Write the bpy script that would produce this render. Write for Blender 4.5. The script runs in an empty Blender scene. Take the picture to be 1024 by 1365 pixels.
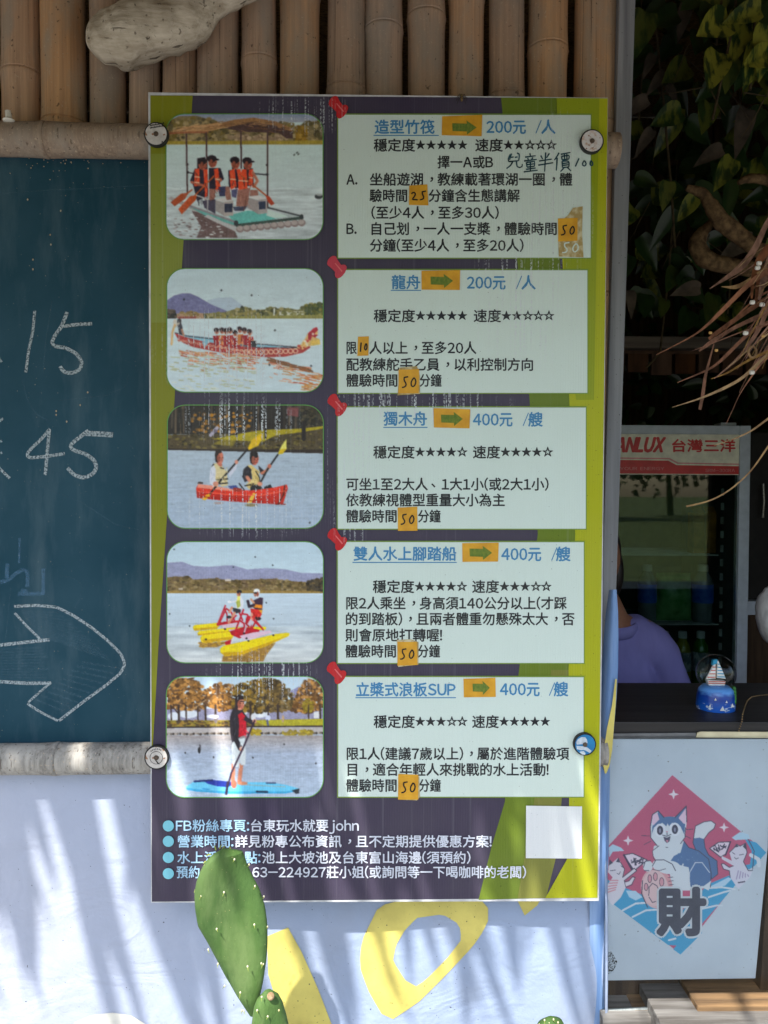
import bpy, bmesh, math, random
import numpy as np
from mathutils import Vector, Matrix, noise as mnoise

SC = bpy.context.scene
COL = SC.collection
R = math.radians
PI = math.pi
random.seed(7)

# ---------------------------------------------------------------- camera, sky, sun, exposure
CAM_LOC = (-0.00968427, -1.60820385, 1.52121394)
CAM_ROT = (1.54604378, -0.00404001, -0.01471559)
cam_d = bpy.data.cameras.new('camera')
cam = bpy.data.objects.new('camera', cam_d)
COL.objects.link(cam)
cam.location = CAM_LOC
cam.rotation_euler = CAM_ROT
cam_d.sensor_fit = 'VERTICAL'
cam_d.sensor_height = 24.0
cam_d.lens = 24.0 * 1024.0 / 1365.0
cam_d.clip_start = 0.02
cam_d.clip_end = 2000
SC.camera = cam

SUN_EL, SUN_AZ = 52.0, 22.0            # azimuth: degrees left of straight in front of the wall
world = bpy.data.worlds.new('World')
SC.world = world
world.use_nodes = True
wn = world.node_tree
sky = wn.nodes.new('ShaderNodeTexSky')
sky.sky_type = 'NISHITA'
sky.sun_disc = False
sky.sun_elevation = R(SUN_EL)
sky.sun_rotation = R(180 + SUN_AZ)
sky.air_density = 1.2
sky.dust_density = 2.0
wn.links.new(sky.outputs[0], wn.nodes['Background'].inputs[0])
wn.nodes['Background'].inputs[1].default_value = 0.13

sun_d = bpy.data.lights.new('sun', 'SUN')
sun = bpy.data.objects.new('sun', sun_d)
COL.objects.link(sun)
sun_d.energy = 3.2
sun_d.angle = R(0.75)
sun_d.color = (1.0, 0.95, 0.87)
_sd = Vector((-math.sin(R(SUN_AZ)) * math.cos(R(SUN_EL)), -math.cos(R(SUN_AZ)) * math.cos(R(SUN_EL)), math.sin(R(SUN_EL))))
sun.rotation_euler = _sd.to_track_quat('Z', 'Y').to_euler()
sun.location = _sd * 20

SC.view_settings.view_transform = 'Standard'
SC.view_settings.look = 'None'
SC.view_settings.gamma = 1.0
SC.view_settings.exposure = 1.22
SC.cycles.max_bounces = 8
SC.cycles.use_denoising = True

# ---------------------------------------------------------------- helpers: survey of the photograph
_M = np.array(cam.rotation_euler.to_matrix())
_C = np.array(CAM_LOC)
def rays(px, py):
    px = np.asarray(px, float); py = np.asarray(py, float)
    d = np.stack([(px - 512) / 1024, -(py - 682.5) / 1024, -np.ones_like(px)], -1)
    return d @ _M.T
def at_np(px, py, Y):
    d = rays(px, py)
    t = (Y - _C[1]) / d[..., 1]
    return _C + d * t[..., None]
def at(px, py, Y):
    return Vector(at_np(float(px), float(py), Y).tolist())
def at_z(px, py, Z):
    d = rays(float(px), float(py)); t = (Z - _C[2]) / d[2]
    return Vector((_C + d * t).tolist())

def S(r, g, b, k=1.0):
    f = lambda c: ((c / 255 + 0.055) / 1.055) ** 2.4 if c > 10.3 else c / 255 / 12.92
    return (f(r) * k, f(g) * k, f(b) * k)

# ---------------------------------------------------------------- helpers: objects
def link(o, parent=None):
    COL.objects.link(o)
    if parent is not None:
        o.parent = parent
    return o
def tag(o, label=None, cat=None, group=None, kind=None):
    if label: o['label'] = label
    if cat: o['category'] = cat
    if group: o['group'] = group
    if kind: o['kind'] = kind
    return o
def thing(name, label, cat, loc=(0, 0, 0), group=None):
    o = bpy.data.objects.new(name, None)
    o.empty_display_size = 0.1
    o.location = loc
    link(o)
    return tag(o, label, cat, group)

class MB:
    """collects shapes in world coordinates, then links them as one mesh object"""
    def __init__(self):
        self.v = []; self.f = []; self.mi = []; self.cur = 0
    def add(self, vs, fs):
        n = len(self.v)
        self.v += [tuple(p) for p in vs]
        self.f += [tuple(i + n for i in f) for f in fs]
        self.mi += [self.cur] * len(fs)
        return self
    def box(self, x0, x1, y0, y1, z0, z1):
        return self.add([(x0, y0, z0), (x1, y0, z0), (x1, y1, z0), (x0, y1, z0), (x0, y0, z1), (x1, y0, z1), (x1, y1, z1), (x0, y1, z1)],
                        [(0, 3, 2, 1), (4, 5, 6, 7), (0, 1, 5, 4), (1, 2, 6, 5), (2, 3, 7, 6), (3, 0, 4, 7)])
    def poly(self, pts):
        return self.add(pts, [tuple(range(len(pts)))])
    def prism(self, front, dvec):
        n = len(front); d = Vector(dvec)
        vs = [Vector(p) for p in front]; vs += [p + d for p in vs]
        fs = [tuple(range(n)), tuple(range(2 * n - 1, n - 1, -1))]
        fs += [(i, i + n, (i + 1) % n + n, (i + 1) % n) for i in range(n)]
        return self.add(vs, fs)
    def tube(self, pts, rad, seg=12, cap=True, sq=(1, 1), up=(0, 0, 1)):
        pts = [Vector(p) for p in pts]
        n = len(pts)
        if not hasattr(rad, '__len__'): rad = [rad] * n
        vs = []; fs = []
        T0 = (pts[1] - pts[0]).normalized()
        u = Vector(up)
        if abs(T0.dot(u)) > 0.95: u = Vector((1, 0, 0))
        A = (u - T0 * u.dot(T0)).normalized()
        for i in range(n):
            T = (pts[min(i + 1, n - 1)] - pts[max(i - 1, 0)]).normalized()
            A = (A - T * A.dot(T)).normalized()
            B = T.cross(A)
            for k in range(seg):
                a = 2 * PI * k / seg
                vs.append(pts[i] + (A * math.cos(a) * sq[0] + B * math.sin(a) * sq[1]) * rad[i])
        for i in range(n - 1):
            for k in range(seg):
                k2 = (k + 1) % seg
                fs.append((i * seg + k, i * seg + k2, (i + 1) * seg + k2, (i + 1) * seg + k))
        if cap:
            fs.append(tuple(range(seg - 1, -1, -1)))
            fs.append(tuple((n - 1) * seg + k for k in range(seg)))
        return self.add(vs, fs)
    def lathe(self, prof, c, axis='Z', seg=24, sx=1, sy=1, cap=True):
        vs = []; fs = []
        for r, h in prof:
            for k in range(seg):
                a = 2 * PI * k / seg
                x, y = r * math.cos(a) * sx, r * math.sin(a) * sy
                if axis == 'Z': vs.append((c[0] + x, c[1] + y, c[2] + h))
                elif axis == 'Y': vs.append((c[0] + x, c[1] + h, c[2] + y))
                else: vs.append((c[0] + h, c[1] + x, c[2] + y))
        n = len(prof)
        for i in range(n - 1):
            for k in range(seg):
                k2 = (k + 1) % seg
                fs.append((i * seg + k, i * seg + k2, (i + 1) * seg + k2, (i + 1) * seg + k))
        if cap and prof[0][0] > 1e-3: fs.append(tuple(range(seg - 1, -1, -1)))
        if cap and prof[-1][0] > 1e-3: fs.append(tuple((n - 1) * seg + k for k in range(seg)))
        return self.add(vs, fs)
    def ball(self, c, rx, ry=None, rz=None, seg=16, ring=10):
        ry = ry or rx; rz = rz or rx
        vs = [(c[0], c[1], c[2] - rz)]; fs = []
        for i in range(1, ring):
            t = PI * i / ring
            for k in range(seg):
                a = 2 * PI * k / seg
                vs.append((c[0] + rx * math.sin(t) * math.cos(a), c[1] + ry * math.sin(t) * math.sin(a), c[2] - rz * math.cos(t)))
        vs.append((c[0], c[1], c[2] + rz))
        for k in range(seg):
            k2 = (k + 1) % seg
            fs.append((0, 1 + k2, 1 + k))
            for i in range(ring - 2):
                fs.append((1 + i * seg + k, 1 + i * seg + k2, 1 + (i + 1) * seg + k2, 1 + (i + 1) * seg + k))
            fs.append((len(vs) - 1, 1 + (ring - 2) * seg + k, 1 + (ring - 2) * seg + k2))
        return self.add(vs, fs)
    def build(self, name, mat, parent=None, smooth=False, fix=True, bevel=0):
        m = bpy.data.meshes.new(name)
        org = Vector((0, 0, 0))
        p = parent
        while p is not None:
            org = org + p.location; p = p.parent
        m.from_pydata([tuple(Vector(v) - org) for v in self.v], [], self.f)
        for q in (mat if isinstance(mat, (list, tuple)) else [mat]): m.materials.append(q)
        m.polygons.foreach_set('material_index', self.mi)
        if fix or bevel:
            bm = bmesh.new(); bm.from_mesh(m)
            if bevel:
                es = [e for e in bm.edges if len(e.link_faces) == 2 and e.calc_face_angle(0) > 0.6]
                bmesh.ops.bevel(bm, geom=es, offset=bevel, segments=2, affect='EDGES', profile=0.6)
            if fix: bmesh.ops.recalc_face_normals(bm, faces=bm.faces)
            bm.to_mesh(m); bm.free()
        if smooth:
            m.polygons.foreach_set('use_smooth', [True] * len(m.polygons))
            try: m.set_sharp_from_angle(angle=R(50))
            except Exception: pass
        m.update()
        o = bpy.data.objects.new(name, m)
        return link(o, parent)

# ---------------------------------------------------------------- helpers: materials
class NT:
    def __init__(self, name):
        self.m = bpy.data.materials.new(name); self.m.use_nodes = True
        self.t = self.m.node_tree; self.n = self.t.nodes
        self.b = self.n['Principled BSDF']; self.out = self.n['Material Output']
    def new(self, t, **kw):
        x = self.n.new(t)
        for k, v in kw.items(): setattr(x, k, v)
        return x
    def l(self, a, b): self.t.links.new(a, b)
    def coord(self, scale=(1, 1, 1), which='Object', loc=(0, 0, 0), rot=(0, 0, 0)):
        tc = self.new('ShaderNodeTexCoord'); mp = self.new('ShaderNodeMapping')
        self.l(tc.outputs[which], mp.inputs[0]); mp.inputs['Scale'].default_value = scale
        mp.inputs['Location'].default_value = loc; mp.inputs['Rotation'].default_value = rot
        return mp.outputs[0]
    def noise(self, vec, scale=1, detail=4, rough=0.55, dist=0):
        x = self.new('ShaderNodeTexNoise')
        self.l(vec, x.inputs['Vector']); x.inputs['Scale'].default_value = scale
        x.inputs['Detail'].default_value = detail; x.inputs['Roughness'].default_value = rough
        x.inputs['Distortion'].default_value = dist
        return x.outputs['Fac']
    def rng(self, v, a, b, c=0.0, d=1.0):
        x = self.new('ShaderNodeMapRange'); self.l(v, x.inputs[0])
        for i, q in zip((1, 2, 3, 4), (a, b, c, d)): x.inputs[i].default_value = q
        return x.outputs[0]
    def math(self, op, a, b=None, clamp=False):
        x = self.new('ShaderNodeMath', operation=op); x.use_clamp = clamp
        for i, q in enumerate((a, b)):
            if q is None: continue
            if isinstance(q, (int, float)): x.inputs[i].default_value = q
            else: self.l(q, x.inputs[i])
        return x.outputs[0]
    def mix(self, fac, a, b, blend='MIX'):
        x = self.new('ShaderNodeMix', data_type='RGBA', blend_type=blend)
        for i, q in ((0, fac), (6, a), (7, b)):
            if isinstance(q, (int, float)): x.inputs[i].default_value = q
            elif isinstance(q, tuple): x.inputs[i].default_value = (*q[:3], 1)
            else: self.l(q, x.inputs[i])
        return x.outputs[2]
    def bump(self, h, strength=0.3, dist=0.01):
        x = self.new('ShaderNodeBump'); self.l(h, x.inputs['Height'])
        x.inputs['Strength'].default_value = strength; x.inputs['Distance'].default_value = dist
        self.l(x.outputs[0], self.b.inputs['Normal'])
    def set(self, col=None, rough=0.6, spec=0.4, metal=0.0):
        if col is not None:
            if isinstance(col, tuple): self.b.inputs['Base Color'].default_value = (*col[:3], 1)
            else: self.l(col, self.b.inputs['Base Color'])
        if isinstance(rough, (int, float)): self.b.inputs['Roughness'].default_value = rough
        else: self.l(rough, self.b.inputs['Roughness'])
        self.b.inputs['Specular IOR Level'].default_value = spec
        self.b.inputs['Metallic'].default_value = metal
        return self.m

def mk(name, col, col2=None, rough=0.6, spec=0.35, scale=(30, 30, 30), detail=5, lo=0.35, hi=0.65, bump=0.0, bdist=0.003,
       specks=None, speck_scale=160, speck_amt=0.7, metal=0, rand=0.0):
    """two-tone noise material with optional dark specks, bump and per-object variation"""
    t = NT(name)
    co = t.coord(scale)
    n = t.noise(co, 1, detail)
    c2 = col2 if col2 else tuple(c * 0.78 for c in col)
    c = t.mix(t.rng(n, lo, hi), c2, col)
    if specks:
        s = t.noise(t.coord((1, 1, 1), loc=(3.1, 1.7, 0.3)), speck_scale, 1, 0.3)
        c = t.mix(t.rng(s, speck_amt, speck_amt + 0.03), c, specks)
    if rand:
        oi = t.new('ShaderNodeObjectInfo')
        hs = t.new('ShaderNodeHueSaturation')
        t.l(t.rng(oi.outputs['Random'], 0, 1, 1 - rand, 1 + rand), hs.inputs['Value'])
        t.l(t.rng(oi.outputs['Random'], 0, 1, 1.15, 0.8), hs.inputs['Saturation'])
        t.l(c, hs.inputs['Color']); c = hs.outputs[0]
    if bump: t.bump(n, bump, bdist)
    return t.set(c, rough, spec, metal)

BX, BY0, BZ = 0.0, -0.085, 1.5            # board centre and front plane
def blob_mask(t, vec, blobs):
    """sum of soft ellipses on the board face; blobs = (px, py, rx, rz in metres)"""
    tot = None
    for px, py, rx, rz in blobs:
        p = at(px, py, BY0)
        mp = t.new('ShaderNodeMapping'); t.l(vec, mp.inputs[0])
        mp.inputs['Scale'].default_value = (1 / rx, 0, 1 / rz)
        mp.inputs['Location'].default_value = (-(p.x - BX) / rx, 0, -(p.z - 0.7) / rz)
        ln = t.new('ShaderNodeVectorMath', operation='LENGTH'); t.l(mp.outputs[0], ln.inputs[0])
        r = t.rng(ln.outputs['Value'], 1.0, 0.3)
        tot = r if tot is None else t.math('MAXIMUM', tot, r)
    return tot
def printmat(name, col, attr=None, streak=1.0, rough=0.34):
    """weathered print on corrugated plastic sheet: reflection streaks painted into the colour, dirt specks, fine flutes"""
    t = NT(name)
    tc = t.new('ShaderNodeTexCoord')
    ob = tc.outputs['Object']
    if attr:
        a = t.new('ShaderNodeAttribute', attribute_name=attr); c = a.outputs['Color']
    else:
        c = t.mix(0.0, tuple(col), (0, 0, 0))
    low = t.noise(t.coord((5, 1, 4)), 1, 4)
    c = t.mix(t.rng(low, 0.3, 0.7, 0.0, 0.06), c, S(170, 172, 150), 'MIX')
    st = t.rng(t.noise(t.coord((190, 1, 2.5)), 1, 3), 0.53, 0.61)
    br = t.rng(t.noise(t.coord((230, 1, 210)), 1, 2), 0.45, 0.54)
    m = blob_mask(t, ob, [(405, 150, .10, .05), (735, 290, .10, .12), (700, 400, .13, .16), (300, 470, .15, .10), (320, 560, .13, .055),
                          (330, 680, .17, .06), (560, 540, .2, .05), (745, 205, .06, .09), (470, 620, .06, .2), (350, 900, .12, .06)])
    f = t.math('MULTIPLY', t.math('MULTIPLY', st, br), m)
    f = t.math('MULTIPLY', f, 0.9 * streak, clamp=True)
    c = t.mix(f, c, S(214, 220, 224))  # glossy sky glints painted as pale streaks in the print colour
    faint = t.math('MULTIPLY', t.rng(t.noise(t.coord((120, 1, 1.2)), 1, 2), 0.6, 0.75), 0.06 * streak)
    c = t.mix(faint, c, S(215, 220, 222))
    sp = t.rng(t.noise(t.coord((1, 1, 1), loc=(2, 0, 5)), 330, 1, 0.3), 0.775, 0.80, 0, 0.7)
    c = t.mix(sp, c, S(40, 38, 30))
    g = t.noise(t.coord((700, 1, 700)), 1, 1)
    c = t.mix(t.rng(g, 0.3, 0.7, 0.0, 0.08), c, S(30, 30, 30))
    wv = t.new('ShaderNodeTexWave', wave_type='BANDS', bands_direction='X')
    t.l(ob, wv.inputs['Vector']); wv.inputs['Scale'].default_value = 62
    wv.inputs['Distortion'].default_value = 0.4
    h = t.math('ADD', t.math('MULTIPLY', wv.outputs['Fac'], 0.35), t.math('MULTIPLY', f, 1.6))
    h = t.math('ADD', h, t.math('MULTIPLY', t.noise(t.coord((9, 1, 9)), 1, 2), 1.2))
    t.bump(h, 0.35, 0.0012)
    return t.set(c, rough, 0.22)

# ---------------------------------------------------------------- helpers: lettering (one glyph mesh per character, composed by hand)
GL = {}
def _fw(ch):
    return chr(ord(ch) + 0xFEE0) if 33 <= ord(ch) <= 126 else ch
def load_glyphs(chars, off):
    todo = [c for c in sorted(set(chars)) if (c, off) not in GL and c != ' ']
    obs = []
    for c in todo:
        cu = bpy.data.curves.new('glyph', 'FONT'); cu.body = _fw(c); cu.size = 1; cu.offset = off; cu.resolution_u = 2
        o = bpy.data.objects.new('glyph', cu); COL.objects.link(o); obs.append(o)
    bpy.context.view_layer.update()
    dg = bpy.context.evaluated_depsgraph_get()
    for c, o in zip(todo, obs):
        m = bpy.data.meshes.new_from_object(o.evaluated_get(dg))
        vs = np.array([v.co[:2] for v in m.vertices]) if len(m.vertices) else np.zeros((0, 2))
        fs = [tuple(p.vertices) for p in m.polygons]
        adv = 1.0
        if ord(c) < 127:
            x0, x1 = vs[:, 0].min(), vs[:, 0].max()
            pad = 0.045
            vs[:, 0] += pad - x0; adv = x1 - x0 + 2 * pad
        elif c in '★☆':
            vs = (vs - [0.5, 0.38]) * 0.80 + [0.375, 0.40]; adv = 0.75
        elif c in '，、':
            vs = vs + ([0.36, 0.30] if c == '，' else [0.2, 0.2])
        elif c == '●':
            pass
        GL[(c, off)] = (vs, fs, adv)
        bpy.data.meshes.remove(m)
    for o in obs:
        cu = o.data; bpy.data.objects.remove(o); bpy.data.curves.remove(cu)
def text_into(mb, s, x0, x1, yc, size, Y, off=0.0, shear=0.0, rot=0.0, bold=0.02):
    """lay the string between pixel columns x0 and x1 on the plane y = Y (real size and place on the board)"""
    load_glyphs(s, off)
    u = 0; items = []
    for c in s:
        if c == ' ':
            u += 0.4; continue
        vs, fs, adv = GL[(c, off)]
        items.append((vs, fs, u)); u += adv
    sx = (x1 - x0) / u
    for vs, fs, du in items:
        X = x0 + (vs[:, 0] + du) * sx + shear * (vs[:, 1] - 0.38) * size
        Yp = yc - (vs[:, 1] - 0.38) * size + rot * (X - x0)
        q_ = 12 if bold > 0.04 else 4
        for k, (bx, by) in enumerate(([(0, 0)] + [(bold * math.cos(2 * PI * i / q_), bold * math.sin(2 * PI * i / q_)) for i in range(q_)])[:q_ + 1 if bold else 1]):
            P = at_np(X + bx * size, Yp + by * size, Y - k * 0.00003)
            mb.add([tuple(p) for p in P], fs)
    return mb
def ribbon_px(mb, pts, w, Y, taper=0.0):
    """a drawn stroke of pixel width w on the plane y = Y"""
    p = np.array(pts, float)
    # smooth resample
    seg = np.r_[0, np.cumsum(np.hypot(*np.diff(p, axis=0).T))]
    n = max(2, int(seg[-1] / 3) + 1)
    s = np.linspace(0, seg[-1], n)
    q = np.stack([np.interp(s, seg, p[:, 0]), np.interp(s, seg, p[:, 1])], 1)
    if n > 6:
        for _ in range(2):
            q[1:-1] = (q[:-2] + 2 * q[1:-1] + q[2:]) / 4
    d = np.gradient(q, axis=0); d /= (np.hypot(d[:, 0], d[:, 1])[:, None] + 1e-9)
    nn = np.stack([-d[:, 1], d[:, 0]], 1)
    ww = w * (1 - taper * np.linspace(0, 1, n)) / 2
    a = q + nn * ww[:, None]; b = q - nn * ww[:, None]
    P = at_np(np.r_[a[:, 0], b[:, 0]], np.r_[a[:, 1], b[:, 1]], Y)
    return mb.add([tuple(v) for v in P], [(i, i + 1, n + i + 1, n + i) for i in range(n - 1)])
def flat_px(pts, Y):
    return MB().poly([at(x, y, Y) for x, y in pts])

# ---------------------------------------------------------------- helpers: a small painter for printed pictures (fills a colour grid from shapes)
RNG = np.random.default_rng(11)
def vnoise(h, w, gy, gx, octv=3):
    out = np.zeros((h, w)); amp = 1; tot = 0
    for o in range(octv):
        ny, nx = max(2, int(gy * 2 ** o)), max(2, int(gx * 2 ** o))
        g = RNG.random((ny + 1, nx + 1))
        y = np.linspace(0, ny - 1e-6, h); x = np.linspace(0, nx - 1e-6, w)
        yi, xi = y.astype(int), x.astype(int); fy, fx = y - yi, x - xi
        fy = fy * fy * (3 - 2 * fy); fx = fx * fx * (3 - 2 * fx)
        a = g[yi][:, xi] * (1 - fx) + g[yi][:, xi + 1] * fx
        b = g[yi + 1][:, xi] * (1 - fx) + g[yi + 1][:, xi + 1] * fx
        out += amp * (a * (1 - fy[:, None]) + b * fy[:, None]); tot += amp; amp *= 0.55
    return out / tot
class Pic:
    def __init__(self, x0, y0, x1, y1, w, h, col):
        self.x0, self.y0, self.x1, self.y1 = x0, y0, x1, y1
        self.w, self.h = w * 2, h * 2
        self.a = np.ones((self.h, self.w, 3)) * np.array(col, float)
        self.k = np.zeros((self.h, self.w))
        self.X, self.Y = np.meshgrid(x0 + (np.arange(self.w) + .5) / self.w * (x1 - x0), y0 + (np.arange(self.h) + .5) / self.h * (y1 - y0))
    def _box(self, xa, ya, xb, yb):
        i0 = max(0, int((xa - self.x0) / (self.x1 - self.x0) * self.w) - 1); i1 = min(self.w, int((xb - self.x0) / (self.x1 - self.x0) * self.w) + 2)
        j0 = max(0, int((ya - self.y0) / (self.y1 - self.y0) * self.h) - 1); j1 = min(self.h, int((yb - self.y0) / (self.y1 - self.y0) * self.h) + 2)
        return slice(j0, max(j0, j1)), slice(i0, max(i0, i1))
    def _mask(self, pts):
        p = np.array(pts, float)
        sl = self._box(p[:, 0].min(), p[:, 1].min(), p[:, 0].max(), p[:, 1].max())
        X, Y = self.X[sl], self.Y[sl]
        m = np.zeros(X.shape, bool)
        for (xa, ya), (xb, yb) in zip(p, np.roll(p, -1, 0)):
            if ya == yb: continue
            m ^= ((Y < ya) != (Y < yb)) & (X < (xb - xa) * (Y - ya) / (yb - ya) + xa)
        return sl, m
    def fill(self, sl, m, col, vary=0):
        if not m.size: return
        c = np.array(col, float)
        if vary:
            n = RNG.normal(0, vary, m.shape)[..., None]
            self.a[sl][m] = (c + n)[m]
        else:
            self.a[sl][m] = c
        self.k[sl][m] = 1
    def poly(self, pts, col, vary=0):
        sl, m = self._mask(pts); self.fill(sl, m, col, vary); return self
    def ell(self, cx, cy, rx, ry, col, vary=0, rot=0):
        r = max(rx, ry); sl = self._box(cx - r, cy - r, cx + r, cy + r)
        dx, dy = self.X[sl] - cx, self.Y[sl] - cy
        c, s = math.cos(R(rot)), math.sin(R(rot))
        u, v = dx * c + dy * s, -dx * s + dy * c
        self.fill(sl, (u / rx) ** 2 + (v / ry) ** 2 < 1, col, vary); return self
    def line(self, pts, w, col):
        p = np.array(pts, float)
        for (xa, ya), (xb, yb) in zip(p[:-1], p[1:]):
            sl = self._box(min(xa, xb) - w, min(ya, yb) - w, max(xa, xb) + w, max(ya, yb) + w)
            X, Y = self.X[sl], self.Y[sl]
            L = (xb - xa) ** 2 + (yb - ya) ** 2 + 1e-9
            t = np.clip(((X - xa) * (xb - xa) + (Y - ya) * (yb - ya)) / L, 0, 1)
            self.fill(sl, np.hypot(X - xa - t * (xb - xa), Y - ya - t * (yb - ya)) < w / 2, col)
        return self
    def blobs(self, pts, cols, n, r, flat=0.8):
        """leafy mottling inside an outline"""
        p = np.array(pts, float); (xa, ya), (xb, yb) = p.min(0), p.max(0)
        sl, m = self._mask(pts)
        full = np.zeros((self.h, self.w), bool); full[sl] = m
        for _ in range(n):
            x, y = RNG.uniform(xa, xb), RNG.uniform(ya, yb)
            i = int((x - self.x0) / (self.x1 - self.x0) * self.w); j = int((y - self.y0) / (self.y1 - self.y0) * self.h)
            if 0 <= i < self.w and 0 <= j < self.h and full[j, i]:
                c = np.array(cols[RNG.integers(len(cols))], float) + RNG.normal(0, 8)
                q = r * RNG.uniform(0.5, 1.3)
                self.ell(x, y, q, q * flat, c)
        return self
    def ripple(self, ya, yb, amp, gy, gx, tint=(1, 1, 1)):
        sl = self._box(self.x0, ya, self.x1, yb)
        n = vnoise(*self.a[sl].shape[:2], gy, gx, 3) - 0.5
        self.a[sl] += n[..., None] * amp * 2 * np.array(tint)
        return self
    def grad(self, ya, yb, ca, cb):
        sl = self._box(self.x0, ya, self.x1, yb)
        t = np.clip((self.Y[sl] - ya) / (yb - ya), 0, 1)[..., None]
        self.a[sl] = np.array(ca, float) * (1 - t) + np.array(cb, float) * t
        return self
    def finish(self):
        """camera-like texture: uneven tone, fine grain, stronger contrast"""
        n = vnoise(self.h, self.w, 26, 34, 3) - 0.5; m = vnoise(self.h, self.w, 90, 110, 2) - 0.5
        dk = np.clip((215 - self.a.mean(-1)) / 110, 0.12, 1)
        self.a *= (1 + (0.16 * n + 0.30 * m) * dk)[..., None]
        b = self.a.copy()
        for _ in range(2): b[1:-1, 1:-1] = (b[:-2, 1:-1] + b[2:, 1:-1] + b[1:-1, :-2] + b[1:-1, 2:]) / 4
        self.a += 0.55 * (self.a - b)
        g = self.a.mean(-1, keepdims=True)
        self.a = g + (self.a - g) * 1.16
        self.a = (self.a - 128) * 1.12 + 137
        return self
    def face(self, x, y, r, side=1, c=(60, 38, 36)):
        self.ell(x - side * r * .45, y + r * .1, r * .45, r * 1.0, (146, 88, 74))
        for k in (-.1, .65): self.ell(x + side * r * k, y - r * .12, r * .17, r * .11, c)
        self.line([(x + side * r * .3, y), (x + side * r * .42, y + r * .3)], r * .12, (138, 80, 66)); self.line([(x, y + r * .62), (x + side * r * .55, y + r * .60)], r * .15, (140, 60, 58))
        return self
    def folds(self, pts, cols, n, L):
        p = np.array(pts, float); (xa, ya), (xb, yb) = p.min(0), p.max(0)
        for i in range(n):
            x, y = RNG.uniform(xa, xb), RNG.uniform(ya, yb)
            self.line([(x, y), (x + RNG.uniform(-.4, .4) * L, y + RNG.uniform(.3, 1) * L)], RNG.uniform(3, 6), cols[i % len(cols)])
        return self
    def down(self):
        f = lambda z: z.reshape(self.h // 2, 2, self.w // 2, 2, -1).mean((1, 3))
        return f(self.a), f(self.k[..., None])[..., 0]

def picture_mesh(name, pic, to_px, Y, mat, parent, org, radius=0.0, masked=False, blur=2):
    """the painted grid as a flat mesh with one colour per vertex; rounded corners follow the print"""
    a, k = pic.down()
    for _ in range(blur):
        b = a.copy(); b[1:-1, 1:-1] = (a[:-2, 1:-1] + a[2:, 1:-1] + a[1:-1, :-2] + a[1:-1, 2:] + 4 * a[1:-1, 1:-1]) / 8
        a = b
    h, w = a.shape[:2]
    t = np.linspace(0, 1, h); u = np.linspace(0, 1, w)
    yy = pic.y0 + t * (pic.y1 - pic.y0)
    d = np.minimum(yy - pic.y0, pic.y1 - yy)
    ins = np.where(d < radius, radius - np.sqrt(np.maximum(0, radius ** 2 - (radius - d) ** 2)), 0) if radius else np.zeros(h)
    xx = (pic.x0 + ins)[:, None] + u[None, :] * (pic.x1 - pic.x0 - 2 * ins)[:, None]
    si = np.clip((xx - pic.x0) / (pic.x1 - pic.x0) * (w - 1), 0, w - 1)
    i0 = np.floor(si).astype(int); i1 = np.minimum(i0 + 1, w - 1); fr = (si - i0)[..., None]
    rows = np.arange(h)[:, None]
    c = a[rows, i0] * (1 - fr) + a[rows, i1] * fr
    c = np.clip(c, 0, 255) / 255
    lin = np.where(c > 0.04045, ((c + 0.055) / 1.055) ** 2.4, c / 12.92)
    PX, PY = to_px(xx, np.repeat(yy[:, None], w, 1))
    P = at_np(PX, PY, Y).reshape(-1, 3) - np.array(org)
    idx = np.arange(h * w).reshape(h, w)
    q = np.stack([idx[:-1, :-1], idx[1:, :-1], idx[1:, 1:], idx[:-1, 1:]], -1)
    if masked:
        keep = (k[:-1, :-1] + k[1:, :-1] + k[1:, 1:] + k[:-1, 1:]) > 1.6
        q = q[keep]
    q = q.reshape(-1, 4)
    m = bpy.data.meshes.new(name)
    m.vertices.add(len(P)); m.vertices.foreach_set('co', P.ravel())
    m.loops.add(q.size); m.loops.foreach_set('vertex_index', q.ravel().astype(np.int32))
    m.polygons.add(len(q)); m.polygons.foreach_set('loop_start', (np.arange(len(q)) * 4).astype(np.int32))
    m.update(calc_edges=True)
    at_ = m.attributes.new('paint', 'FLOAT_COLOR', 'POINT')
    at_.data.foreach_set('color', np.concatenate([lin.reshape(-1, 3), np.ones((h * w, 1))], 1).ravel().astype(np.float32))
    m.materials.append(mat)
    o = bpy.data.objects.new(name, m)
    return link(o, parent)

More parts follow.
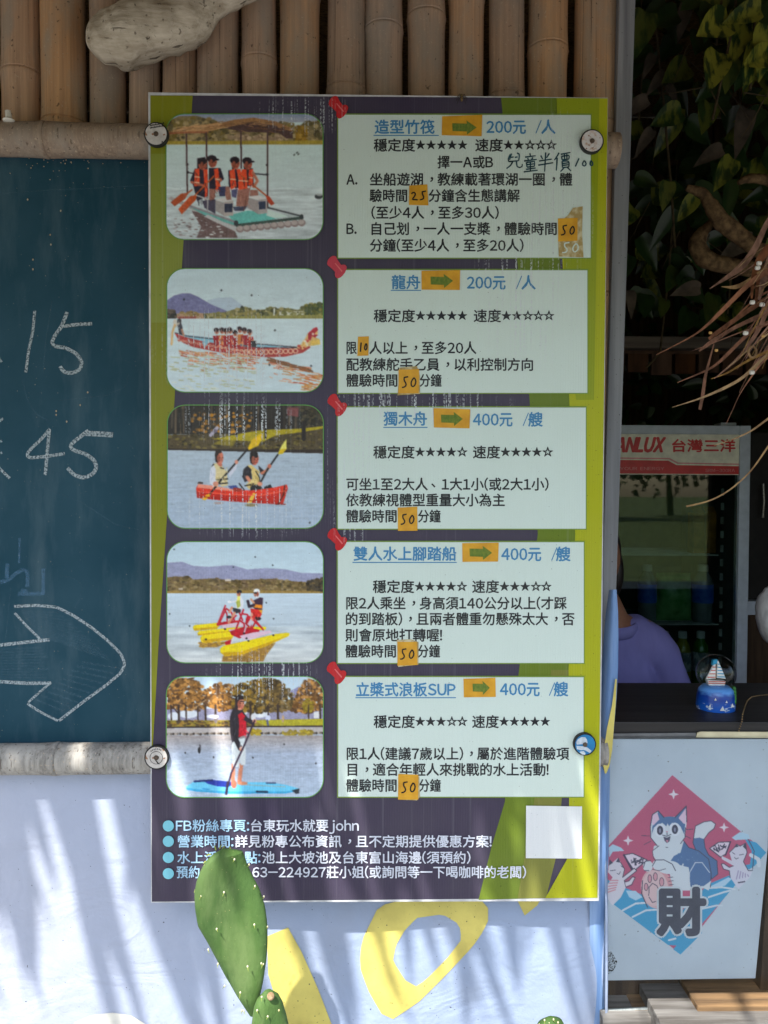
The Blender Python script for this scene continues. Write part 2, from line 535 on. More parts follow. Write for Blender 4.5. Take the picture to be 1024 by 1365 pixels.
SKIN = (178, 110, 92)
def pic_raft():
    p = Pic(10, 12, 996, 800, 250, 200, (205, 221, 221))
    p.grad(12, 60, (138, 150, 175), (165, 170, 180))
    # far bank
    hill = [(10, 12), (40, 100), (10, 205), (996, 205), (996, 40), (900, 70), (820, 90), (760, 60), (700, 110), (300, 70), (250, 30), (180, 18), (100, 14)]
    hill = [(10, 60), (90, 25), (200, 22), (300, 50), (420, 90), (640, 110), (740, 55), (800, 70), (830, 95), (900, 60), (996, 50), (996, 205), (10, 205)]
    p.poly(hill, (128, 116, 88), 14)
    p.blobs(hill, [(104, 96, 70), (150, 134, 100), (88, 80, 62), (165, 148, 112), (118, 104, 62)], 520, 15)
    p.blobs([(830, 90), (900, 95), (900, 185), (830, 185)], [(130, 105, 50), (150, 120, 55)], 70, 12)
    p.blobs([(400, 140), (770, 140), (770, 180), (400, 180)], [(170, 150, 125), (150, 130, 110)], 90, 13)
    p.poly([(10, 182), (996, 178), (996, 204), (10, 207)], (163, 146, 72), 14)
    p.grad(206, 480, (203, 221, 219), (206, 219, 221)); p.ripple(206, 480, 7, 30, 14)
    p.grad(480, 800, (206, 217, 219), (196, 204, 208)); p.ripple(470, 800, 34, 26, 9, (1, 1, 1))
    p.poly([(170, 620), (280, 640), (440, 740), (460, 790), (200, 790), (230, 720)], (118, 100, 100), 16)
    p.blobs([(60, 640), (300, 640), (420, 790), (60, 780)], [(150, 140, 140), (120, 105, 105), (215, 220, 222)], 120, 11, 0.3)
    # thatch roof
    p.poly([(360, 98), (540, 60), (760, 80), (806, 120), (806, 165), (765, 165), (720, 130), (640, 128), (480, 122)], (84, 66, 66), 12)
    p.poly([(20, 128), (120, 92), (355, 66), (380, 98), (270, 122), (150, 126), (22, 142)], (176, 140, 104), 10)
    p.poly([(355, 66), (440, 46), (560, 34), (700, 58), (800, 100), (806, 124), (700, 86), (560, 62), (380, 98)], (150, 116, 84), 14)
    for i in range(46):
        x = RNG.uniform(40, 380); y = 126 - (x - 20) * 0.11 + RNG.uniform(-26, 12)
        p.line([(x, y), (x + RNG.uniform(40, 90), y - RNG.uniform(6, 14))], 4, [(205, 172, 132), (138, 102, 74), (190, 150, 110)][i % 3])
    for i in range(40):
        x = RNG.uniform(380, 760); y = 50 + abs(x - 540) * 0.14 + RNG.uniform(0, 60)
        p.line([(x, y), (x + RNG.uniform(20, 70), y + RNG.uniform(-6, 12))], 4, [(120, 92, 72), (70, 54, 54), (170, 134, 100)][i % 3])
    p.line([(20, 134), (150, 126), (270, 126)], 12, (158, 104, 78))
    # poles and rails
    for q in ([(137, 138), (143, 512)], [(262, 130), (270, 612)], [(480, 122), (483, 350)], [(649, 112), (647, 600)]):
        p.line(q, 10, (82, 62, 66))
    p.line([(143, 378), (262, 402)], 7, (70, 64, 70)); p.line([(560, 386), (648, 394)], 8, (60, 60, 66))
    p.ell(646, 392, 9, 9, (50, 48, 54)); p.ell(146, 378, 8, 8, (50, 48, 54)); p.ell(144, 328, 7, 7, (60, 50, 54)); p.ell(645, 332, 8, 8, (60, 50, 54))
    # raft deck
    p.poly([(22, 545), (40, 530), (300, 640), (460, 690), (440, 720), (300, 670)], (178, 172, 172), 8)
    p.poly([(150, 590), (450, 690), (452, 715), (270, 660)], (120, 176, 172))
    p.poly([(400, 650), (520, 618), (640, 630), (770, 655), (660, 680), (455, 712)], (122, 192, 186), 7)
    p.poly([(650, 612), (780, 655), (700, 668), (640, 650)], (210, 226, 222))
    p.line([(650, 600), (865, 655)], 11, (88, 92, 96)); p.line([(455, 712), (640, 690), (866, 664)], 18, (74, 88, 84))
    p.line([(160, 590), (450, 692)], 12, (150, 146, 152)); p.line([(270, 655), (450, 740)], 22, (196, 196, 198)); p.ell(450, 698, 14, 18, (70, 74, 78)); p.ell(862, 658, 12, 16, (62, 68, 72))
    for i in range(10):
        x = 475 + i * 43; y = 735 - i * 4.4
        p.ell(x, y, 25, 22, (150, 136, 136)); p.ell(x - 2, y - 5, 19, 15, (186, 176, 174))
    # white boxes
    p.poly([(320, 552), (372, 570), (372, 650), (322, 620)], (172, 166, 166)); p.poly([(372, 560), (432, 556), (432, 650), (372, 654)], (188, 180, 178)); p.poly([(376, 576), (428, 574), (426, 628), (378, 630)], (62, 66, 84))
    p.poly([(320, 550), (400, 530), (432, 556), (372, 566)], (214, 212, 212))
    p.poly([(520, 536), (588, 556), (588, 640), (520, 600)], (168, 160, 160)); p.poly([(588, 548), (644, 544), (646, 634), (588, 642)], (180, 174, 174)); p.poly([(592, 562), (636, 560), (636, 608), (594, 612)], (64, 72, 92))
    p.poly([(520, 534), (590, 520), (644, 544), (588, 552)], (220, 218, 218))
    # people
    def person(hx, hy, cap, torso, vest, legs):
        p.poly(torso, (52, 48, 62), 5)
        for v in vest: p.poly(v, (228, 94, 66), 9)
        for l in legs: p.poly(l, (160, 118, 108), 8)
        p.ell(hx, hy, 27, 36, SKIN)
        p.ell(hx - 5, hy - 20, 30, 22, (44, 38, 46))
        if cap: p.ell(hx + 22, hy - 14, 20, 6, (40, 36, 44))
    p.poly([(205, 290), (255, 282), (262, 330), (250, 360), (205, 380)], (46, 36, 44))
    person(240, 328, False, [(190, 355), (268, 350), (275, 520), (205, 560), (180, 460), (160, 430)], [[(190, 360), (218, 352), (222, 462), (186, 466)], [(244, 362), (270, 356), (270, 530), (256, 532)]], [])
    p.line([(170, 440), (240, 460)], 16, SKIN)
    person(302, 312, True, [(278, 350), (352, 352), (374, 420), (350, 440), (350, 490), (280, 480)], [[(310, 360), (336, 350), (352, 470), (326, 490)]], [[(280, 480), (322, 484), (312, 560), (280, 560)], [(342, 470), (408, 466), (420, 550), (390, 552), (376, 500)]])
    p.poly([(335, 470), (384, 466), (380, 528), (346, 528)], (70, 72, 100))
    p.ell(345, 425, 16, 14, SKIN); p.poly([(270, 564), (320, 560), (310, 610), (270, 606)], (160, 130, 160))
    p.poly([(426, 285), (452, 278), (440, 350), (424, 372)], (50, 38, 44))
    person(446, 322, False, [(400, 366), (470, 356), (480, 480), (404, 470)], [[(408, 370), (440, 352), (452, 470), (416, 488)], [(452, 360), (476, 356), (490, 420), (468, 440)]], [])
    p.poly([(494, 300), (520, 290), (520, 370), (500, 372)], (50, 38, 44))
    person(524, 325, True, [(486, 360), (556, 352), (562, 460), (490, 470)], [[(488, 358), (516, 360), (522, 480), (464, 488), (462, 440)], [(530, 362), (556, 356), (556, 452), (528, 462)]], [[(460, 490), (540, 474), (520, 590), (450, 592)], [(540, 488), (586, 490), (590, 522), (536, 528)]])
    p.poly([(420, 490), (460, 480), (450, 540), (424, 530)], (96, 96, 128)); p.line([(556, 380), (584, 432), (562, 468)], 17, (190, 130, 110))
    p.poly([(240, 556), (320, 548), (320, 640), (250, 600)], (84, 80, 96), 8); p.poly([(430, 596), (520, 590), (500, 620), (440, 620)], (80, 84, 104))
    # paddles
    p.line([(310, 402), (190, 525)], 9, (190, 104, 66)); p.poly([(86, 610), (160, 528), (205, 520), (196, 552), (108, 642)], (184, 92, 56), 6)
    p.line([(172, 488), (130, 520)], 9, (170, 92, 62)); p.poly([(38, 566), (104, 512), (150, 506), (130, 545), (62, 592)], (168, 88, 58), 6)
    p.line([(470, 390), (640, 525)], 9, (180, 100, 68)); p.poly([(634, 520), (660, 530), (692, 576), (670, 586), (648, 560)], (176, 78, 56))
    for x, y, s in ((246, 334, 1), (304, 318, 1), (448, 328, 1), (528, 330, 1)): p.face(x, y, 25, s)
    for q in ([(192, 365), (216, 460)], [(250, 370), (266, 525)], [(316, 360), (348, 480)], [(412, 375), (446, 470)], [(470, 370), (515, 480)], [(534, 368), (552, 450)]): p.folds(q, [(190, 66, 48), (244, 130, 100), (90, 60, 60)], 7, 34)
    for x0, x1, y in ((190, 220, 405), (190, 218, 440), (318, 346, 420), (414, 448, 420), (466, 520, 430), (532, 556, 410)): p.line([(x0, y), (x1, y + 4)], 6, (236, 214, 190))
    p.folds([(210, 480), (262, 560)], [(36, 34, 44), (84, 80, 96)], 9, 40); p.folds([(450, 500), (530, 590)], [(130, 92, 84), (186, 144, 130)], 9, 40); p.folds([(286, 490), (318, 555)], [(130, 92, 84)], 5, 40)
    p.line([(272, 532), (270, 620)], 9, (170, 168, 172)); p.line([(200, 522), (272, 548)], 8, (196, 196, 196))
    p.ell(970, 530, 26, 16, (70, 74, 78)); p.ell(975, 520, 20, 6, (170, 176, 176))
    for q in ((816, 268), (834, 254), (842, 264)): p.ell(*q, 8, 4, (70, 80, 76), rot=-40)
    p.ripple(12, 800, 5, 100, 120)
    return p

def pic_dragon():
    p = Pic(15, 17, 997, 792, 250, 200, (208, 222, 226))
    p.grad(17, 300, (196, 212, 218), (206, 220, 224)); p.ripple(17, 300, 6, 8, 8)
    p.poly([(270, 215), (340, 200), (420, 196), (520, 270), (520, 300), (250, 300)], (184, 198, 210))
    p.poly([(15, 215), (60, 186), (110, 172), (160, 172), (215, 196), (290, 240), (390, 282), (390, 300), (15, 300)], (124, 124, 158), 5)
    p.ripple(170, 300, 9, 20, 30)
    tr = [(220, 300), (380, 290), (440, 272), (520, 258), (560, 280), (660, 270), (760, 264), (840, 276), (900, 246), (960, 240), (997, 236), (997, 330), (220, 330)]
    p.poly(tr, (124, 120, 84), 12); p.blobs(tr, [(150, 140, 92), (100, 100, 70), (132, 128, 84), (160, 150, 110), (86, 88, 66)], 340, 14)
    p.poly([(720, 286), (880, 284), (880, 308), (720, 310)], (206, 204, 190), 14)
    p.blobs([(740, 280), (890, 280), (890, 312), (740, 312)], [(124, 124, 84), (150, 146, 104)], 30, 10)
    p.line([(690, 270), (688, 316)], 9, (226, 226, 220))
    p.blobs([(890, 246), (997, 236), (997, 320), (890, 320)], [(84, 92, 64), (140, 134, 74), (110, 112, 66)], 90, 14)
    p.poly([(15, 276), (70, 280), (70, 330), (15, 330)], (70, 66, 66), 14); p.blobs([(15, 276), (75, 280), (75, 330), (15, 330)], [(60, 60, 56), (100, 90, 80)], 30, 10)
    p.poly([(78, 298), (240, 296), (250, 330), (78, 330)], (178, 150, 126), 14); p.poly([(80, 318), (200, 316), (196, 338), (90, 336)], (150, 92, 84), 12)
    p.blobs([(80, 290), (230, 288), (230, 312), (80, 312)], [(150, 130, 90), (120, 106, 78)], 30, 9)
    p.poly([(400, 318), (997, 306), (997, 330), (400, 332)], (150, 146, 92), 8)
    p.grad(333, 792, (210, 224, 228), (202, 216, 222)); p.ripple(333, 792, 9, 28, 10)
    # boat reflection
    refl = [(90, 500), (330, 560), (560, 600), (560, 740), (330, 660), (130, 560)]
    for i in range(230):
        x = RNG.uniform(90, 960); yb = 520 + (x - 90) * 0.10 if x < 600 else 580 + (x - 600) * 0.20
        y = yb + abs(RNG.normal(0, 50))
        if 560 < x < 640 and RNG.random() < .8: continue
        p.line([(x, y), (x + RNG.uniform(15, 60), y + RNG.uniform(2, 9))], RNG.uniform(4, 8), [(204, 140, 110), (178, 104, 84), (190, 150, 110), (214, 170, 140)][i % 4])
    for i in range(70):
        x = RNG.uniform(640, 900); y = 578 + (x - 640) * 0.28 + RNG.uniform(-6, 16)
        p.line([(x, y), (x + 40, y + 9)], 6, [(120, 92, 72), (150, 100, 70)][i % 2])
    for i in range(60):
        x = RNG.uniform(860, 990); y = RNG.uniform(680, 785)
        p.line([(x, y), (x + 26, y + 5)], 6, [(200, 150, 96), (186, 120, 80)][i % 2])
    for i in range(150):
        x = RNG.uniform(20, 560); y = RNG.uniform(560, 785)
        p.line([(x, y), (x + 26, y + 2)], 6, [(190, 196, 172), (176, 180, 150), (214, 220, 214)][i % 3])
    # hull
    hull = [(62, 420), (120, 444), (240, 474), (420, 500), (580, 512), (830, 514), (910, 500), (918, 512), (870, 545), (760, 570), (640, 574), (520, 560), (330, 540), (180, 510), (110, 480), (80, 452)]
    p.poly([(100, 430), (300, 452), (580, 488), (820, 508), (600, 516), (300, 492), (150, 458)], (146, 190, 206), 5)
    p.poly(hull, (168, 74, 72), 8)
    for i in range(19):
        x = 90 + i * 24.5; y = 468 + (x - 90) * 0.165
        p.ell(x, y, 11, 8, (214, 178, 158), rot=20); p.ell(x, y, 6, 4, (170, 80, 74), rot=20)
    for i in range(13):
        x = 452 + i * 31; y = 541 - max(0, i - 6) * 1.2
        for a in range(6):
            p.line([(x + 15 * math.cos(a * PI / 3), y + 15 * math.sin(a * PI / 3)), (x + 15 * math.cos(a * PI / 3 + PI / 3), y + 15 * math.sin(a * PI / 3 + PI / 3))], 6, (226, 196, 168))
    for i in range(24): p.ell(300 + i * 8 + RNG.uniform(-6, 6), 512 + i * 1.3 + RNG.uniform(-14, 14), 7, 5, [(222, 190, 160), (180, 70, 70)][i % 2])
    p.line([(66, 420), (140, 440), (330, 462), (580, 490), (830, 510)], 6, (74, 72, 80)); p.line([(330, 476), (580, 512), (830, 514)], 5, (70, 70, 80))
    p.poly([(235, 478), (290, 468), (250, 512)], (150, 190, 206))
    # crew
    for i, (x, y) in enumerate(((328, 410), (362, 408), (388, 412), (412, 408), (446, 424), (474, 402), (504, 408), (536, 418))):
        p.poly([(x - 24, y + 30), (x + 20, y + 26), (x + 34, y + 90), (x - 14, y + 88)], [(156, 52, 60), (196, 130, 80), (150, 48, 60), (170, 60, 62)][i % 4], 10)
        p.ell(x, y, 15, 20, (206, 160, 140)); p.ell(x - 3, y - 8, 16, 14, (54, 46, 52))
        p.ell(x + 20, y + 60, 9, 14, (214, 170, 130))
    p.poly([(540, 470), (576, 470), (580, 508), (545, 506)], (60, 60, 64))
    p.poly([(78, 350), (98, 338), (114, 390), (112, 430), (92, 432)], (66, 66, 74)); p.ell(92, 344, 13, 14, (60, 54, 58)); p.line([(90, 360), (66, 380)], 12, (190, 180, 170)); p.ell(66, 356, 13, 22, (212, 206, 196))
    p.line([(64, 370), (48, 420), (44, 492)], 14, (216, 186, 140)); p.line([(108, 400), (120, 436)], 12, (180, 140, 120))
    # dragon head
    p.poly([(830, 515), (860, 488), (885, 455), (900, 425), (930, 400), (960, 392), (966, 420), (952, 450), (978, 462), (978, 492), (940, 500), (905, 505), (870, 525)], (214, 184, 130), 16)
    p.poly([(902, 424), (936, 392), (958, 384), (966, 402), (940, 430), (966, 432), (946, 452), (930, 440), (918, 468), (902, 466)], (168, 54, 66), 10)
    p.poly([(918, 470), (976, 462), (980, 494), (920, 498)], (222, 192, 110), 14); p.ell(934, 428, 7, 8, (228, 214, 200))
    p.blobs([(835, 512), (900, 440), (915, 500), (870, 524)], [(232, 216, 190), (216, 180, 110), (190, 90, 80)], 50, 8)
    for x, y in ((328, 412), (362, 410), (388, 414), (412, 410), (446, 426), (474, 404), (504, 410), (536, 420)): p.face(x + 2, y + 2, 11, 1)
    p.folds([(310, 440), (560, 500)], [(120, 36, 44), (210, 110, 90), (228, 180, 140)], 34, 26)
    for q in ((357, 153), (548, 184), (486, 256), (694, 404), (122, 210), (922, 628), (660, 622)): p.ell(*q, 6, 6, (44, 50, 54))
    p.ripple(17, 792, 4, 100, 120)
    return p

def pic_kayak():
    p = Pic(18, 17, 998, 790, 250, 200, (168, 180, 190))
    p.poly([(18, 17), (998, 17), (998, 200), (18, 200)], (52, 48, 46), 8)
    for i in range(46):
        x = RNG.uniform(18, 998); w = RNG.uniform(5, 13)
        p.line([(x, 17), (x + RNG.uniform(-8, 8), RNG.uniform(120, 200))], w, [(36, 34, 36), (84, 76, 66), (60, 54, 50), (40, 40, 40), (100, 88, 74)][i % 5])
    p.blobs([(160, 60), (560, 60), (560, 190), (160, 190)], [(150, 110, 50), (110, 84, 50), (190, 140, 60)], 70, 11)
    p.poly([(770, 30), (846, 30), (840, 90), (770, 80)], (116, 74, 74), 8)
    p.blobs([(846, 17), (998, 17), (998, 150), (850, 150)], [(44, 44, 40), (64, 60, 50), (84, 76, 58)], 140, 12)
    p.poly([(18, 205), (200, 200), (420, 196), (620, 170), (860, 162), (998, 150), (998, 318), (18, 296)], (84, 74, 56), 10)
    p.blobs([(18, 205), (420, 200), (700, 200), (998, 180), (998, 300), (18, 285)], [(74, 66, 48), (100, 88, 54), (60, 54, 44), (110, 100, 60)], 320, 12, 0.5)
    p.poly([(300, 230), (480, 196), (620, 172), (840, 166), (998, 148), (998, 164), (860, 186), (700, 206), (620, 246), (420, 238)], (166, 152, 50), 14)
    p.poly([(350, 236), (450, 238), (430, 275), (300, 262)], (128, 116, 54), 14)
    p.poly([(18, 288), (998, 300), (998, 320), (18, 298)], (54, 46, 44), 8)
    p.line([(875, 130), (876, 230)], 26, (46, 42, 42)); p.line([(634, 165), (634, 222)], 14, (50, 46, 44)); p.line([(454, 165), (454, 212)], 12, (50, 46, 44))
    p.line([(290, 205), (330, 160)], 22, (176, 170, 184)); p.ell(316, 180, 16, 12, (120, 112, 126))
    p.grad(300, 790, (176, 188, 198), (166, 180, 196)); p.poly([(18, 290), (18, 298), (998, 320), (998, 296)], (54, 46, 44), 6)
    p.ripple(304, 790, 12, 60, 9)
    for i in range(90):
        x = RNG.uniform(20, 990); y = RNG.uniform(330, 780)
        p.line([(x, y), (x + RNG.uniform(15, 50), y + RNG.uniform(-2, 3))], 3.5, [(150, 162, 176), (190, 200, 208)][i % 2])
    # paddlers
    def blade(pts, c): p.poly(pts, c, 6)
    p.poly([(282, 470), (290, 412), (320, 384), (350, 392), (340, 500), (310, 525), (285, 510)], (214, 216, 224), 4)
    p.poly([(400, 440), (440, 390), (458, 386), (450, 420), (410, 470)], (206, 208, 218), 4)
    p.poly([(306, 384), (334, 380), (372, 410), (392, 440), (398, 520), (360, 530), (320, 486), (322, 420)], (214, 200, 158), 8)
    p.line([(330, 486), (396, 480)], 9, (40, 38, 40)); p.line([(346, 510), (396, 506)], 8, (40, 38, 40)); p.poly([(292, 410), (304, 386), (316, 388), (300, 400)], (34, 32, 36)); p.line([(352, 410), (372, 416)], 6, (40, 40, 40))
    p.ell(344, 346, 26, 44, (196, 124, 104)); p.poly([(316, 330), (320, 306), (345, 298), (362, 312), (340, 322), (338, 380), (320, 372)], (44, 36, 38)); p.line([(344, 385), (352, 392)], 22, (190, 120, 100))
    p.line([(352, 366), (362, 366)], 4, (230, 210, 200))
    p.poly([(490, 470), (496, 420), (522, 396), (545, 402), (550, 480), (505, 502)], (48, 46, 54), 5)
    p.poly([(590, 396), (628, 430), (622, 458), (596, 440)], (48, 46, 54))
    p.line([(612, 444), (640, 430), (664, 398)], 18, (196, 128, 104)); p.line([(520, 470), (548, 510), (600, 518)], 22, (206, 142, 118))
    p.poly([(520, 396), (546, 392), (590, 430), (604, 510), (530, 545), (510, 520), (552, 480), (546, 420)], (212, 190, 130), 8)
    p.line([(574, 432), (596, 470), (600, 500)], 6, (40, 40, 40)); p.line([(506, 524), (560, 512)], 8, (40, 38, 40))
    p.ell(564, 352, 28, 42, (196, 116, 98)); p.poly([(536, 350), (538, 314), (562, 302), (586, 316), (588, 346), (560, 350), (554, 390), (540, 380)], (36, 30, 34)); p.ell(580, 366, 6, 4, (150, 70, 66))
    p.poly([(540, 520), (600, 516), (620, 548), (540, 552)], (38, 38, 44)); p.poly([(628, 530), (666, 514), (680, 540), (624, 546)], (36, 38, 46))
    p.poly([(400, 525), (450, 520), (470, 546), (410, 546)], (70, 84, 140))
    # kayak
    p.poly([(198, 540), (212, 512), (260, 520), (340, 530), (470, 552), (560, 552), (690, 534), (770, 516), (776, 540), (745, 640), (600, 634), (400, 620), (204, 600)], (204, 62, 46), 6)
    p.poly([(200, 560), (400, 586), (600, 590), (764, 560), (745, 640), (600, 634), (400, 620), (204, 600)], (176, 46, 38), 6)
    p.poly([(212, 512), (300, 522), (470, 552), (440, 558), (300, 545), (206, 536)], (226, 150, 130), 8)
    p.line([(440, 546), (475, 550)], 22, (150, 60, 50)); p.line([(470, 510), (500, 550)], 8, (40, 36, 40)); p.poly([(206, 510), (212, 498), (240, 500), (242, 512)], (60, 50, 50))
    p.line([(756, 520), (748, 580), (716, 636)], 7, (60, 36, 36)); p.line([(700, 640), (762, 640)], 7, (120, 40, 36))
    p.line([(520, 296), (370, 470), (282, 578)], 11, (40, 38, 42)); blade([(524, 286), (548, 236), (590, 202), (614, 196), (616, 220), (590, 270), (530, 300)], (212, 178, 44))
    blade([(236, 602), (262, 580), (286, 572), (284, 592), (256, 614), (238, 612)], (222, 172, 50))
    p.line([(714, 326), (648, 420), (606, 498)], 11, (40, 38, 42)); blade([(714, 318), (738, 268), (766, 230), (768, 290), (744, 322), (718, 328)], (222, 214, 120)); blade([(716, 322), (726, 296), (766, 290), (744, 322)], (206, 176, 44))
    blade([(558, 568), (574, 572), (548, 630), (520, 634), (536, 600)], (226, 186, 80))
    p.face(350, 350, 24, 1); p.face(570, 360, 26, 1)
    p.folds([(326, 400), (392, 510)], [(180, 164, 120), (230, 220, 184)], 10, 30); p.folds([(545, 410), (596, 520)], [(172, 148, 92), (230, 214, 164)], 9, 30); p.folds([(290, 420), (330, 510)], [(186, 190, 204), (228, 230, 236)], 7, 34); p.folds([(500, 425), (540, 490)], [(30, 28, 34), (70, 68, 78)], 7, 30)
    p.line([(210, 560), (400, 578), (600, 584), (756, 556)], 5, (232, 110, 88)); p.line([(220, 590), (430, 612), (620, 622)], 5, (140, 34, 30))
    p.ell(322, 512, 18, 16, (208, 150, 128)); p.ell(452, 374, 11, 14, (210, 150, 130)); p.ell(600, 512, 16, 14, (208, 146, 122)); p.ell(660, 400, 12, 14, (190, 118, 96))
    p.ell(545, 645, 40, 9, (140, 128, 96)); p.ell(340, 632, 30, 7, (168, 150, 146))
    p.ell(914, 756, 4, 8, (50, 50, 50))
    p.ripple(17, 790, 4, 100, 120)
    return p

def pic_pedal():
    p = Pic(15, 27, 998, 787, 250, 200, (196, 212, 222))
    p.grad(27, 280, (186, 204, 214), (198, 214, 222)); p.ripple(27, 280, 6, 18, 22)
    p.poly([(15, 158), (60, 156), (110, 152), (180, 178), (280, 184), (380, 176), (430, 174), (520, 200), (640, 192), (760, 200), (860, 222), (998, 226), (998, 280), (15, 270)], (152, 154, 178), 4)
    p.ripple(160, 270, 8, 8, 14)
    bank = [(15, 250), (70, 244), (160, 248), (180, 264), (300, 256), (420, 268), (560, 264), (680, 258), (780, 272), (900, 282), (940, 268), (998, 256), (998, 362), (15, 350)]
    p.poly(bank, (118, 100, 70), 12); p.blobs(bank, [(104, 90, 58), (134, 116, 80), (88, 76, 54), (140, 124, 92), (112, 94, 74)], 520, 12, 0.6)
    p.blobs([(900, 272), (998, 256), (998, 335), (900, 335)], [(60, 54, 50), (80, 70, 54)], 90, 12)
    p.poly([(15, 336), (300, 334), (640, 332), (998, 340), (998, 360), (15, 350)], (150, 126, 74), 14)
    p.poly([(380, 262), (416, 260), (418, 274), (380, 274)], (206, 196, 184)); p.poly([(88, 318), (116, 316), (116, 330), (88, 330)], (190, 176, 160))
    p.grad(353, 560, (196, 210, 220), (186, 198, 206)); p.ripple(353, 560, 10, 34, 9)
    p.grad(560, 787, (186, 196, 202), (196, 200, 200)); p.ripple(540, 787, 36, 12, 5, (1, .95, .88))
    for r in ([(220, 660), (300, 660), (420, 650), (330, 690), (220, 690)], [(366, 744), (560, 700), (700, 660), (640, 740), (620, 780), (360, 782)]):
        p.poly(r, (150, 118, 66), 12); p.blobs(r, [(176, 142, 62), (124, 98, 62), (196, 160, 80)], 70, 12, 0.35)
    # floats
    def hull(pts, lo):
        p.poly(pts, (222, 200, 42), 5); p.poly(lo, (196, 160, 34), 5)
    hull([(178, 560), (190, 550), (330, 536), (345, 556), (330, 572), (190, 586), (180, 576)], [(180, 572), (335, 560), (330, 574), (190, 587)])
    hull([(206, 600), (220, 588), (420, 566), (600, 560), (640, 562), (636, 580), (420, 596), (210, 616)], [(208, 606), (420, 586), (420, 598), (212, 617)])
    hull([(224, 630), (240, 614), (420, 590), (440, 610), (420, 640), (260, 662), (230, 656)], [(228, 646), (424, 622), (420, 642), (260, 663)])
    p.poly([(356, 548), (498, 536), (500, 556), (372, 570)], (212, 190, 200)); p.poly([(400, 580), (500, 566), (510, 580), (420, 604)], (206, 180, 190))
    p.poly([(326, 540), (380, 528), (470, 520), (470, 532), (370, 548), (330, 556)], (176, 36, 50), 5)
    # frames
    red = (172, 34, 50)
    for q in ([(336, 540), (382, 428)], [(346, 536), (388, 446), (420, 470), (440, 524)], [(376, 450), (392, 480), (394, 520)], [(404, 540), (450, 490)], [(470, 470), (490, 520)]): p.line(q, 9, red)
    p.poly([(410, 590), (500, 560), (600, 580), (590, 600), (470, 634), (420, 612)], red, 6)
    for q in ([(444, 590), (496, 454)], [(490, 480), (520, 484), (540, 520), (545, 580)], [(470, 520), (500, 540), (505, 590)], [(540, 590), (575, 525), (620, 580)], [(520, 500), (512, 540), (530, 560)], [(560, 520), (600, 560)]): p.line(q, 10, red)
    p.ell(530, 520, 20, 28, red)
    p.poly([(380, 655), (420, 640), (412, 676), (382, 674)], red)
    p.poly([(470, 618), (560, 596), (660, 584), (680, 596), (560, 636), (500, 642)], (214, 188, 200), 4); p.line([(500, 602), (512, 560)], 10, (200, 180, 190)); p.line([(434, 628), (420, 664)], 6, (220, 200, 200))
    hull([(348, 700), (370, 680), (520, 648), (700, 606), (770, 598), (788, 604), (780, 620), (640, 682), (480, 738), (380, 746), (352, 724)], [(352, 722), (480, 718), (640, 664), (784, 610), (640, 684), (480, 739), (380, 747)])
    for q in ((528, 650), (684, 614), (516, 634), (380, 576), (500, 602), (260, 640)): p.ell(*q, 7, 6, (40, 36, 40))
    # riders
    p.poly([(452, 380), (478, 368), (498, 400), (494, 440), (460, 470), (450, 430)], (220, 220, 226)); p.poly([(448, 400), (472, 378), (478, 430), (458, 446)], (176, 180, 90), 16)
    p.ell(466, 352, 13, 20, (196, 146, 120)); p.ell(470, 341, 16, 12, (34, 34, 40)); p.poly([(456, 372), (476, 366), (476, 392), (458, 400)], (228, 222, 120))
    p.poly([(428, 440), (480, 452), (478, 470), (450, 478), (430, 462)], (50, 52, 58)); p.line([(440, 474), (404, 536)], 15, (200, 144, 116)); p.line([(424, 440), (408, 470)], 14, (206, 150, 120)); p.ell(404, 500, 16, 9, (44, 42, 48)); p.line([(412, 408), (450, 400)], 8, (222, 222, 226)); p.ell(408, 404, 12, 8, (230, 230, 232))
    p.ell(578, 352, 18, 22, (186, 138, 116)); p.ell(580, 338, 20, 17, (232, 232, 232)); p.poly([(588, 330), (598, 350), (592, 378), (572, 382)], (224, 224, 228)); p.ell(574, 348, 14, 5, (40, 36, 40))
    p.poly([(556, 396), (600, 376), (620, 380), (616, 440), (610, 476), (556, 440)], (64, 46, 62), 6); p.poly([(552, 418), (614, 424), (614, 446), (552, 438)], (220, 140, 56), 8); p.poly([(586, 452), (616, 456), (612, 478), (588, 472)], (224, 160, 60))
    p.line([(524, 400), (532, 434), (560, 426)], 18, (58, 46, 60)); p.line([(544, 388), (562, 410)], 12, (200, 150, 120))
    p.poly([(540, 446), (590, 452), (612, 482), (590, 520), (560, 514), (544, 480)], (196, 52, 50), 6); p.line([(548, 480), (546, 530)], 15, (214, 160, 140)); p.poly([(520, 545), (540, 510), (556, 530), (540, 558)], (200, 190, 200)); p.ell(585, 510, 22, 12, (40, 36, 42))
    p.face(578, 354, 16, -1); p.face(466, 354, 12, -1); p.folds([(548, 460), (600, 510)], [(150, 34, 36), (224, 92, 84)], 7, 24)
    for q in ((432, 186), (570, 122), (60, 74), (680, 174), (640, 410), (32, 480), (686, 510), (158, 556)): p.ell(*q, 5, 5, (50, 60, 66))
    p.ripple(27, 787, 4, 100, 120)
    return p

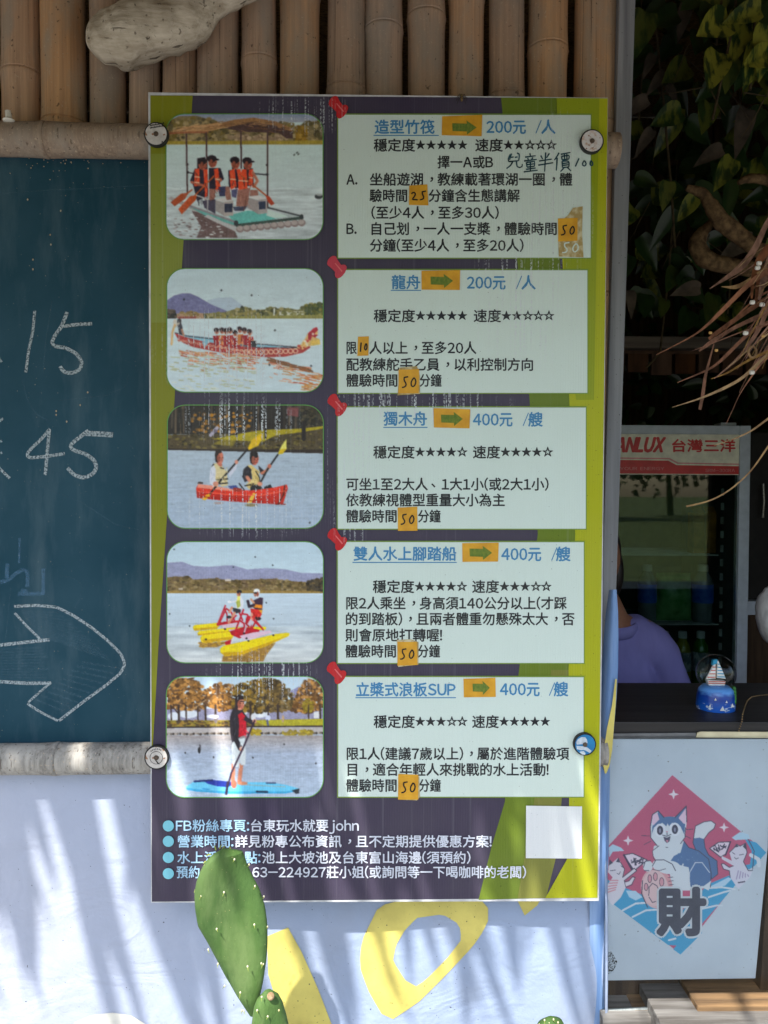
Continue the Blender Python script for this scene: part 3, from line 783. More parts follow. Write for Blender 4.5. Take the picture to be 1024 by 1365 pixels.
def pic_sup():
    p = Pic(12, 35, 998, 793, 250, 200, (172, 184, 198))
    p.grad(35, 300, (190, 208, 220), (206, 218, 224))
    p.poly([(790, 125), (850, 95), (880, 120), (880, 300), (790, 300)], (142, 142, 172))
    p.poly([(12, 235), (998, 235), (998, 310), (12, 310)], (150, 148, 170), 14)
    for q in ((150, 270, 60, 26), (60, 285, 40, 26), (480, 262, 40, 20), (600, 268, 50, 26), (300, 285, 40, 12)): p.ell(*q, (214, 218, 224))
    p.poly([(590, 262), (606, 240), (622, 262), (622, 290), (590, 290)], (228, 230, 232)); p.poly([(938, 258), (972, 254), (972, 296), (938, 296)], (216, 216, 216))
    pal = [[(158, 116, 66), (120, 88, 52), (178, 134, 80), (90, 66, 46)], [(128, 104, 50), (96, 80, 44), (150, 122, 60), (72, 60, 42)], [(96, 80, 50), (72, 60, 44), (124, 102, 62)]]
    def tree(pts, c, n, r=12):
        p.blobs(pts, [c[-1]], n // 3, r); p.blobs(pts, c, n, r)
    tree([(12, 60), (60, 40), (190, 45), (260, 120), (290, 200), (240, 250), (12, 235)], pal[0], 420, 12)
    tree([(260, 120), (330, 72), (430, 85), (440, 240), (330, 250), (280, 220)], pal[0], 260, 11)
    tree([(430, 120), (470, 76), (560, 58), (650, 44), (720, 60), (720, 250), (560, 262), (430, 240)], pal[1], 460, 12)
    tree([(660, 45), (740, 70), (810, 150), (820, 210), (760, 262), (640, 250)], pal[2], 260, 12)
    tree([(820, 180), (860, 90), (900, 50), (960, 60), (998, 120), (998, 250), (880, 262), (800, 250)], pal[0][1:], 300, 12)
    tree([(870, 200), (900, 160), (940, 200), (930, 260), (875, 260)], [(150, 132, 50), (128, 110, 44)], 70, 9)
    for x, w in ((88, 14), (134, 9), (208, 8), (256, 12), (320, 14), (712, 14), (650, 9), (905, 9), (978, 12), (40, 9), (540, 14)): p.line([(x, 215), (x + 3, 335)], w, (62, 50, 46))
    p.line([(170, 250), (260, 180)], 6, (176, 150, 116)); p.line([(60, 235), (88, 270)], 7, (70, 56, 50))
    p.poly([(12, 310), (560, 308), (640, 306), (998, 300), (998, 352), (12, 352)], (140, 126, 60), 12)
    p.poly([(560, 310), (998, 300), (998, 340), (640, 346)], (168, 160, 58), 12); p.blobs([(12, 310), (560, 310), (560, 345), (12, 345)], [(96, 78, 50), (150, 120, 64), (70, 58, 46)], 160, 12, 0.35)
    p.ell(322, 300, 12, 30, (120, 110, 110)); p.ell(318, 288, 16, 12, (216, 212, 212)); p.ell(650, 295, 16, 18, (206, 210, 226)); p.line([(646, 310), (652, 345)], 12, (90, 96, 130)); p.ell(745, 300, 8, 24, (176, 150, 120)); p.ell(558, 290, 16, 22, (214, 214, 216))
    p.line([(12, 354), (998, 346)], 9, (58, 48, 46)); p.poly([(12, 360), (998, 352), (998, 384), (12, 392)], (178, 172, 170), 8)
    for i in range(70):
        x = 12 + i * 14.3; p.ell(x, 396 - i * 0.1 + RNG.uniform(-3, 3), RNG.uniform(6, 12), 8, [(70, 62, 58), (170, 160, 150), (120, 110, 100)][i % 3])
    p.blobs([(540, 365), (600, 372), (600, 410), (540, 410)], [(178, 158, 56), (150, 130, 50)], 40, 10); p.blobs([(740, 375), (930, 372), (930, 406), (740, 408)], [(170, 152, 62), (140, 124, 60)], 80, 9)
    p.grad(408, 520, (160, 152, 150), (166, 176, 192)); p.grad(520, 793, (166, 176, 192), (176, 190, 206)); p.ripple(405, 793, 16, 46, 14); p.ripple(405, 793, 16, 90, 60)
    # board
    p.poly([(134, 728), (190, 690), (300, 684), (440, 700), (640, 698), (760, 714), (846, 738), (846, 752), (760, 768), (400, 770), (200, 756), (140, 744)], (120, 194, 222), 4)
    p.poly([(134, 734), (260, 750), (400, 756), (760, 758), (846, 742), (846, 753), (760, 770), (400, 772), (200, 758), (140, 746)], (76, 164, 206), 4)
    p.poly([(250, 694), (300, 684), (400, 694), (450, 702), (400, 730), (330, 724), (270, 708)], (44, 62, 146), 4); p.line([(188, 694), (300, 686)], 12, (40, 50, 100)); p.line([(580, 758), (646, 760)], 12, (40, 50, 70)); p.line([(640, 704), (700, 704)], 6, (50, 60, 90)); p.poly([(800, 750), (848, 738), (846, 770), (826, 772)], (50, 56, 64))
    p.line([(460, 712), (760, 728)], 4, (170, 170, 170)); p.line([(240, 740), (280, 744)], 8, (70, 150, 200))
    # person
    p.line([(432, 590), (430, 700)], 24, (190, 130, 108)); p.line([(482, 590), (470, 700)], 26, (196, 134, 110)); p.ell(490, 706, 32, 11, (206, 146, 120)); p.ell(436, 712, 18, 26, (190, 120, 100))
    p.poly([(420, 440), (504, 420), (512, 520), (508, 590), (480, 592), (474, 560), (462, 604), (430, 600)], (206, 212, 214), 4)
    p.poly([(424, 250), (446, 222), (486, 240), (520, 290), (512, 380), (470, 420), (424, 450), (412, 380), (410, 290)], (52, 46, 54), 5)
    p.poly([(462, 276), (486, 258), (512, 290), (516, 400), (466, 416), (470, 330)], (180, 34, 54), 7)
    p.line([(440, 260), (444, 420), (476, 486)], 30, (46, 42, 50)); p.line([(510, 300), (556, 326)], 26, (50, 46, 54)); p.ell(566, 316, 13, 14, (206, 150, 126)); p.ell(484, 490, 14, 16, (206, 150, 126))
    p.ell(474, 206, 28, 40, (202, 140, 116)); p.poly([(446, 240), (442, 170), (466, 144), (494, 156), (500, 178), (470, 182), (460, 240)], (42, 36, 40)); p.line([(474, 190), (500, 192)], 7, (50, 40, 44)); p.ell(486, 232, 8, 4, (170, 90, 84))
    p.face(480, 206, 24, 1); p.folds([(420, 260), (456, 430)], [(34, 30, 36), (76, 70, 80)], 10, 44); p.folds([(468, 290), (512, 400)], [(150, 24, 42), (206, 70, 84)], 8, 40); p.folds([(430, 450), (504, 580)], [(180, 188, 194), (226, 230, 230)], 12, 46)
    p.line([(566, 312), (500, 470), (420, 640), (386, 770)], 11, (58, 44, 62)); p.line([(398, 700), (388, 772)], 16, (50, 40, 60))
    p.line([(452, 160), (450, 250)], 9, (56, 46, 50))
    p.ell(218, 498, 9, 20, (36, 34, 38)); p.line([(222, 465), (224, 492)], 8, (60, 56, 60))
    for q in ((556, 544), (752, 460), (308, 542), (130, 514), (952, 580)): p.ell(*q, 5, 6, (46, 44, 48))
    p.ripple(35, 793, 5, 100, 120)
    return p

def pic_cat():
    """lucky-cat new-year print, in the coordinates of the poster"""
    p = Pic(15, 50, 1001, 1160, 290, 326, (196, 206, 214))
    INK = (74, 74, 96); BLUE = (84, 116, 158); SEA = (66, 154, 194); WH = (206, 212, 218); PK = (186, 92, 122)
    p.poly([(420, 62), (990, 530), (860, 660), (740, 800), (470, 1148), (425, 1110), (395, 1086), (20, 810), (24, 500)], PK, 3)
    # sea
    p.poly([(20, 690), (45, 700), (140, 745), (250, 790), (330, 880), (470, 890), (640, 720), (760, 670), (860, 660), (740, 800), (600, 960), (600, 1020), (470, 1148), (425, 1115), (445, 1092), (395, 1090), (160, 915), (20, 810)], SEA, 3)
    for q in ([(140, 760), (200, 762), (240, 800), (200, 820), (160, 800)], [(640, 740), (760, 680), (780, 690), (740, 730), (690, 742)], [(60, 480), (110, 500), (130, 520), (60, 525), (40, 560), (35, 500)], [(780, 440), (830, 405), (880, 420), (890, 450), (800, 455)]): p.poly(q, (176, 206, 224))
    for q in ([(120, 880), (200, 838), (330, 830)], [(180, 920), (260, 880), (330, 875)], [(640, 800), (730, 770), (770, 760)], [(600, 870), (690, 850), (720, 850)], [(400, 1060), (440, 1050)], [(640, 745), (720, 740), (800, 752)]): p.line(q, 11, WH)
    p.poly([(860, 450), (930, 470), (990, 530), (920, 610), (860, 650), (840, 610), (890, 600), (900, 520)], SEA); p.line([(895, 545), (940, 570), (945, 610)], 22, WH); p.line([(880, 450), (915, 520), (905, 640)], 5, INK); p.line([(850, 604), (870, 636), (905, 640)], 12, WH)
    # sparkles
    for x, y, r in ((428, 178, 32), (153, 458, 32), (733, 378, 30)):
        p.poly([(x, y - r), (x + r * .25, y - r * .25), (x + r, y), (x + r * .25, y + r * .25), (x, y + r), (x - r * .25, y + r * .25), (x - r, y), (x - r * .25, y - r * .25)], (222, 214, 222))
    # tail
    tl = [(560, 370), (610, 345), (655, 338), (682, 358), (672, 385), (640, 410), (612, 450), (618, 500), (640, 545), (690, 580), (696, 660), (660, 690), (620, 600), (560, 510), (545, 470)]
    p.poly(tl, BLUE); p.poly([(560, 370), (610, 345), (655, 338), (682, 358), (672, 385), (640, 410), (612, 448), (585, 440), (552, 444)], WH); p.line(tl + [tl[0]], 5, INK)
    # body
    bd = [(310, 490), (300, 540), (330, 590), (400, 620), (420, 760), (520, 760), (650, 740), (656, 660), (640, 570), (580, 520), (520, 500), (490, 460)]
    p.poly(bd, WH); p.poly([(490, 460), (520, 500), (590, 525), (645, 580), (656, 660), (645, 730), (530, 738), (520, 620), (440, 600), (410, 580), (430, 550), (470, 530)], BLUE, 3)
    p.line([(420, 660), (470, 640), (486, 600)], 8, WH); p.line(bd[6:] + [bd[6]][:0], 5, INK); p.line([(520, 740), (525, 650), (560, 590), (600, 590), (645, 650)], 5, WH)
    p.poly([(600, 740), (656, 700), (640, 760)], WH)
    for i in range(12): p.line([(430 + RNG.uniform(0, 150), 530 + RNG.uniform(0, 80))] * 2, 8, (104, 134, 172))
    # head
    p.poly([(288, 370), (302, 300), (335, 278), (368, 318), (440, 312), (505, 248), (508, 340), (498, 440), (470, 478), (400, 500), (330, 485), (290, 440)], WH)
    p.poly([(300, 370), (330, 320), (400, 312), (460, 316), (498, 360), (492, 420), (470, 372), (420, 350), (392, 380), (360, 350), (310, 378), (296, 420)], BLUE, 3)
    p.poly([(335, 278), (370, 318), (340, 345), (326, 320)], BLUE); p.poly([(505, 248), (500, 300), (470, 338), (436, 320)], BLUE)
    p.poly([(300, 304), (330, 290), (342, 330), (306, 366), (296, 350)], (218, 190, 208)); p.poly([(502, 262), (504, 350), (490, 356), (458, 322)], (218, 190, 208))
    p.line([(288, 372), (300, 300), (335, 278), (370, 318)], 6, INK); p.line([(436, 318), (505, 248), (508, 345)], 6, INK); p.line([(288, 372), (290, 440), (330, 490)], 5, INK); p.line([(500, 380), (496, 440), (470, 476)], 5, INK)
    for x, y in ((346, 396), (436, 390)):
        p.ell(x, y, 34, 40, (216, 220, 228)); p.ell(x, y, 19, 28, (62, 64, 84)); p.ell(x, y + 2, 6, 14, (130, 134, 156))
    p.poly([(392, 352), (412, 400), (372, 402)], WH); p.poly([(380, 400), (396, 400), (388, 410)], (200, 130, 150)); p.line([(388, 410), (388, 425)], 4, INK); p.line([(362, 425), (388, 432), (412, 420)], 5, INK)
    p.poly([(366, 434), (388, 440), (410, 430), (404, 462), (388, 474), (374, 460)], INK); p.poly([(380, 456), (398, 454), (390, 472)], (196, 130, 150))
    for q in ([(235, 428), (285, 430)], [(250, 482), (290, 462)], [(500, 392), (545, 388)], [(500, 430), (530, 444)], [(340, 490), (300, 520)], [(380, 498), (394, 500)], [(300, 520), (306, 560)], [(306, 560), (320, 585)]): p.line(q, 4, INK)
    # coin
    p.ell(312, 750, 80, 118, (210, 176, 178), rot=-8); p.ell(330, 742, 92, 118, (206, 150, 156), rot=-8); p.ell(318, 746, 78, 110, (214, 184, 186), rot=-8)
    for i in range(5): p.line([(392 + i * 3, 660 + i * 22), (424 + i, 656 + i * 22)], 4, INK)
    for q in ((262, 738, 13, 24), (284, 688, 13, 26), (318, 676, 14, 26), (356, 708, 15, 28)): p.ell(*q, INK); p.ell(q[0], q[1], q[2] - 4, q[3] - 4, (206, 150, 160))
    p.line([(278, 790), (280, 740), (300, 716), (326, 730), (340, 760)], 5, INK); p.line([(280, 800), (300, 832), (320, 826)], 5, INK); p.line([(240, 700), (236, 780), (270, 860)], 6, INK)
    for q in ((272, 612, 30, 34), (340, 604, 40, 34), (400, 620, 70, 40)): p.ell(*q, WH)
    p.line([(246, 620), (256, 584), (290, 578)], 5, INK); p.line([(300, 612), (320, 576), (370, 574), (420, 600), (440, 640)], 5, INK); p.line([(250, 640), (280, 640)], 4, INK); p.line([(300, 632), (340, 640), (380, 628)], 4, INK)
    # fans and small cats
    for f in ([(128, 545), (180, 535), (268, 575), (190, 640)], [(646, 505), (700, 468), (772, 465), (742, 540), (712, 558)]):
        p.poly(f, (220, 206, 218)); p.line(f + [f[0]], 6, INK)
    p.line([(128, 545), (180, 640)], 12, (74, 60, 90)); p.line([(772, 465), (742, 545)], 9, (74, 60, 90))
    for cx, cy in ((190, 585), (225, 580), (688, 505), (728, 498)):
        for i in range(7): p.line([(cx + RNG.uniform(-20, 20), cy + RNG.uniform(-22, 22)), (cx + RNG.uniform(-20, 20), cy + RNG.uniform(-22, 22))], 7, INK)
    c1 = [(36, 590), (60, 590), (95, 560), (108, 590), (132, 630), (120, 680), (190, 625), (205, 640), (130, 700), (140, 740), (110, 800), (60, 850), (22, 805), (24, 730), (60, 680), (32, 650)]
    p.poly(c1, (212, 206, 214)); p.line(c1[3:10], 5, INK); p.poly([(36, 610), (40, 570), (62, 592)], INK); p.poly([(80, 588), (95, 558), (106, 590)], INK)
    for i in range(5): p.line([(30 + i * 3, 770 - i * 18), (76 + i * 4, 755 - i * 14)], 7, (206, 140, 150))
    p.line([(46, 640), (76, 636)], 4, INK); p.line([(110, 610), (122, 620)], 4, INK); p.line([(86, 656), (98, 662), (106, 646)], 4, INK); p.line([(140, 740), (175, 725), (196, 680), (180, 676), (160, 700), (132, 708)], 5, INK); p.poly([(140, 735), (172, 722), (192, 684), (180, 680), (160, 704), (134, 712)], (212, 206, 214))
    c2 = [(766, 530), (795, 500), (810, 480), (830, 492), (860, 475), (872, 530), (850, 585), (880, 640), (905, 640), (890, 680), (820, 752), (770, 680), (765, 640), (730, 630), (716, 600), (730, 596), (765, 620), (790, 610), (720, 570), (718, 550), (780, 580)]
    p.poly(c2, (208, 204, 216)); p.line(c2[:9], 5, INK); p.line(c2[11:18], 5, INK); p.poly([(846, 492), (866, 470), (872, 520)], INK); p.poly([(795, 500), (806, 478), (822, 495)], INK)
    for i in range(5): p.line([(820 + i * 14, 640 + i * 6), (808 + i * 18, 690 - i * 4)], 7, (160, 150, 182))
    p.line([(784, 530), (798, 540)], 4, INK); p.line([(826, 545), (852, 540)], 4, INK); p.line([(796, 560), (806, 570), (820, 562)], 4, INK); p.line([(820, 712), (858, 706)], 8, INK)
    # dark diamond rim pieces
    p.line([(24, 500), (140, 380), (420, 62), (836, 408)], 3, (200, 120, 146))
    return p

# ---------------------------------------------------------------- materials
M = {}
M['ground'] = mk('packed_ground', S(150, 148, 146), S(122, 120, 118), 0.9, 0.1, (3, 3, 3), bump=0.4, bdist=0.02)
M['lawn'] = mk('lawn_grass', S(104, 116, 66), S(76, 90, 48), 0.9, 0.1, (2, 2, 2), bump=0.4, bdist=0.03)
M['floor'] = mk('concrete', S(110, 106, 98), None, 0.8, 0.2, (6, 6, 6))
def bamboo_mat(name, ca, cb, cc):
    t = NT(name)
    n1 = t.noise(t.coord((120, 120, 1.6)), 1, 6, 0.65)
    n2 = t.noise(t.coord((14, 14, 5), loc=(5, 2, 1)), 1, 7, 0.65)
    c = t.mix(t.rng(n1, 0.34, 0.64), ca, cb)
    c = t.mix(t.rng(n2, 0.44, 0.62, 0, 0.8), c, cc)
    oi = t.new('ShaderNodeObjectInfo')
    hs = t.new('ShaderNodeHueSaturation')
    t.l(t.rng(oi.outputs['Random'], 0, 1, 0.80, 1.12), hs.inputs['Value'])
    t.l(t.rng(t.math('FRACT', t.math('MULTIPLY', oi.outputs['Random'], 7.31)), 0, 1, 0.72, 1.04), hs.inputs['Saturation'])
    t.l(c, hs.inputs['Color']); c = hs.outputs[0]
    crack = t.rng(t.noise(t.coord((150, 150, 0.7), loc=(1, 4, 9)), 1, 2), 0.66, 0.70, 0, 0.55)
    c = t.mix(crack, c, S(66, 50, 38))
    sp = t.rng(t.noise(t.coord((1, 1, 0.8), loc=(7, 3, 2)), 130, 2, 0.4), 0.70, 0.74, 0, 0.6)
    c = t.mix(sp, c, S(46, 36, 28))
    sp2 = t.rng(t.noise(t.coord((1, 1, 1), loc=(1, 8, 2)), 240, 1, 0.4), 0.68, 0.72, 0, 0.5)
    c = t.mix(sp2, c, S(196, 176, 150))
    h = t.math('ADD', n1, t.math('MULTIPLY', crack, -1.2))
    h = t.math('ADD', h, t.math('MULTIPLY', n2, 1.5))
    t.bump(h, 0.45, 0.0025)
    return t.set(c, 0.62, 0.3)
M['cane'] = bamboo_mat('bamboo_cane_skin', S(208, 166, 124), S(176, 138, 104), S(166, 150, 130))
M['rail'] = bamboo_mat('bamboo_rail_skin', S(170, 142, 112), S(138, 112, 88), S(156, 142, 124))
M['rail_grey'] = bamboo_mat('bamboo_weathered_skin', S(160, 156, 148), S(108, 104, 98), S(174, 170, 162))
M['chip'] = mk('cut_bamboo_wood', S(196, 182, 156), S(150, 132, 106), 0.8, 0.2, (60, 60, 20), bump=0.3)
M['white_plastic'] = mk('white_plastic', S(222, 220, 208), S(206, 202, 188), 0.45, 0.4)
t = NT('driftwood')
rot = (0, R(-38), 0)
g1 = t.noise(t.coord((9, 60, 70), rot=rot), 1, 8, 0.65); g2 = t.noise(t.coord((7, 9, 9), loc=(3, 1, 2)), 1, 5)
c = t.mix(t.rng(g1, 0.3, 0.68), S(156, 142, 120), S(210, 200, 180))
c = t.mix(t.rng(g2, 0.52, 0.72, 0, 0.6), c, S(112, 98, 78))
ck = t.rng(t.noise(t.coord((4, 90, 80), loc=(8, 2, 1), rot=rot), 1, 3), 0.64, 0.69)
c = t.mix(t.math('MULTIPLY', ck, 0.75), c, S(58, 48, 38))
pit = t.rng(t.noise(t.coord((1, 1, 1)), 110, 2, 0.4), 0.68, 0.72)
c = t.mix(t.math('MULTIPLY', pit, 0.6), c, S(70, 60, 48))
h = t.math('ADD', t.math('ADD', t.math('MULTIPLY', g1, 1.2), t.math('MULTIPLY', ck, -1.3)), t.math('MULTIPLY', pit, -0.5))
t.bump(h, 0.6, 0.005)
M['drift'] = t.set(c, 0.85, 0.2)
M['drift_dark'] = mk('driftwood_brown', S(140, 112, 80), S(92, 70, 48), 0.8, 0.2, (30, 30, 30), 6, bump=0.5)
M['post'] = mk('grey_painted_wood', S(150, 152, 154), S(112, 114, 118), 0.75, 0.25, (60, 60, 2.0), 6, 0.3, 0.7, 0.5, 0.002, specks=S(60, 60, 62), speck_scale=260, speck_amt=0.74)
M['dark_wood'] = mk('dark_interior_wood', S(84, 66, 48), S(54, 42, 32), 0.8, 0.2, (40, 40, 3), 5, bump=0.4)
M['black_wood'] = mk('black_stained_wood', S(44, 42, 42), S(26, 25, 26), 0.5, 0.4, (3, 60, 60), 5, bump=0.25)
M['beam'] = mk('grey_brown_beam', S(118, 108, 98), S(84, 76, 70), 0.8, 0.2, (2, 30, 30))
M['thatch'] = mk('dry_thatch', S(150, 120, 76), S(96, 74, 44), 0.9, 0.1, (60, 60, 8), bump=0.5)

# banner vinyl: printed from pale lavender to blue, wavy
t = NT('banner_vinyl')
sx = t.new('ShaderNodeSeparateXYZ'); t.l(t.coord(), sx.inputs[0])
g = t.rng(t.math('ADD', sx.outputs[0], t.math('MULTIPLY', t.noise(t.coord((2.5, 2.5, 2.5)), 1, 3), 0.5)), -0.45, 0.55)
c = t.mix(g, S(178, 184, 202), S(152, 168, 196))
blot = t.noise(t.coord((7, 7, 4)), 1, 5)
c = t.mix(t.rng(blot, 0.52, 0.7, 0, 0.3), c, S(150, 156, 170))
vz = t.rng(sx.outputs[2], 0.72, 1.02)
c = t.mix(t.math('MULTIPLY', t.math('MULTIPLY', vz, t.rng(sx.outputs[0], -0.8, -0.35)), 0.75), c, S(112, 148, 194))
c = t.mix(t.rng(t.noise(t.coord((1, 1, 1)), 210, 1, 0.3), 0.775, 0.80, 0, 0.8), c, S(60, 56, 60))
t.bump(t.math('ADD', t.math('ADD', t.noise(t.coord((14, 14, 9)), 1, 4), t.math('MULTIPLY', t.noise(t.coord((5, 5, 9), rot=(0, .5, 0)), 1, 3, .5, 1.5), 1.6)), t.math('MULTIPLY', t.noise(t.coord((250, 250, 250)), 1, 1), 0.10)), 0.4, 0.012)
M['banner'] = t.set(c, 0.45, 0.35)
M['banner_yellow'] = mk('banner_yellow_print', S(220, 206, 112), S(192, 178, 96), 0.45, 0.35, (9, 9, 9), 6, 0.36, 0.6, 0.35, 0.008, specks=S(90, 86, 60), speck_scale=210, speck_amt=0.75)
M['banner_cream'] = mk('banner_cream_print', S(226, 226, 216), S(212, 212, 206), 0.45, 0.35)
M['banner_flap'] = mk('banner_back_blue', S(98, 134, 184), S(136, 164, 204), 0.45, 0.35, (60, 60, 3), 3)

# chalkboard
t = NT('chalkboard_green')
n = t.noise(t.coord((4, 4, 4)), 1, 6)
sz = t.new('ShaderNodeSeparateXYZ'); t.l(t.coord(), sz.inputs[0])
c = t.mix(t.rng(sz.outputs[2], 1.1, 2.2), S(26, 66, 82), S(26, 60, 62))
c = t.mix(t.rng(n, 0.35, 0.75, 0, 0.25), c, S(84, 116, 130))
sm = t.noise(t.coord((14, 9, 3.0), rot=(0, 0.6, 0)), 1, 7, 0.65)
c = t.mix(t.rng(sm, 0.50, 0.76, 0, 0.26), c, S(120, 140, 148))
c = t.mix(t.rng(t.noise(t.coord((1, 1, 1)), 300, 1, 0.3), 0.78, 0.80, 0, 0.7), c, S(190, 180, 150))
M['chalkboard'] = t.set(c, 0.6, 0.16)
def chalk(name, col, lo, hi, amax):
    t = NT(name)
    n = t.noise(t.coord((260, 1, 260)), 1, 3)
    f = t.rng(n, lo, hi, 0, amax)
    t.set(col, 0.95, 0.05)
    tr = t.new('ShaderNodeBsdfTransparent'); mx = t.new('ShaderNodeMixShader')
    t.l(f, mx.inputs[0]); t.l(tr.outputs[0], mx.inputs[1]); t.l(t.b.outputs[0], mx.inputs[2]); t.l(mx.outputs[0], t.out.inputs[0])
    return t.m
M['chalk'] = chalk('white_chalk', S(196, 208, 212), 0.28, 0.66, 0.80)
M['chalk_soft'] = chalk('rubbed_chalk', S(120, 150, 168), 0.35, 0.75, 0.28)
M['chalk_blue'] = chalk('blue_chalk', S(110, 150, 184), 0.3, 0.7, 0.55)

# board prints
M['foam'] = mk('board_white_edge', S(214, 216, 218), S(180, 182, 184), 0.6, 0.3)
M['purple'] = printmat('purple_print', S(66, 59, 80))
M['lime'] = printmat('lime_print', S(172, 176, 16)); M['lime2'] = printmat('lime_green_print', S(146, 160, 20))
M['olive'] = printmat('olive_print', S(104, 124, 34)); M['olive2'] = printmat('dull_olive_print', S(122, 124, 52))
M['sage'] = printmat('faded_olive_print', S(138, 148, 56)); M['mustard'] = printmat('mustard_green_print', S(132, 136, 24))
M['panel'] = printmat('pale_mint_print', S(214, 230, 222)); M['panel_rim'] = printmat('panel_rim_print', S(122, 152, 62))
M['photo_rim'] = printmat('photo_rim_print', S(100, 158, 80)); M['photo'] = printmat('photo_print_ink', None, attr='paint', streak=1.2)
M['ink'] = printmat('black_ink', S(38, 40, 46), streak=0.5); M['blue_ink'] = printmat('blue_ink', S(66, 136, 184), streak=0.5)
M['white_ink'] = printmat('pale_ink', S(214, 220, 234), streak=0.4); M['sky_ink'] = printmat('light_blue_ink', S(164, 204, 232), streak=0.4)
M['bullet'] = printmat('cyan_ink', S(128, 206, 224), streak=0.4)
M['pin'] = printmat('red_pin_ink', S(196, 32, 42), streak=0.6); M['pin_hi'] = printmat('pink_ink', S(226, 110, 112), streak=0.6); M['pin_pale'] = printmat('faded_red_ink', S(204, 62, 82), streak=1.0)
M['white_card'] = printmat('white_card_print', S(226, 230, 232))
M['sticker'] = mk('orange_sticker', S(224, 168, 46), S(204, 146, 36), 0.5, 0.35, (40, 1, 40), bump=0.15)
M['arrow'] = mk('green_marker', S(92, 118, 50), S(120, 134, 56), 0.7, 0.2, (220, 1, 120), 3)
M['marker'] = mk('black_marker', S(26, 26, 26), S(40, 38, 30), 0.5, 0.3)
M['marker_green'] = mk('dark_green_marker', S(24, 48, 52), S(36, 84, 100), 0.5, 0.3, (90, 1, 90))
M['glue'] = mk('torn_tape_residue', S(170, 148, 96), S(206, 196, 160), 0.8, 0.15, (60, 1, 50), 5, 0.4, 0.55)

# ---------------------------------------------------------------- ground and kiosk shell
tag(MB().box(-60, 60, -60, 60, -0.3, 0.0).build('ground', M['ground']), kind='structure')
tag(MB().box(-300, 300, -400, -9, -0.28, 0.012).build('lawn', M['lawn']), kind='structure')
tag(MB().box(-2.6, 3.2, 0.12, 3.5, 0.0, 0.03).build('floor', M['floor']), kind='structure')

CTZ = at(900, 962, -0.02).z
kiosk = thing('kiosk_shell', 'dark timber shell of the kiosk behind the bamboo wall and the counter', 'kiosk', (0, 1.8, 0))
mb = MB()
for i in range(29):
    x = -2.6 + i * 0.2
    mb.box(x + 0.003, x + 0.197, 3.42 + 0.004 * (i % 3), 3.46, 0.0, 3.965)
mb.box(-2.62, 3.22, 3.475, 3.50, 0.0, 3.96)
mb.build('back_wall', M['dark_wood'], kiosk)
mb = MB()
for i in range(17):
    y = 0.12 + i * 0.2
    mb.prism([(3.16 + 0.004 * (i % 3), y + 0.001, 0), (3.16 + 0.004 * (i % 3), y + 0.199, 0), (3.16 + 0.004 * (i % 3), y + 0.199, 2.72 + (y + 1.399) * 0.27), (3.16 + 0.004 * (i % 3), y + 0.001, 2.72 + (y + 1.201) * 0.27)], (0.04, 0, 0))
mb.build('side_wall', M['dark_wood'], kiosk)
MB().prism([(-2.64, 0.12, 0), (-2.64, 3.42, 0), (-2.64, 3.42, 3.96), (-2.64, 0.12, 3.07)], (0.04, 0, 0)).build('side_wall', M['dark_wood'], kiosk)
mb = MB()
for i in range(12):
    x = 1.78 + i * 0.118
    mb.box(x + 0.002, x + 0.116, 0.06 + 0.004 * (i % 3), 0.10, CTZ + 0.004, 3.055)
mb.build('added_front_wall', M['dark_wood'], kiosk)  # unseen wall, added to narrow the opening and keep the inside dark

# the wood across the lawn, far in front of the wall (seen mirrored in the fridge door)
wd = MB(); rw = random.Random(21)
for i in range(16):
    cx_, cy_, hh = -44 + i * 6 + rw.uniform(-2, 2), -46 + rw.uniform(-6, 6), rw.uniform(5, 9)
    wd.tube([(cx_, cy_, 0), (cx_ + rw.uniform(-.4, .4), cy_, hh * .6)], [.25, .12], 7)
    for k in range(900):
        p_ = Vector((cx_, cy_, hh * .62)) + Vector((rw.gauss(0, 1.9), rw.gauss(0, 1.5), rw.gauss(0, hh * .19)))
        a_ = Vector((rw.uniform(-1, 1), rw.uniform(-1, 1), rw.uniform(-1, 1))).normalized() * rw.uniform(.15, .35); b_ = a_.orthogonal().normalized() * rw.uniform(.15, .3)
        wd.add([p_ - a_, p_ + b_, p_ + a_, p_ - b_], [(0, 1, 2, 3)])
tag(wd.build('tree_line', M['lawn'], fix=False), 'far row of trees across the lawn, mirrored in the fridge door', 'trees', kind='stuff')

# thatched roof that shades the upper part of the wall; the fringe of palm leaf throws the streaks of light
ROOF_Z0, ROOF_Y0 = 2.72, -1.20
roof = thing('thatched_roof', 'thatched palm leaf roof over the kiosk, its ragged eave throwing the streaky shade', 'roof', (0, 0, ROOF_Z0))
sl = 0.27
def rz(y): return ROOF_Z0 + (y - ROOF_Y0) * sl
mb = MB()
mb.prism([(-3.4, ROOF_Y0, rz(ROOF_Y0)), (-3.4, 3.7, rz(3.7)), (-3.4, 3.7, rz(3.7) + 0.16), (-3.4, ROOF_Y0, rz(ROOF_Y0) + 0.14)], (7.4, 0, 0))
mb.build('roof_slab', M['thatch'], roof)
mb = MB()
rr = random.Random(5)
def frond(mb, x, L, w, lean, bend, y0):
    n = 7; vs = []; fs = []
    for i in range(n + 1):
        s = i / n
        cx = x + lean * s * L + bend * s * s
        cz = rz(ROOF_Y0) + 0.05 - s * L
        cy = y0 + 0.03 * math.sin(s * 2 + x * 9)
        ww = w * (1 - s ** 5) * 0.5 * (0.75 + 0.25 * math.sin(s * 3)) + 0.0015
        vs += [(cx - ww, cy, cz), (cx + ww, cy + 0.004, cz)]
    for i in range(n): fs.append((2 * i, 2 * i + 1, 2 * i + 3, 2 * i + 2))
    mb.add(vs, fs)
x = -3.2
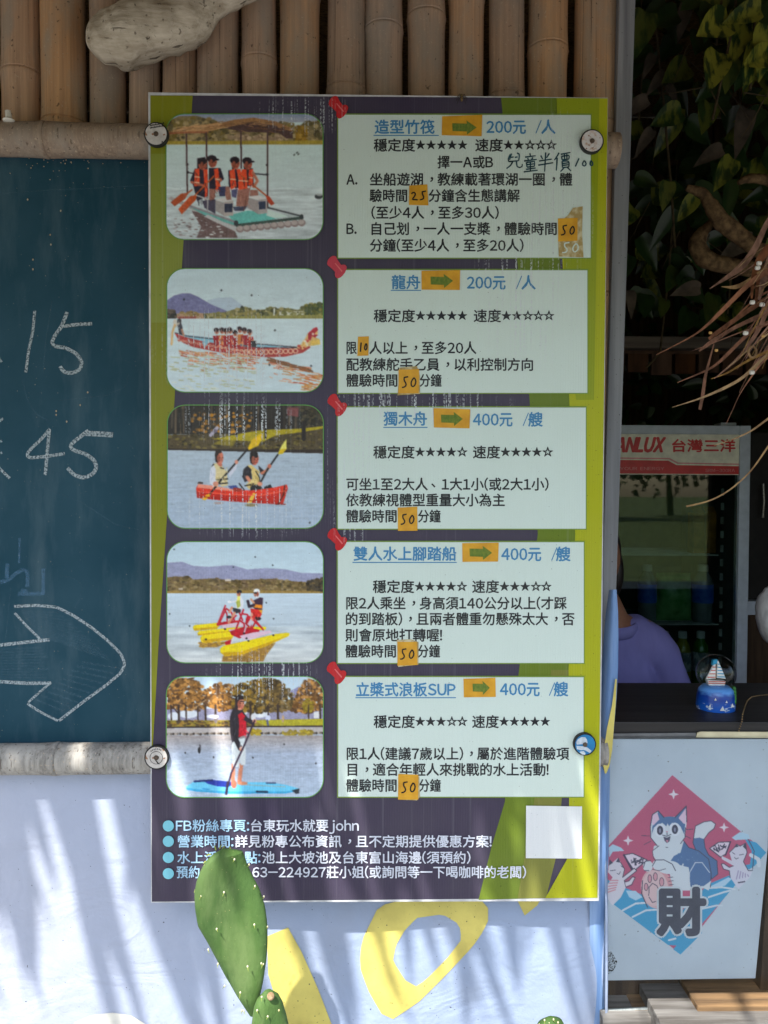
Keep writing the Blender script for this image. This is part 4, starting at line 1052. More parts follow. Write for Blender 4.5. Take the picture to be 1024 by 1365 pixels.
while x < 3.2:
    cl = 0.6 * mnoise.noise(Vector((x * 3.1, 1.7, 0))) + 0.9 * mnoise.noise(Vector((x * 11.0, 4.7, 0)))
    L = min(0.66, 0.46 + 0.5 * cl + rr.uniform(-0.14, 0.12))
    if L > 0.05:
        frond(mb, x, L, rr.uniform(0.020, 0.044), rr.gauss(0.10, 0.06), rr.gauss(0.03, 0.05), ROOF_Y0 + rr.uniform(-0.03, 0.05))
    x += rr.uniform(0.006, 0.017)
x = -3.2
while x < 3.2:
    g = rr.random()
    frond(mb, x, rr.uniform(0.62, 0.92), rr.uniform(0.03, 0.06), 0.13 + rr.gauss(0, 0.05), rr.gauss(0.06, 0.05), ROOF_Y0 + rr.uniform(-0.05, 0.05))
    if g < 0.5: frond(mb, x + 0.02, rr.uniform(0.6, 0.85), rr.uniform(0.015, 0.03), 0.16 + rr.gauss(0, 0.08), rr.gauss(0.02, 0.06), ROOF_Y0 + rr.uniform(-0.05, 0.05))
    x += rr.uniform(0.045, 0.105)
mb.build('thatch_fringe', M['thatch'], roof, fix=False)

# ---------------------------------------------------------------- bamboo wall
def nodes_between(z0, z1, r, rng):
    z = z0 + rng.uniform(0.05, 0.35); out = []
    while z < z1 - 0.05:
        out.append(z); z += rng.uniform(0.28, 0.42)
    return out
def bamboo(p0, p1, r, rng, marks=None, seg=28):
    """culm from p0 to p1 with swollen nodes; marks = distances of the nodes along it"""
    p0 = Vector(p0); p1 = Vector(p1); L = (p1 - p0).length; d = (p1 - p0) / L
    if marks is None: marks = nodes_between(0, L, r, rng)
    prof = [(0, 1.0)]
    for m in marks:
        prof += [(m - 0.045, 0.995), (m - 0.014, 1.03), (m - 0.006, 1.075), (m - 0.001, 1.05), (m + 0.001, 0.985), (m + 0.003, 1.045), (m + 0.010, 1.03), (m + 0.04, 1.0)]
    prof.append((L, 1.0))
    prof = sorted([q for q in prof if 0 <= q[0] <= L])
    side = Vector((0, 1, 0)); w = rng.uniform(0, 9)
    pts = []; rad = []
    fine = []
    for (a, ra), (b, rb) in zip(prof[:-1], prof[1:]):
        n = max(1, int((b - a) / 0.08))
        for i in range(n): fine.append((a + (b - a) * i / n, ra + (rb - ra) * i / n))
    fine.append(prof[-1])
    o = d.orthogonal().normalized()
    for s, k in fine:
        pts.append(p0 + d * s + o * 0.004 * math.sin(s * 2.1 + w))
        rad.append(r * k * (1 + 0.012 * math.sin(s * 3 + w)))
    return MB().tube(pts, rad, seg)
wall = thing('bamboo_wall', 'brown bamboo cane wall with two crosswise rails behind the boards', 'wall', (0, 0.045, 0))
rb = random.Random(3)
spans = [(0, 51), (57, 115), (117, 164), (171, 211), (217, 262), (264, 318), (325, 371), (375, 427), (437, 488), (490, 540), (543, 593), (599, 645), (654, 701), (704, 755), (767, 825)]
x = -8
while x > -900:
    w = rb.uniform(42, 58); spans.insert(0, (x - w, x)); x -= w + rb.choice([1, 2, 3, 8])
CY = 0.056
for a, b in spans:
    pa, pb = at(a, 90, CY), at(b, 90, CY)
    r = (pb.x - pa.x) / 2; xc = (pa.x + pb.x) / 2
    lean = rb.uniform(-0.006, 0.006)
    mk_ = None
    if (a, b) == (490, 540): mk_ = [at(515, 42, CY).z - 0.05]
    if (a, b) == (325, 371): mk_ = [at(348, 84, CY).z - 0.05]
    if (a, b) == (767, 825): mk_ = [at(800, 172, CY).z - 0.05]
    if mk_: mk_ = [mk_[0] - 0.36 * k for k in range(6) if mk_[0] - 0.36 * k > 0.1]
    bamboo((xc + lean, CY, 0.05), (xc - lean, CY, 3.03), r, rb, mk_).build('bamboo_cane', M['cane'], wall, smooth=True)
RY = -0.038
ra, rc = at(-900, 190, RY), at(819, 200, RY)
z1 = at(100, 184, RY).z
zr = at(819, 200, RY).z
mk0 = [at(64, 184, RY).x - ra.x, at(64, 184, RY).x - ra.x - 0.37, at(64, 184, RY).x - ra.x + 0.36, at(64, 184, RY).x - ra.x + 0.74, at(64, 184, RY).x - ra.x - 0.75]
def rail_pts(pl, pr, marks, mat, r):
    bamboo(pl, pr, r, rb, marks).build('bamboo_rail', mat, wall, smooth=True)
pl, pr = at(0, 186, RY), at(822, 200, RY)
dirv = (pr - pl); pl2 = pl - dirv * 1.0
rail_pts(pl2, pr, sorted(q + (pl - pl2).length - (pl.x - ra.x) for q in mk0 if q + (pl - pl2).length - (pl.x - ra.x) > 0.05), M['rail'], 0.0335)
pl, pr = at(0, 1010, RY), at(806, 1001, RY)
dirv = (pr - pl); pl2 = pl - dirv * 1.0
m1 = (pl - pl2).length + (at(80, 1005, RY).x - pl.x)
rail_pts(pl2, pr, [m1 - 0.72, m1 - 0.36, m1, m1 + 0.35, m1 + 0.7], M['rail_grey'], 0.032)

# small fittings on the rails
pg = thing('wall_peg', 'small white plastic peg standing on the upper bamboo rail', 'peg', at(12, 161, -0.06))
p = at(12, 163, -0.06)
MB().tube([p + Vector((-0.002, 0, 0.022)), p + Vector((0, 0, 0.008))], [0.0055, 0.0062], 12).build('pin_shaft', M['white_plastic'], pg, smooth=True)
MB().lathe([(0.001, 0), (0.0105, 0.001), (0.0115, 0.004), (0.006, 0.008), (0.001, 0.0085)], p, 'Z', 16).build('pin_head', M['white_plastic'], pg, smooth=True)
p0 = at(76, 1018, -0.06)
w = 0.022
o = MB().prism([at(57, 1017, -0.07), at(61, 1024, -0.07), at(70, 1029, -0.07), at(76, 1027, -0.07), at(80, 1016, -0.07)], (0, 0.04, 0)).build('wood_wedge', M['chip'], bevel=0.002)
tag(o, 'pale chip of wood wedged under the lower bamboo rail below the chalkboard', 'wood chip')

# ---------------------------------------------------------------- driftwood over the top of the wall
def knotty(mb, pts, rad, amp, fr, seg=26, sub=6, seed=0):
    P = []; Rr = []
    for i in range(len(pts) - 1):
        for k in range(sub):
            s = k / sub
            q = [pts[max(0, i - 1)], pts[i], pts[i + 1], pts[min(len(pts) - 1, i + 2)]]
            f = lambda a, b, c, d: 0.5 * ((2 * b) + (-a + c) * s + (2 * a - 5 * b + 4 * c - d) * s * s + (-a + 3 * b - 3 * c + d) * s ** 3)
            P.append(Vector([f(*[z[j] for z in q]) for j in range(3)]))
            Rr.append(rad[i] * (1 - s) + rad[i + 1] * s)
    P.append(Vector(pts[-1])); Rr.append(rad[-1])
    n0 = len(mb.v)
    mb.tube(P, Rr, seg)
    for i in range(n0, len(mb.v)):
        k = (i - n0) // seg
        c = P[k]; v = Vector(mb.v[i]); d = v - c
        f = 1 + amp * mnoise.fractal(v * fr + Vector((seed, 0, 0)), 0.8, 2.0, 4)
        mb.v[i] = tuple(c + d * f)
    return mb
dw = MB()
DY = -0.055
px_ = [(129, 74, 12), (140, 62, 29), (160, 52, 38), (188, 42, 38), (212, 36, 34), (234, 34, 33), (256, 22, 30), (282, 6, 21), (318, -12, 17), (360, -30, 18), (430, -58, 22), (520, -95, 20)]
pts = [at(a, b, DY) for a, b, _ in px_]; k = 1.0 / 1024 * (DY - CAM_LOC[1])
knotty(dw, pts, [c * k for _, _, c in px_], 0.15, 15, seg=40, seed=3, sub=12)
o = dw.build('driftwood', M['drift'], smooth=True)
tag(o, 'pale grey driftwood log with a knobbly end lying across the bamboo canes at the top', 'driftwood')

# ---------------------------------------------------------------- chalkboard
CBY = -0.004
cb = thing('chalkboard', 'dark teal chalkboard with chalked 15, 45 and a big arrow', 'chalkboard', at(0, 1000, CBY))
a, b = at(-620, 190, CBY), at(330, 1000, CBY)
MB().box(a.x, b.x, CBY, CBY + 0.006, b.z - 0.012, a.z).build('board_panel', M['chalkboard'], cb)
def q1(pts): return [(x / 3.1, 140 + y / 3.1) for x, y in pts]
def q2(pts): return [(x / 2.73, 560 + y / 2.73) for x, y in pts]
YC = CBY - 0.0006
mb = MB()
ribbon_px(mb, q1([(144, 850), (137, 930), (118, 1020), (107, 1105)]), 3.6, YC)
mb.build('chalk_digit', M['chalk'], cb, fix=False); mb = MB()
ribbon_px(mb, q1([(278, 856), (255, 915), (225, 955), (212, 985), (225, 998), (270, 1002), (318, 1028), (341, 1065), (330, 1095), (300, 1108), (265, 1105), (248, 1080)]), 4.8, YC)
ribbon_px(mb, q1([(253, 916), (320, 906), (381, 904)]), 4.4, YC - 0.0003)
mb.build('chalk_digit', M['chalk'], cb, fix=False); mb = MB()
ribbon_px(mb, q1([(-20, 1040), (-5, 1045), (8, 1062)]), 3, YC)
mb.build('chalk_mark', M['chalk'], cb, fix=False)
mb = MB()
ribbon_px(mb, q2([(182, 32), (150, 70), (112, 105), (95, 128), (105, 138), (170, 132), (236, 122)]), 4.2, YC)
ribbon_px(mb, q2([(180, 35), (172, 120), (165, 200)]), 4.2, YC - 0.0003)
mb.build('chalk_digit', M['chalk'], cb, fix=False); mb = MB()
ribbon_px(mb, q2([(322, 38), (280, 70), (254, 92), (262, 108), (310, 122), (343, 145), (353, 170), (340, 196), (305, 211), (270, 200), (246, 174)]), 5.0, YC)
ribbon_px(mb, q2([(312, 48), (360, 50), (411, 54)]), 7.0, YC - 0.0003)
mb.build('chalk_digit', M['chalk'], cb, fix=False)
mb = MB()
ribbon_px(mb, q2([(-40, 120), (-5, 172), (36, 212)]), 3.6, YC); ribbon_px(mb, q2([(-30, 84), (8, 76)]), 3.2, YC); ribbon_px(mb, q2([(-20, 128), (8, 118)]), 3.2, YC); ribbon_px(mb, q2([(-10, 10), (12, -6)]), 3, YC)
mb.build('chalk_mark', M['chalk'], cb, fix=False)
mb = MB()
ribbon_px(mb, q2([(0, 590), (30, 582), (60, 556), (85, 543), (100, 548), (100, 606)]), 5, YC); ribbon_px(mb, q2([(28, 522), (24, 575)]), 5.5, YC - 0.0003); ribbon_px(mb, q2([(158, 540), (158, 632)]), 4.8, YC); ribbon_px(mb, q2([(66, 632), (160, 632)]), 4.8, YC - 0.0003); ribbon_px(mb, q2([(78, 618), (100, 622)]), 4, YC - 0.0003)
ribbon_px(mb, q2([(72, 430), (70, 520)]), 3, YC)
mb.build('chalk_mark', M['chalk_blue'], cb, fix=False)
mb = MB()
ribbon_px(mb, q2([(52, 678), (130, 674), (205, 680), (262, 708), (330, 752), (390, 800), (440, 850), (456, 888), (440, 920), (390, 962), (310, 1020), (215, 1094)]), 3.8, YC)
ribbon_px(mb, q2([(211, 1094), (150, 1064), (100, 1032)]), 3.2, YC - 0.0003); ribbon_px(mb, q2([(102, 1028), (150, 985), (186, 955)]), 3.0, YC); ribbon_px(mb, q2([(186, 957), (100, 958), (-60, 948)]), 4.4, YC - 0.0003)
ribbon_px(mb, q2([(-60, 826), (60, 812), (180, 799)]), 4.4, YC); ribbon_px(mb, q2([(54, 702), (100, 752), (156, 806)]), 3.2, YC - 0.0003)
mb.build('chalk_arrow', M['chalk'], cb, fix=False)
mb = MB()
for i in range(13):
    s = i / 13
    ribbon_px(mb, q2([(75 + 60 * s, 695 + 90 * s), (215 + 230 * s * (1 - 0.1 * s), 700 + 190 * s)]), 2.2, YC - 0.0001 * (i % 3))
for i in range(10):
    s = i / 10
    ribbon_px(mb, q2([(300 - 190 * s, 880 + 150 * s), (440 - 225 * s, 905 + 175 * s)]), 2.2, YC - 0.0001 * (i % 3))
for i in range(12):
    ribbon_px(mb, q2([(-40, 836 + i * 10), (150 + 8 * (i % 4), 828 + i * 11)]), 2.0, YC - 0.0001 * (i % 3))
ribbon_px(mb, q1([(0, 365), (200, 352), (420, 342), (606, 330)]), 1.0, YC); ribbon_px(mb, q1([(530, 1110), (525, 1160), (440, 1200), (300, 1215), (240, 1222)]), 1.0, YC)
ribbon_px(mb, q2([(215, 565), (270, 575), (303, 600), (290, 650), (270, 690)]), 1.0, YC); ribbon_px(mb, q2([(120, 230), (300, 300), (420, 380), (510, 400)]), 0.9, YC); ribbon_px(mb, q2([(40, 610), (20, 800)]), 1.1, YC)
ribbon_px(mb, q1([(95, 1140), (110, 1210), (150, 1280), (220, 1310)]), 0.9, YC); ribbon_px(mb, q1([(215, 810), (185, 1010), (180, 1100)]), 1.2, YC); ribbon_px(mb, q1([(510, 920), (526, 960)]), 1.6, YC)
mb.build('chalk_scribble', M['chalk_soft'], cb, fix=False)
mb = MB()
rc_ = random.Random(8)
for i in range(46):
    x, y = rc_.gauss(75, 34), 205 + abs(rc_.gauss(0, 22))
    if not 2 < x < 195: continue
    p = at(x, y, CBY - 0.0006); s = rc_.uniform(0.0006, 0.0016)
    mb.ball(p, s, 0.0006, s, 6, 4)
for x, y in ((37, 266), (81, 281), (67, 313), (68, 326), (44, 346), (44, 359), (75, 553), (75, 548), (107, 540), (89, 562), (117, 523)):
    p = at(x, y, CBY - 0.0006); mb.ball(p, 0.0016, 0.0008, 0.0022, 6, 4)
mb.build('wood_crumbs', M['chip'], cb)

# ---------------------------------------------------------------- info board
bd = thing('info_board', 'tall purple and lime printed price board with five boat photos and five text panels', 'info board', (BX, BY0, 0.7))
W = 0.9
MB().box(-W / 2, W / 2, BY0, BY0 + 0.006, 0.7, 2.3).build('board_panel', M['foam'], bd, bevel=0.0006)
lay = lambda n: BY0 - 0.0004 * n
BL = lambda y: 199.6 + (y - 125) * 0.0018 + 1.0          # print edge columns at a row
BRt = lambda y: 811.3 - (y - 128) * 0.0128 - 1.0
def onb(pts, n): return [at(x, y, lay(n)) for x, y in pts]
def bpart(name, pts, n, mat, parent=bd): return MB().poly(onb(pts, n)).build(name, mat, parent, fix=False)
T0, B0 = 127.5, 1200.5
bpart('background_print', [(BL(127), 127), (BRt(130), 131), (BRt(1196), 1196.8), (BL(1202), 1202)], 1, M['purple'])
for nm, pts, n, m in (
    ('colour_band', [(BL(127), 127.2), (257, 127.4), (250, 240), (243, 340), (BL(340), 340)], 2, 'mustard'),
    ('colour_band', [(BL(200), 205), (BL(420), 430), (238, 430), (252, 205)], 3, 'sage'),
    ('colour_band', [(BL(340), 338), (243, 338), (233, 530), (222, 700), (212, 850), (202.5, 1020), (BL(1020), 1020)], 2, 'mustard'),
    ('colour_band', [(668, 130), (745, 130.6), (745, 330), (762, 533), (770, 712), (764, 893), (740, 1140), (728, 1197), (638, 1199.5), (655, 1130), (673, 1069), (692, 893), (717, 712), (706, 533), (690, 352)], 2, 'olive'),
    ('colour_band', [(735, 893), (765, 893), (742, 1140), (728, 1197), (690, 1198), (712, 1069)], 3, 'olive2'),
    ('colour_band', [(742, 130.6), (BRt(130), 131), (BRt(1196), 1196.8), (727, 1197.2), (759, 1140), (758, 893), (767, 712), (759, 533), (750, 352)], 4, 'lime'),
    ('colour_band', [(742, 130.6), (799, 130.9), (796, 300), (792, 533), (768, 533), (752, 352)], 5, 'lime2')):
    bpart(nm, pts, n, M[m])

def round_rect(x0, y0, x1, y1, r, n=8):
    o = []
    for cx, cy, a0 in ((x1 - r, y0 + r, -90), (x1 - r, y1 - r, 0), (x0 + r, y1 - r, 90), (x0 + r, y0 + r, 180)):
        for i in range(n + 1):
            a = R(a0 + 90 * i / n); o.append((cx + r * math.cos(a), cy + r * math.sin(a)))
    return o
K = 216 / 1024
PHOTOS = [(pic_raft, 150, 'printed photo of four people rowing a thatched raft'), (pic_dragon, 355, 'printed photo of a red dragon boat with a crew'),
          (pic_kayak, 537, 'printed photo of two people in a red kayak'), (pic_pedal, 717, 'printed photo of two riders on yellow water bikes'),
          (pic_sup, 895, 'printed photo of a man on a blue paddle board')]
for fn, y0, lab in PHOTOS:
    pc = fn().finish()
    tp = lambda X, Y, y0=y0: (220 + X * K, y0 + Y * K)
    o = picture_mesh('photo_print', pc, tp, lay(8), M['photo'], bd, (BX, BY0, 0.7), radius=112)
    o['label'] = lab
    xa, ya = tp(pc.x0, pc.y0); xb, yb = tp(pc.x1, pc.y1)
    bpart('photo_rim', round_rect(xa - 1.3, ya - 1.3, xb + 1.3, yb + 1.3, 25), 7, M['photo_rim'], o)

def hand_digits(mb, s, x0, x1, y0, y1, w, Y):
    D = {'2': [[(.05, .3), (.3, .05), (.7, .1), (.8, .35), (.4, .7), (.0, .95), (.5, .85), (1, .92)]],
         '5': [[(.45, .05), (.3, .45), (.7, .45), (.85, .7), (.6, .95), (.1, .92)], [(.45, .08), (1, .02)]],
         '0': [[(.6, .1), (.2, .3), (.1, .75), (.4, .98), (.8, .7), (.95, .3), (.6, .1)]],
         '1': [[(.6, .0), (.5, .5), (.4, 1)]], 'A': []}
    n = len(s); cw = (x1 - x0) / n
    for i, c in enumerate(s):
        for st in D[c]:
            ribbon_px(mb, [(x0 + i * cw + cw * (.1 + .8 * a), y0 + (y1 - y0) * b) for a, b in st], w, Y)
    return mb
PANELS = [
 dict(box=(451, 153, 787.5, 343.5), title=('造型竹筏', 499, 580, 169), ul=(498, 585, 180.5), st=[(589.5, 155), (643, 153), (642.2, 181.5), (589, 180)], ar=(603, 635.5, 169.5), price=[('200元', 648, 701.6, 169), ('/人', 714, 741, 169)],
      lines=[('穩定度★★★★★', 498, 624, 193.5), ('速度★★☆☆☆', 633, 742, 193.5), ('擇一A或B', 583, 658, 216), ('A.', 461.5, 477, 239), ('坐船遊湖，教練載著環湖一圈，體', 492.7, 763.5, 239), ('驗時間', 492.5, 544, 260.7), ('分鐘含生態講解', 571, 693.4, 260.7), ('(至少4人，至多30人)', 494.5, 665.6, 283.3), ('B.', 461.5, 476, 304.8), ('自己划，一人一支槳，體驗時間', 492.7, 743.5, 304.8), ('分鐘(至少4人，至多20人)', 492.7, 698.6, 327)],
      notes=[('25', 544.8, 246.5, 570.6, 273.3), ('50', 743.8, 291, 770, 321)]),
 dict(box=(451, 360, 783, 523.7), title=('龍舟', 521.6, 561, 376), ul=(521, 561.5, 387), st=[(562, 361), (613.5, 360), (613, 386.5), (562.2, 386)], ar=(574, 604, 374), price=[('200元', 622, 674.5, 376.5), ('/人', 688, 714.6, 376.5)],
      lines=[('穩定度★★★★★', 498, 623.7, 421), ('速度★★☆☆☆', 631, 738.7, 421), ('限', 461, 476, 463.6), ('人以上，至多20人', 492, 635.5, 463.6), ('配教練舵手乙員，以利控制方向', 461, 712, 485.8), ('體驗時間', 461, 531, 507), ('分鐘', 559, 589, 507)],
      notes=[('10', 476.5, 448.7, 492, 474.7), ('50', 531.6, 492, 558.7, 525)]),
 dict(box=(450.5, 543, 781, 704.8), title=('獨木舟', 511, 570, 558), ul=(511, 570, 569.7), st=[(578, 544), (627, 545.5), (626, 571), (578.6, 569.8)], ar=(588, 617, 558), price=[('400元', 630, 683.8, 559), ('/艘', 697, 724, 559)],
      lines=[('穩定度★★★★☆', 497.5, 623, 602.7), ('速度★★★★☆', 630, 737, 602.7), ('可坐1至2大人、1大1小(或2大1小)', 461, 732, 645.4), ('依教練視體型重量大小為主', 461, 673.8, 666.5), ('體驗時間', 461, 530, 688), ('分鐘', 557, 587.7, 688)],
      notes=[('50', 530.2, 675.8, 556, 707)]),
 dict(box=(450.5, 722.5, 778.3, 883.7), title=('雙人水上腳踏船', 470.8, 608.8, 738), ul=(470, 609, 749.7), st=[(616.3, 724), (665, 723.4), (664, 748.6), (616.6, 749)], ar=(626, 656, 736.5), price=[('400元', 668, 722, 738.5), ('/艘', 735, 761, 738.5)],
      lines=[('穩定度★★★★☆', 496.8, 622.6, 782), ('速度★★★☆☆', 629, 735, 782), ('限2人乘坐，身高須140公分以上(才踩', 460.4, 756, 804), ('的到踏板)，且兩者體重勿懸殊太大，否', 460, 766.5, 825), ('則會原地打轉喔!', 460, 590, 846.6), ('體驗時間', 460, 529, 868), ('分鐘', 556.6, 587, 868)],
      notes=[('50', 529.4, 855, 556, 887)]),
 dict(box=(451, 902.5, 778, 1062), title=('立槳式浪板SUP', 474, 608, 919), ul=(474, 608, 930), st=[(618, 905), (660.5, 903.5), (661, 929), (618.5, 929.5)], ar=(630, 653, 916.5), price=[('400元', 666, 720, 918.6), ('/艘', 732, 758, 918.6)],
      lines=[('穩定度★★★☆☆', 498, 623, 962), ('速度★★★★★', 629, 734, 962), ('限1人(建議7歲以上)，屬於進階體驗項', 461, 759, 1004.6), ('目，適合年輕人來挑戰的水上活動!', 461, 732, 1025.8), ('體驗時間', 461, 530, 1047), ('分鐘', 558, 588, 1047)],
      notes=[('50', 531, 1032, 557.6, 1065.3)])]
load_glyphs(''.join(s for P in PANELS for s, *_ in P['lines']), 0.0)
rp = random.Random(2)
for P in PANELS:
    x0, y0, x1, y1 = P['box']
    pn = bpart('text_panel', [(x0, y0), (x1, y0 + 0.3), (x1, y1), (x0, y1)], 7, M['panel'])
    mb = MB()
    for a, b in (((x0 - 1.6, y0 - 1.6), (x1 + 1.2, y0 - 0.2)), ((x0 - 1.6, y1), (x1 + 1.2, y1 + 1.4)), ((x0 - 1.6, y0 - 0.2), (x0 - 0.2, y1)), ((x1, y0 - 0.2), (x1 + 1.2, y1))):
        mb.poly(onb([a, (b[0], a[1]), b, (a[0], b[1])], 6))
    mb.build('panel_rim', M['panel_rim'], pn, fix=False)
    mb = MB()
    text_into(mb, *P['title'][:3], P['title'][3], 20, lay(8), bold=0.022)
    ux0, ux1, uy = P['ul']
    mb.poly(onb([(ux0, uy - .6), (ux1, uy - .6), (ux1, uy + .7), (ux0, uy + .7)], 8))
    mb.build('heading', M['blue_ink'], pn, fix=False)
    mb = MB()
    for s, a, b, yc in P['price']:
        if s[0] == '/':
            text_into(mb, '/', a, a + 8, yc, 19, lay(8), bold=0.022); s, a = s[1:], b - 20
        text_into(mb, s, a, b, yc, 20.5, lay(8), bold=0.022)
    mb.build('price', M['blue_ink'], pn, fix=False)
    for s, a, b, yc in P['lines']: text_into(MB(), s, a, b, yc, 18.2, lay(8), bold=0.019).build('text_line', M['ink'], pn, fix=False)
    # stuck-on pieces of orange tape
    def tape(name, q, ink, imat):
        pts = onb(q, 10)
        s = MB().prism(pts, (0, 0.0006, 0)).build(name, M['sticker'], bd)
        ink.build('marker_ink', imat, s, fix=False)
        return s
    xa, xb, yc = P['ar']; h = 5.2; hd = 10
    xm = xa + (xb - xa) * 0.60
    mb = MB().poly(onb([(xa, yc - h), (xm, yc - h + 0.4), (xm - 0.6, yc - hd + 1), (xb, yc + 0.4), (xm, yc + hd), (xm, yc + h + .6), (xa + .4, yc + h)], 11.5))
    tape('arrow_sticker', P['st'], mb, M['arrow'])
    for s, a, b, c, d in P['notes']:
        j = lambda: rp.uniform(-0.9, 0.9)
        q = [(a + j(), b + j()), (c + j(), b + j()), (c + j(), d + j()), (a + j(), d + j())]
        w_, h_ = c - a, d - b
        mb = hand_digits(MB(), s, a + w_ * .08, c - w_ * .06, b + h_ * .3, d - h_ * .22, 1.9, lay(11.5))
        tape('number_sticker', q, mb, M['marker'])
# torn residue, hand-added price, dark glue bits
bpart('tape_residue', [(746, 296), (757, 287), (764, 277), (777, 275), (776, 310), (778, 343), (745, 342), (744, 320)], 9, M['glue'])
bpart('tape_residue', [(533, 490), (556, 488), (560, 500), (560, 525), (530, 527)], 8.5, M['glue'])
bpart('tape_residue', [(529, 853), (548, 852), (558, 856), (558, 886), (531, 889)], 8.5, M['glue'])
bpart('tape_residue', [(532, 1031), (559, 1034), (560, 1062), (556, 1067), (533, 1066)], 8.5, M['glue'])
mb = hand_digits(MB(), '50', 747, 774, 323, 338, 1.8, lay(9.6)); mb.build('old_number', M['panel'], bd, fix=False)
mb = MB()
HW = [[(652, 282), (645, 305)], [(648, 285), (640, 300), (642, 312)], [(672, 280), (681, 285), (678, 308)], [(650, 296), (660, 294)], [(664, 296), (674, 294)], [(643, 311), (677, 308)], [(656, 312), (649, 325), (634, 336)], [(670, 311), (671, 328), (680, 333), (690, 329), (691, 320)],
      [(718, 281), (720, 291)], [(701, 295), (739, 290)], [(710, 298), (713, 305)], [(729, 296), (724, 304)], [(697, 309), (743, 303)], [(706, 314), (708, 331)], [(706, 314), (736, 310), (734, 328)], [(708, 322), (734, 319)], [(708, 331), (734, 328)], [(720, 312), (720, 344)], [(704, 339), (739, 334)], [(696, 348), (746, 342)],
      [(757, 289), (764, 302)], [(788, 281), (778, 298)], [(751, 309), (797, 302)], [(748, 324), (802, 315)], [(775, 278), (773, 310), (771, 347)],
      [(823, 279), (816, 292), (806, 306)], [(816, 297), (815, 320), (813, 343)], [(829, 285), (864, 278)], [(832, 292), (834, 305)], [(832, 292), (861, 288), (858, 302)], [(842, 285), (843, 303)], [(851, 284), (851, 302)], [(834, 305), (858, 302)], [(834, 310), (835, 333)], [(834, 310), (861, 307), (858, 331)], [(836, 318), (858, 315)], [(836, 325), (858, 322)], [(836, 333), (858, 330)], [(840, 334), (828, 347)], [(853, 332), (866, 345)]]
for k, st in enumerate(HW): ribbon_px(mb, [(440 + x / 2.695, 100 + y / 2.695) for x, y in st], 2.0, BY0 - 0.0004 * 8.5 - 0.00003 * (k % 9), 0.25)
for st in ([(772, 211), (767, 222)], [(779, 214), (775, 219), (779, 223), (783, 218), (779, 214)], [(788, 214), (785, 219), (789, 223), (792, 218), (788, 214)]): ribbon_px(mb, st, 1.9, lay(9))
mb.build('handwritten_price', M['marker_green'], bd, fix=False)
# printed push pins
PO = [(480, 135), (515, 155), (530, 190), (560, 250), (630, 345), (680, 335), (725, 345), (757, 390), (750, 440), (715, 520), (660, 590), (610, 632), (550, 652), (505, 625), (485, 570), (492, 500), (440, 450), (380, 395), (325, 355), (308, 310), (325, 240), (380, 170), (430, 140)]
for i, (dx, dy, m) in enumerate(((0, 0, 'pin'), (-2, 213, 'pin_pale'), (-1.5, 397, 'pin'), (-1.5, 576, 'pin'), (-2.5, 754, 'pin'))):
    f = lambda q: [(420 + x / 17.07 + dx, 120 + y / 17.07 + dy) for x, y in q]
    pp = bpart('printed_pushpin', f(PO), 9, M[m])
    bpart('highlight', f([(480, 310), (505, 300), (662, 480), (640, 505)]), 9.6, M['pin_hi'], pp)
# contact lines
FT = [('FB粉絲專頁:', 234, 333, 1100.5, 'sky_ink'), ('台東玩水就要john', 333, 479, 1100.5, 'white_ink'),
      ('營業時間:', 236, 312, 1121.5, 'sky_ink'), ('詳見粉專公布資訊，且不定期提供優惠方案!', 313, 656, 1121.5, 'white_ink'),
      ('水上活動地點:', 236, 348, 1143, 'sky_ink'), ('池上大坡池及台東富山海邊(須預約)', 349, 628, 1143, 'white_ink'),
      ('預約', 235, 267, 1162.5, 'sky_ink'), ('63-224927莊小姐(或詢問等一下喝咖啡的老闆)', 336, 702, 1162.5, 'white_ink')]
for s, a, b, yc, q in FT: text_into(MB(), s, a, b, yc, 17.5, lay(8), bold=0.016).build('contact_line', M[q], bd, fix=False)
mb = MB()
for y in (1101, 1121.5, 1143, 1164.5):
    mb.poly(onb([(224.5 + 7.4 * math.cos(a * PI / 14), y + 7.4 * math.sin(a * PI / 14)) for a in range(28)], 8))
mb.build('bullet_dots', M['bullet'], bd, fix=False)
bpart('white_card', [(701.5, 1074), (776, 1075), (775.5, 1144.5), (701, 1144)], 8, M['white_card'])

# bottle-cap fixings
M['rubber'] = mk('dark_rim', S(44, 44, 42), S(30, 30, 30), 0.6, 0.3)
M['screw'] = mk('rusty_screw', S(96, 80, 66), S(60, 50, 44), 0.5, 0.4, (300, 300, 300))
M['cap_print'] = mk('worn_white_label', S(208, 204, 198), S(184, 178, 172), 0.55, 0.3, (90, 90, 90), specks=S(150, 110, 84), speck_scale=130, speck_amt=0.66)
M['cap_rust'] = mk('rust_flecked_label', S(212, 208, 206), S(190, 160, 140), 0.55, 0.3, (150, 150, 150), 3, 0.3, 0.5, specks=S(140, 96, 76), speck_scale=170, speck_amt=0.62)
M['cap_blue'] = mk('blue_label', S(34, 130, 184), S(28, 112, 168), 0.45, 0.4, (60, 60, 60))
M['cap_white'] = mk('white_print', S(200, 212, 222), None, 0.5, 0.3, (160, 160, 160))
CAPS = [(208, 178.5, 15.8, 'cap_print', 'worn white bottle cap with dark print holding the top left of the price board'),
        (789.5, 187.8, 15.6, 'cap_rust', 'rust-flecked white bottle cap holding the top right corner of the price board'),
        (208.5, 1010, 16.2, 'cap_print', 'grey-white bottle cap with a ring mark holding the lower left of the price board'),
        (780, 992.5, 15.2, 'cap_blue', 'blue and white bottle cap holding the lower right of the price board')]
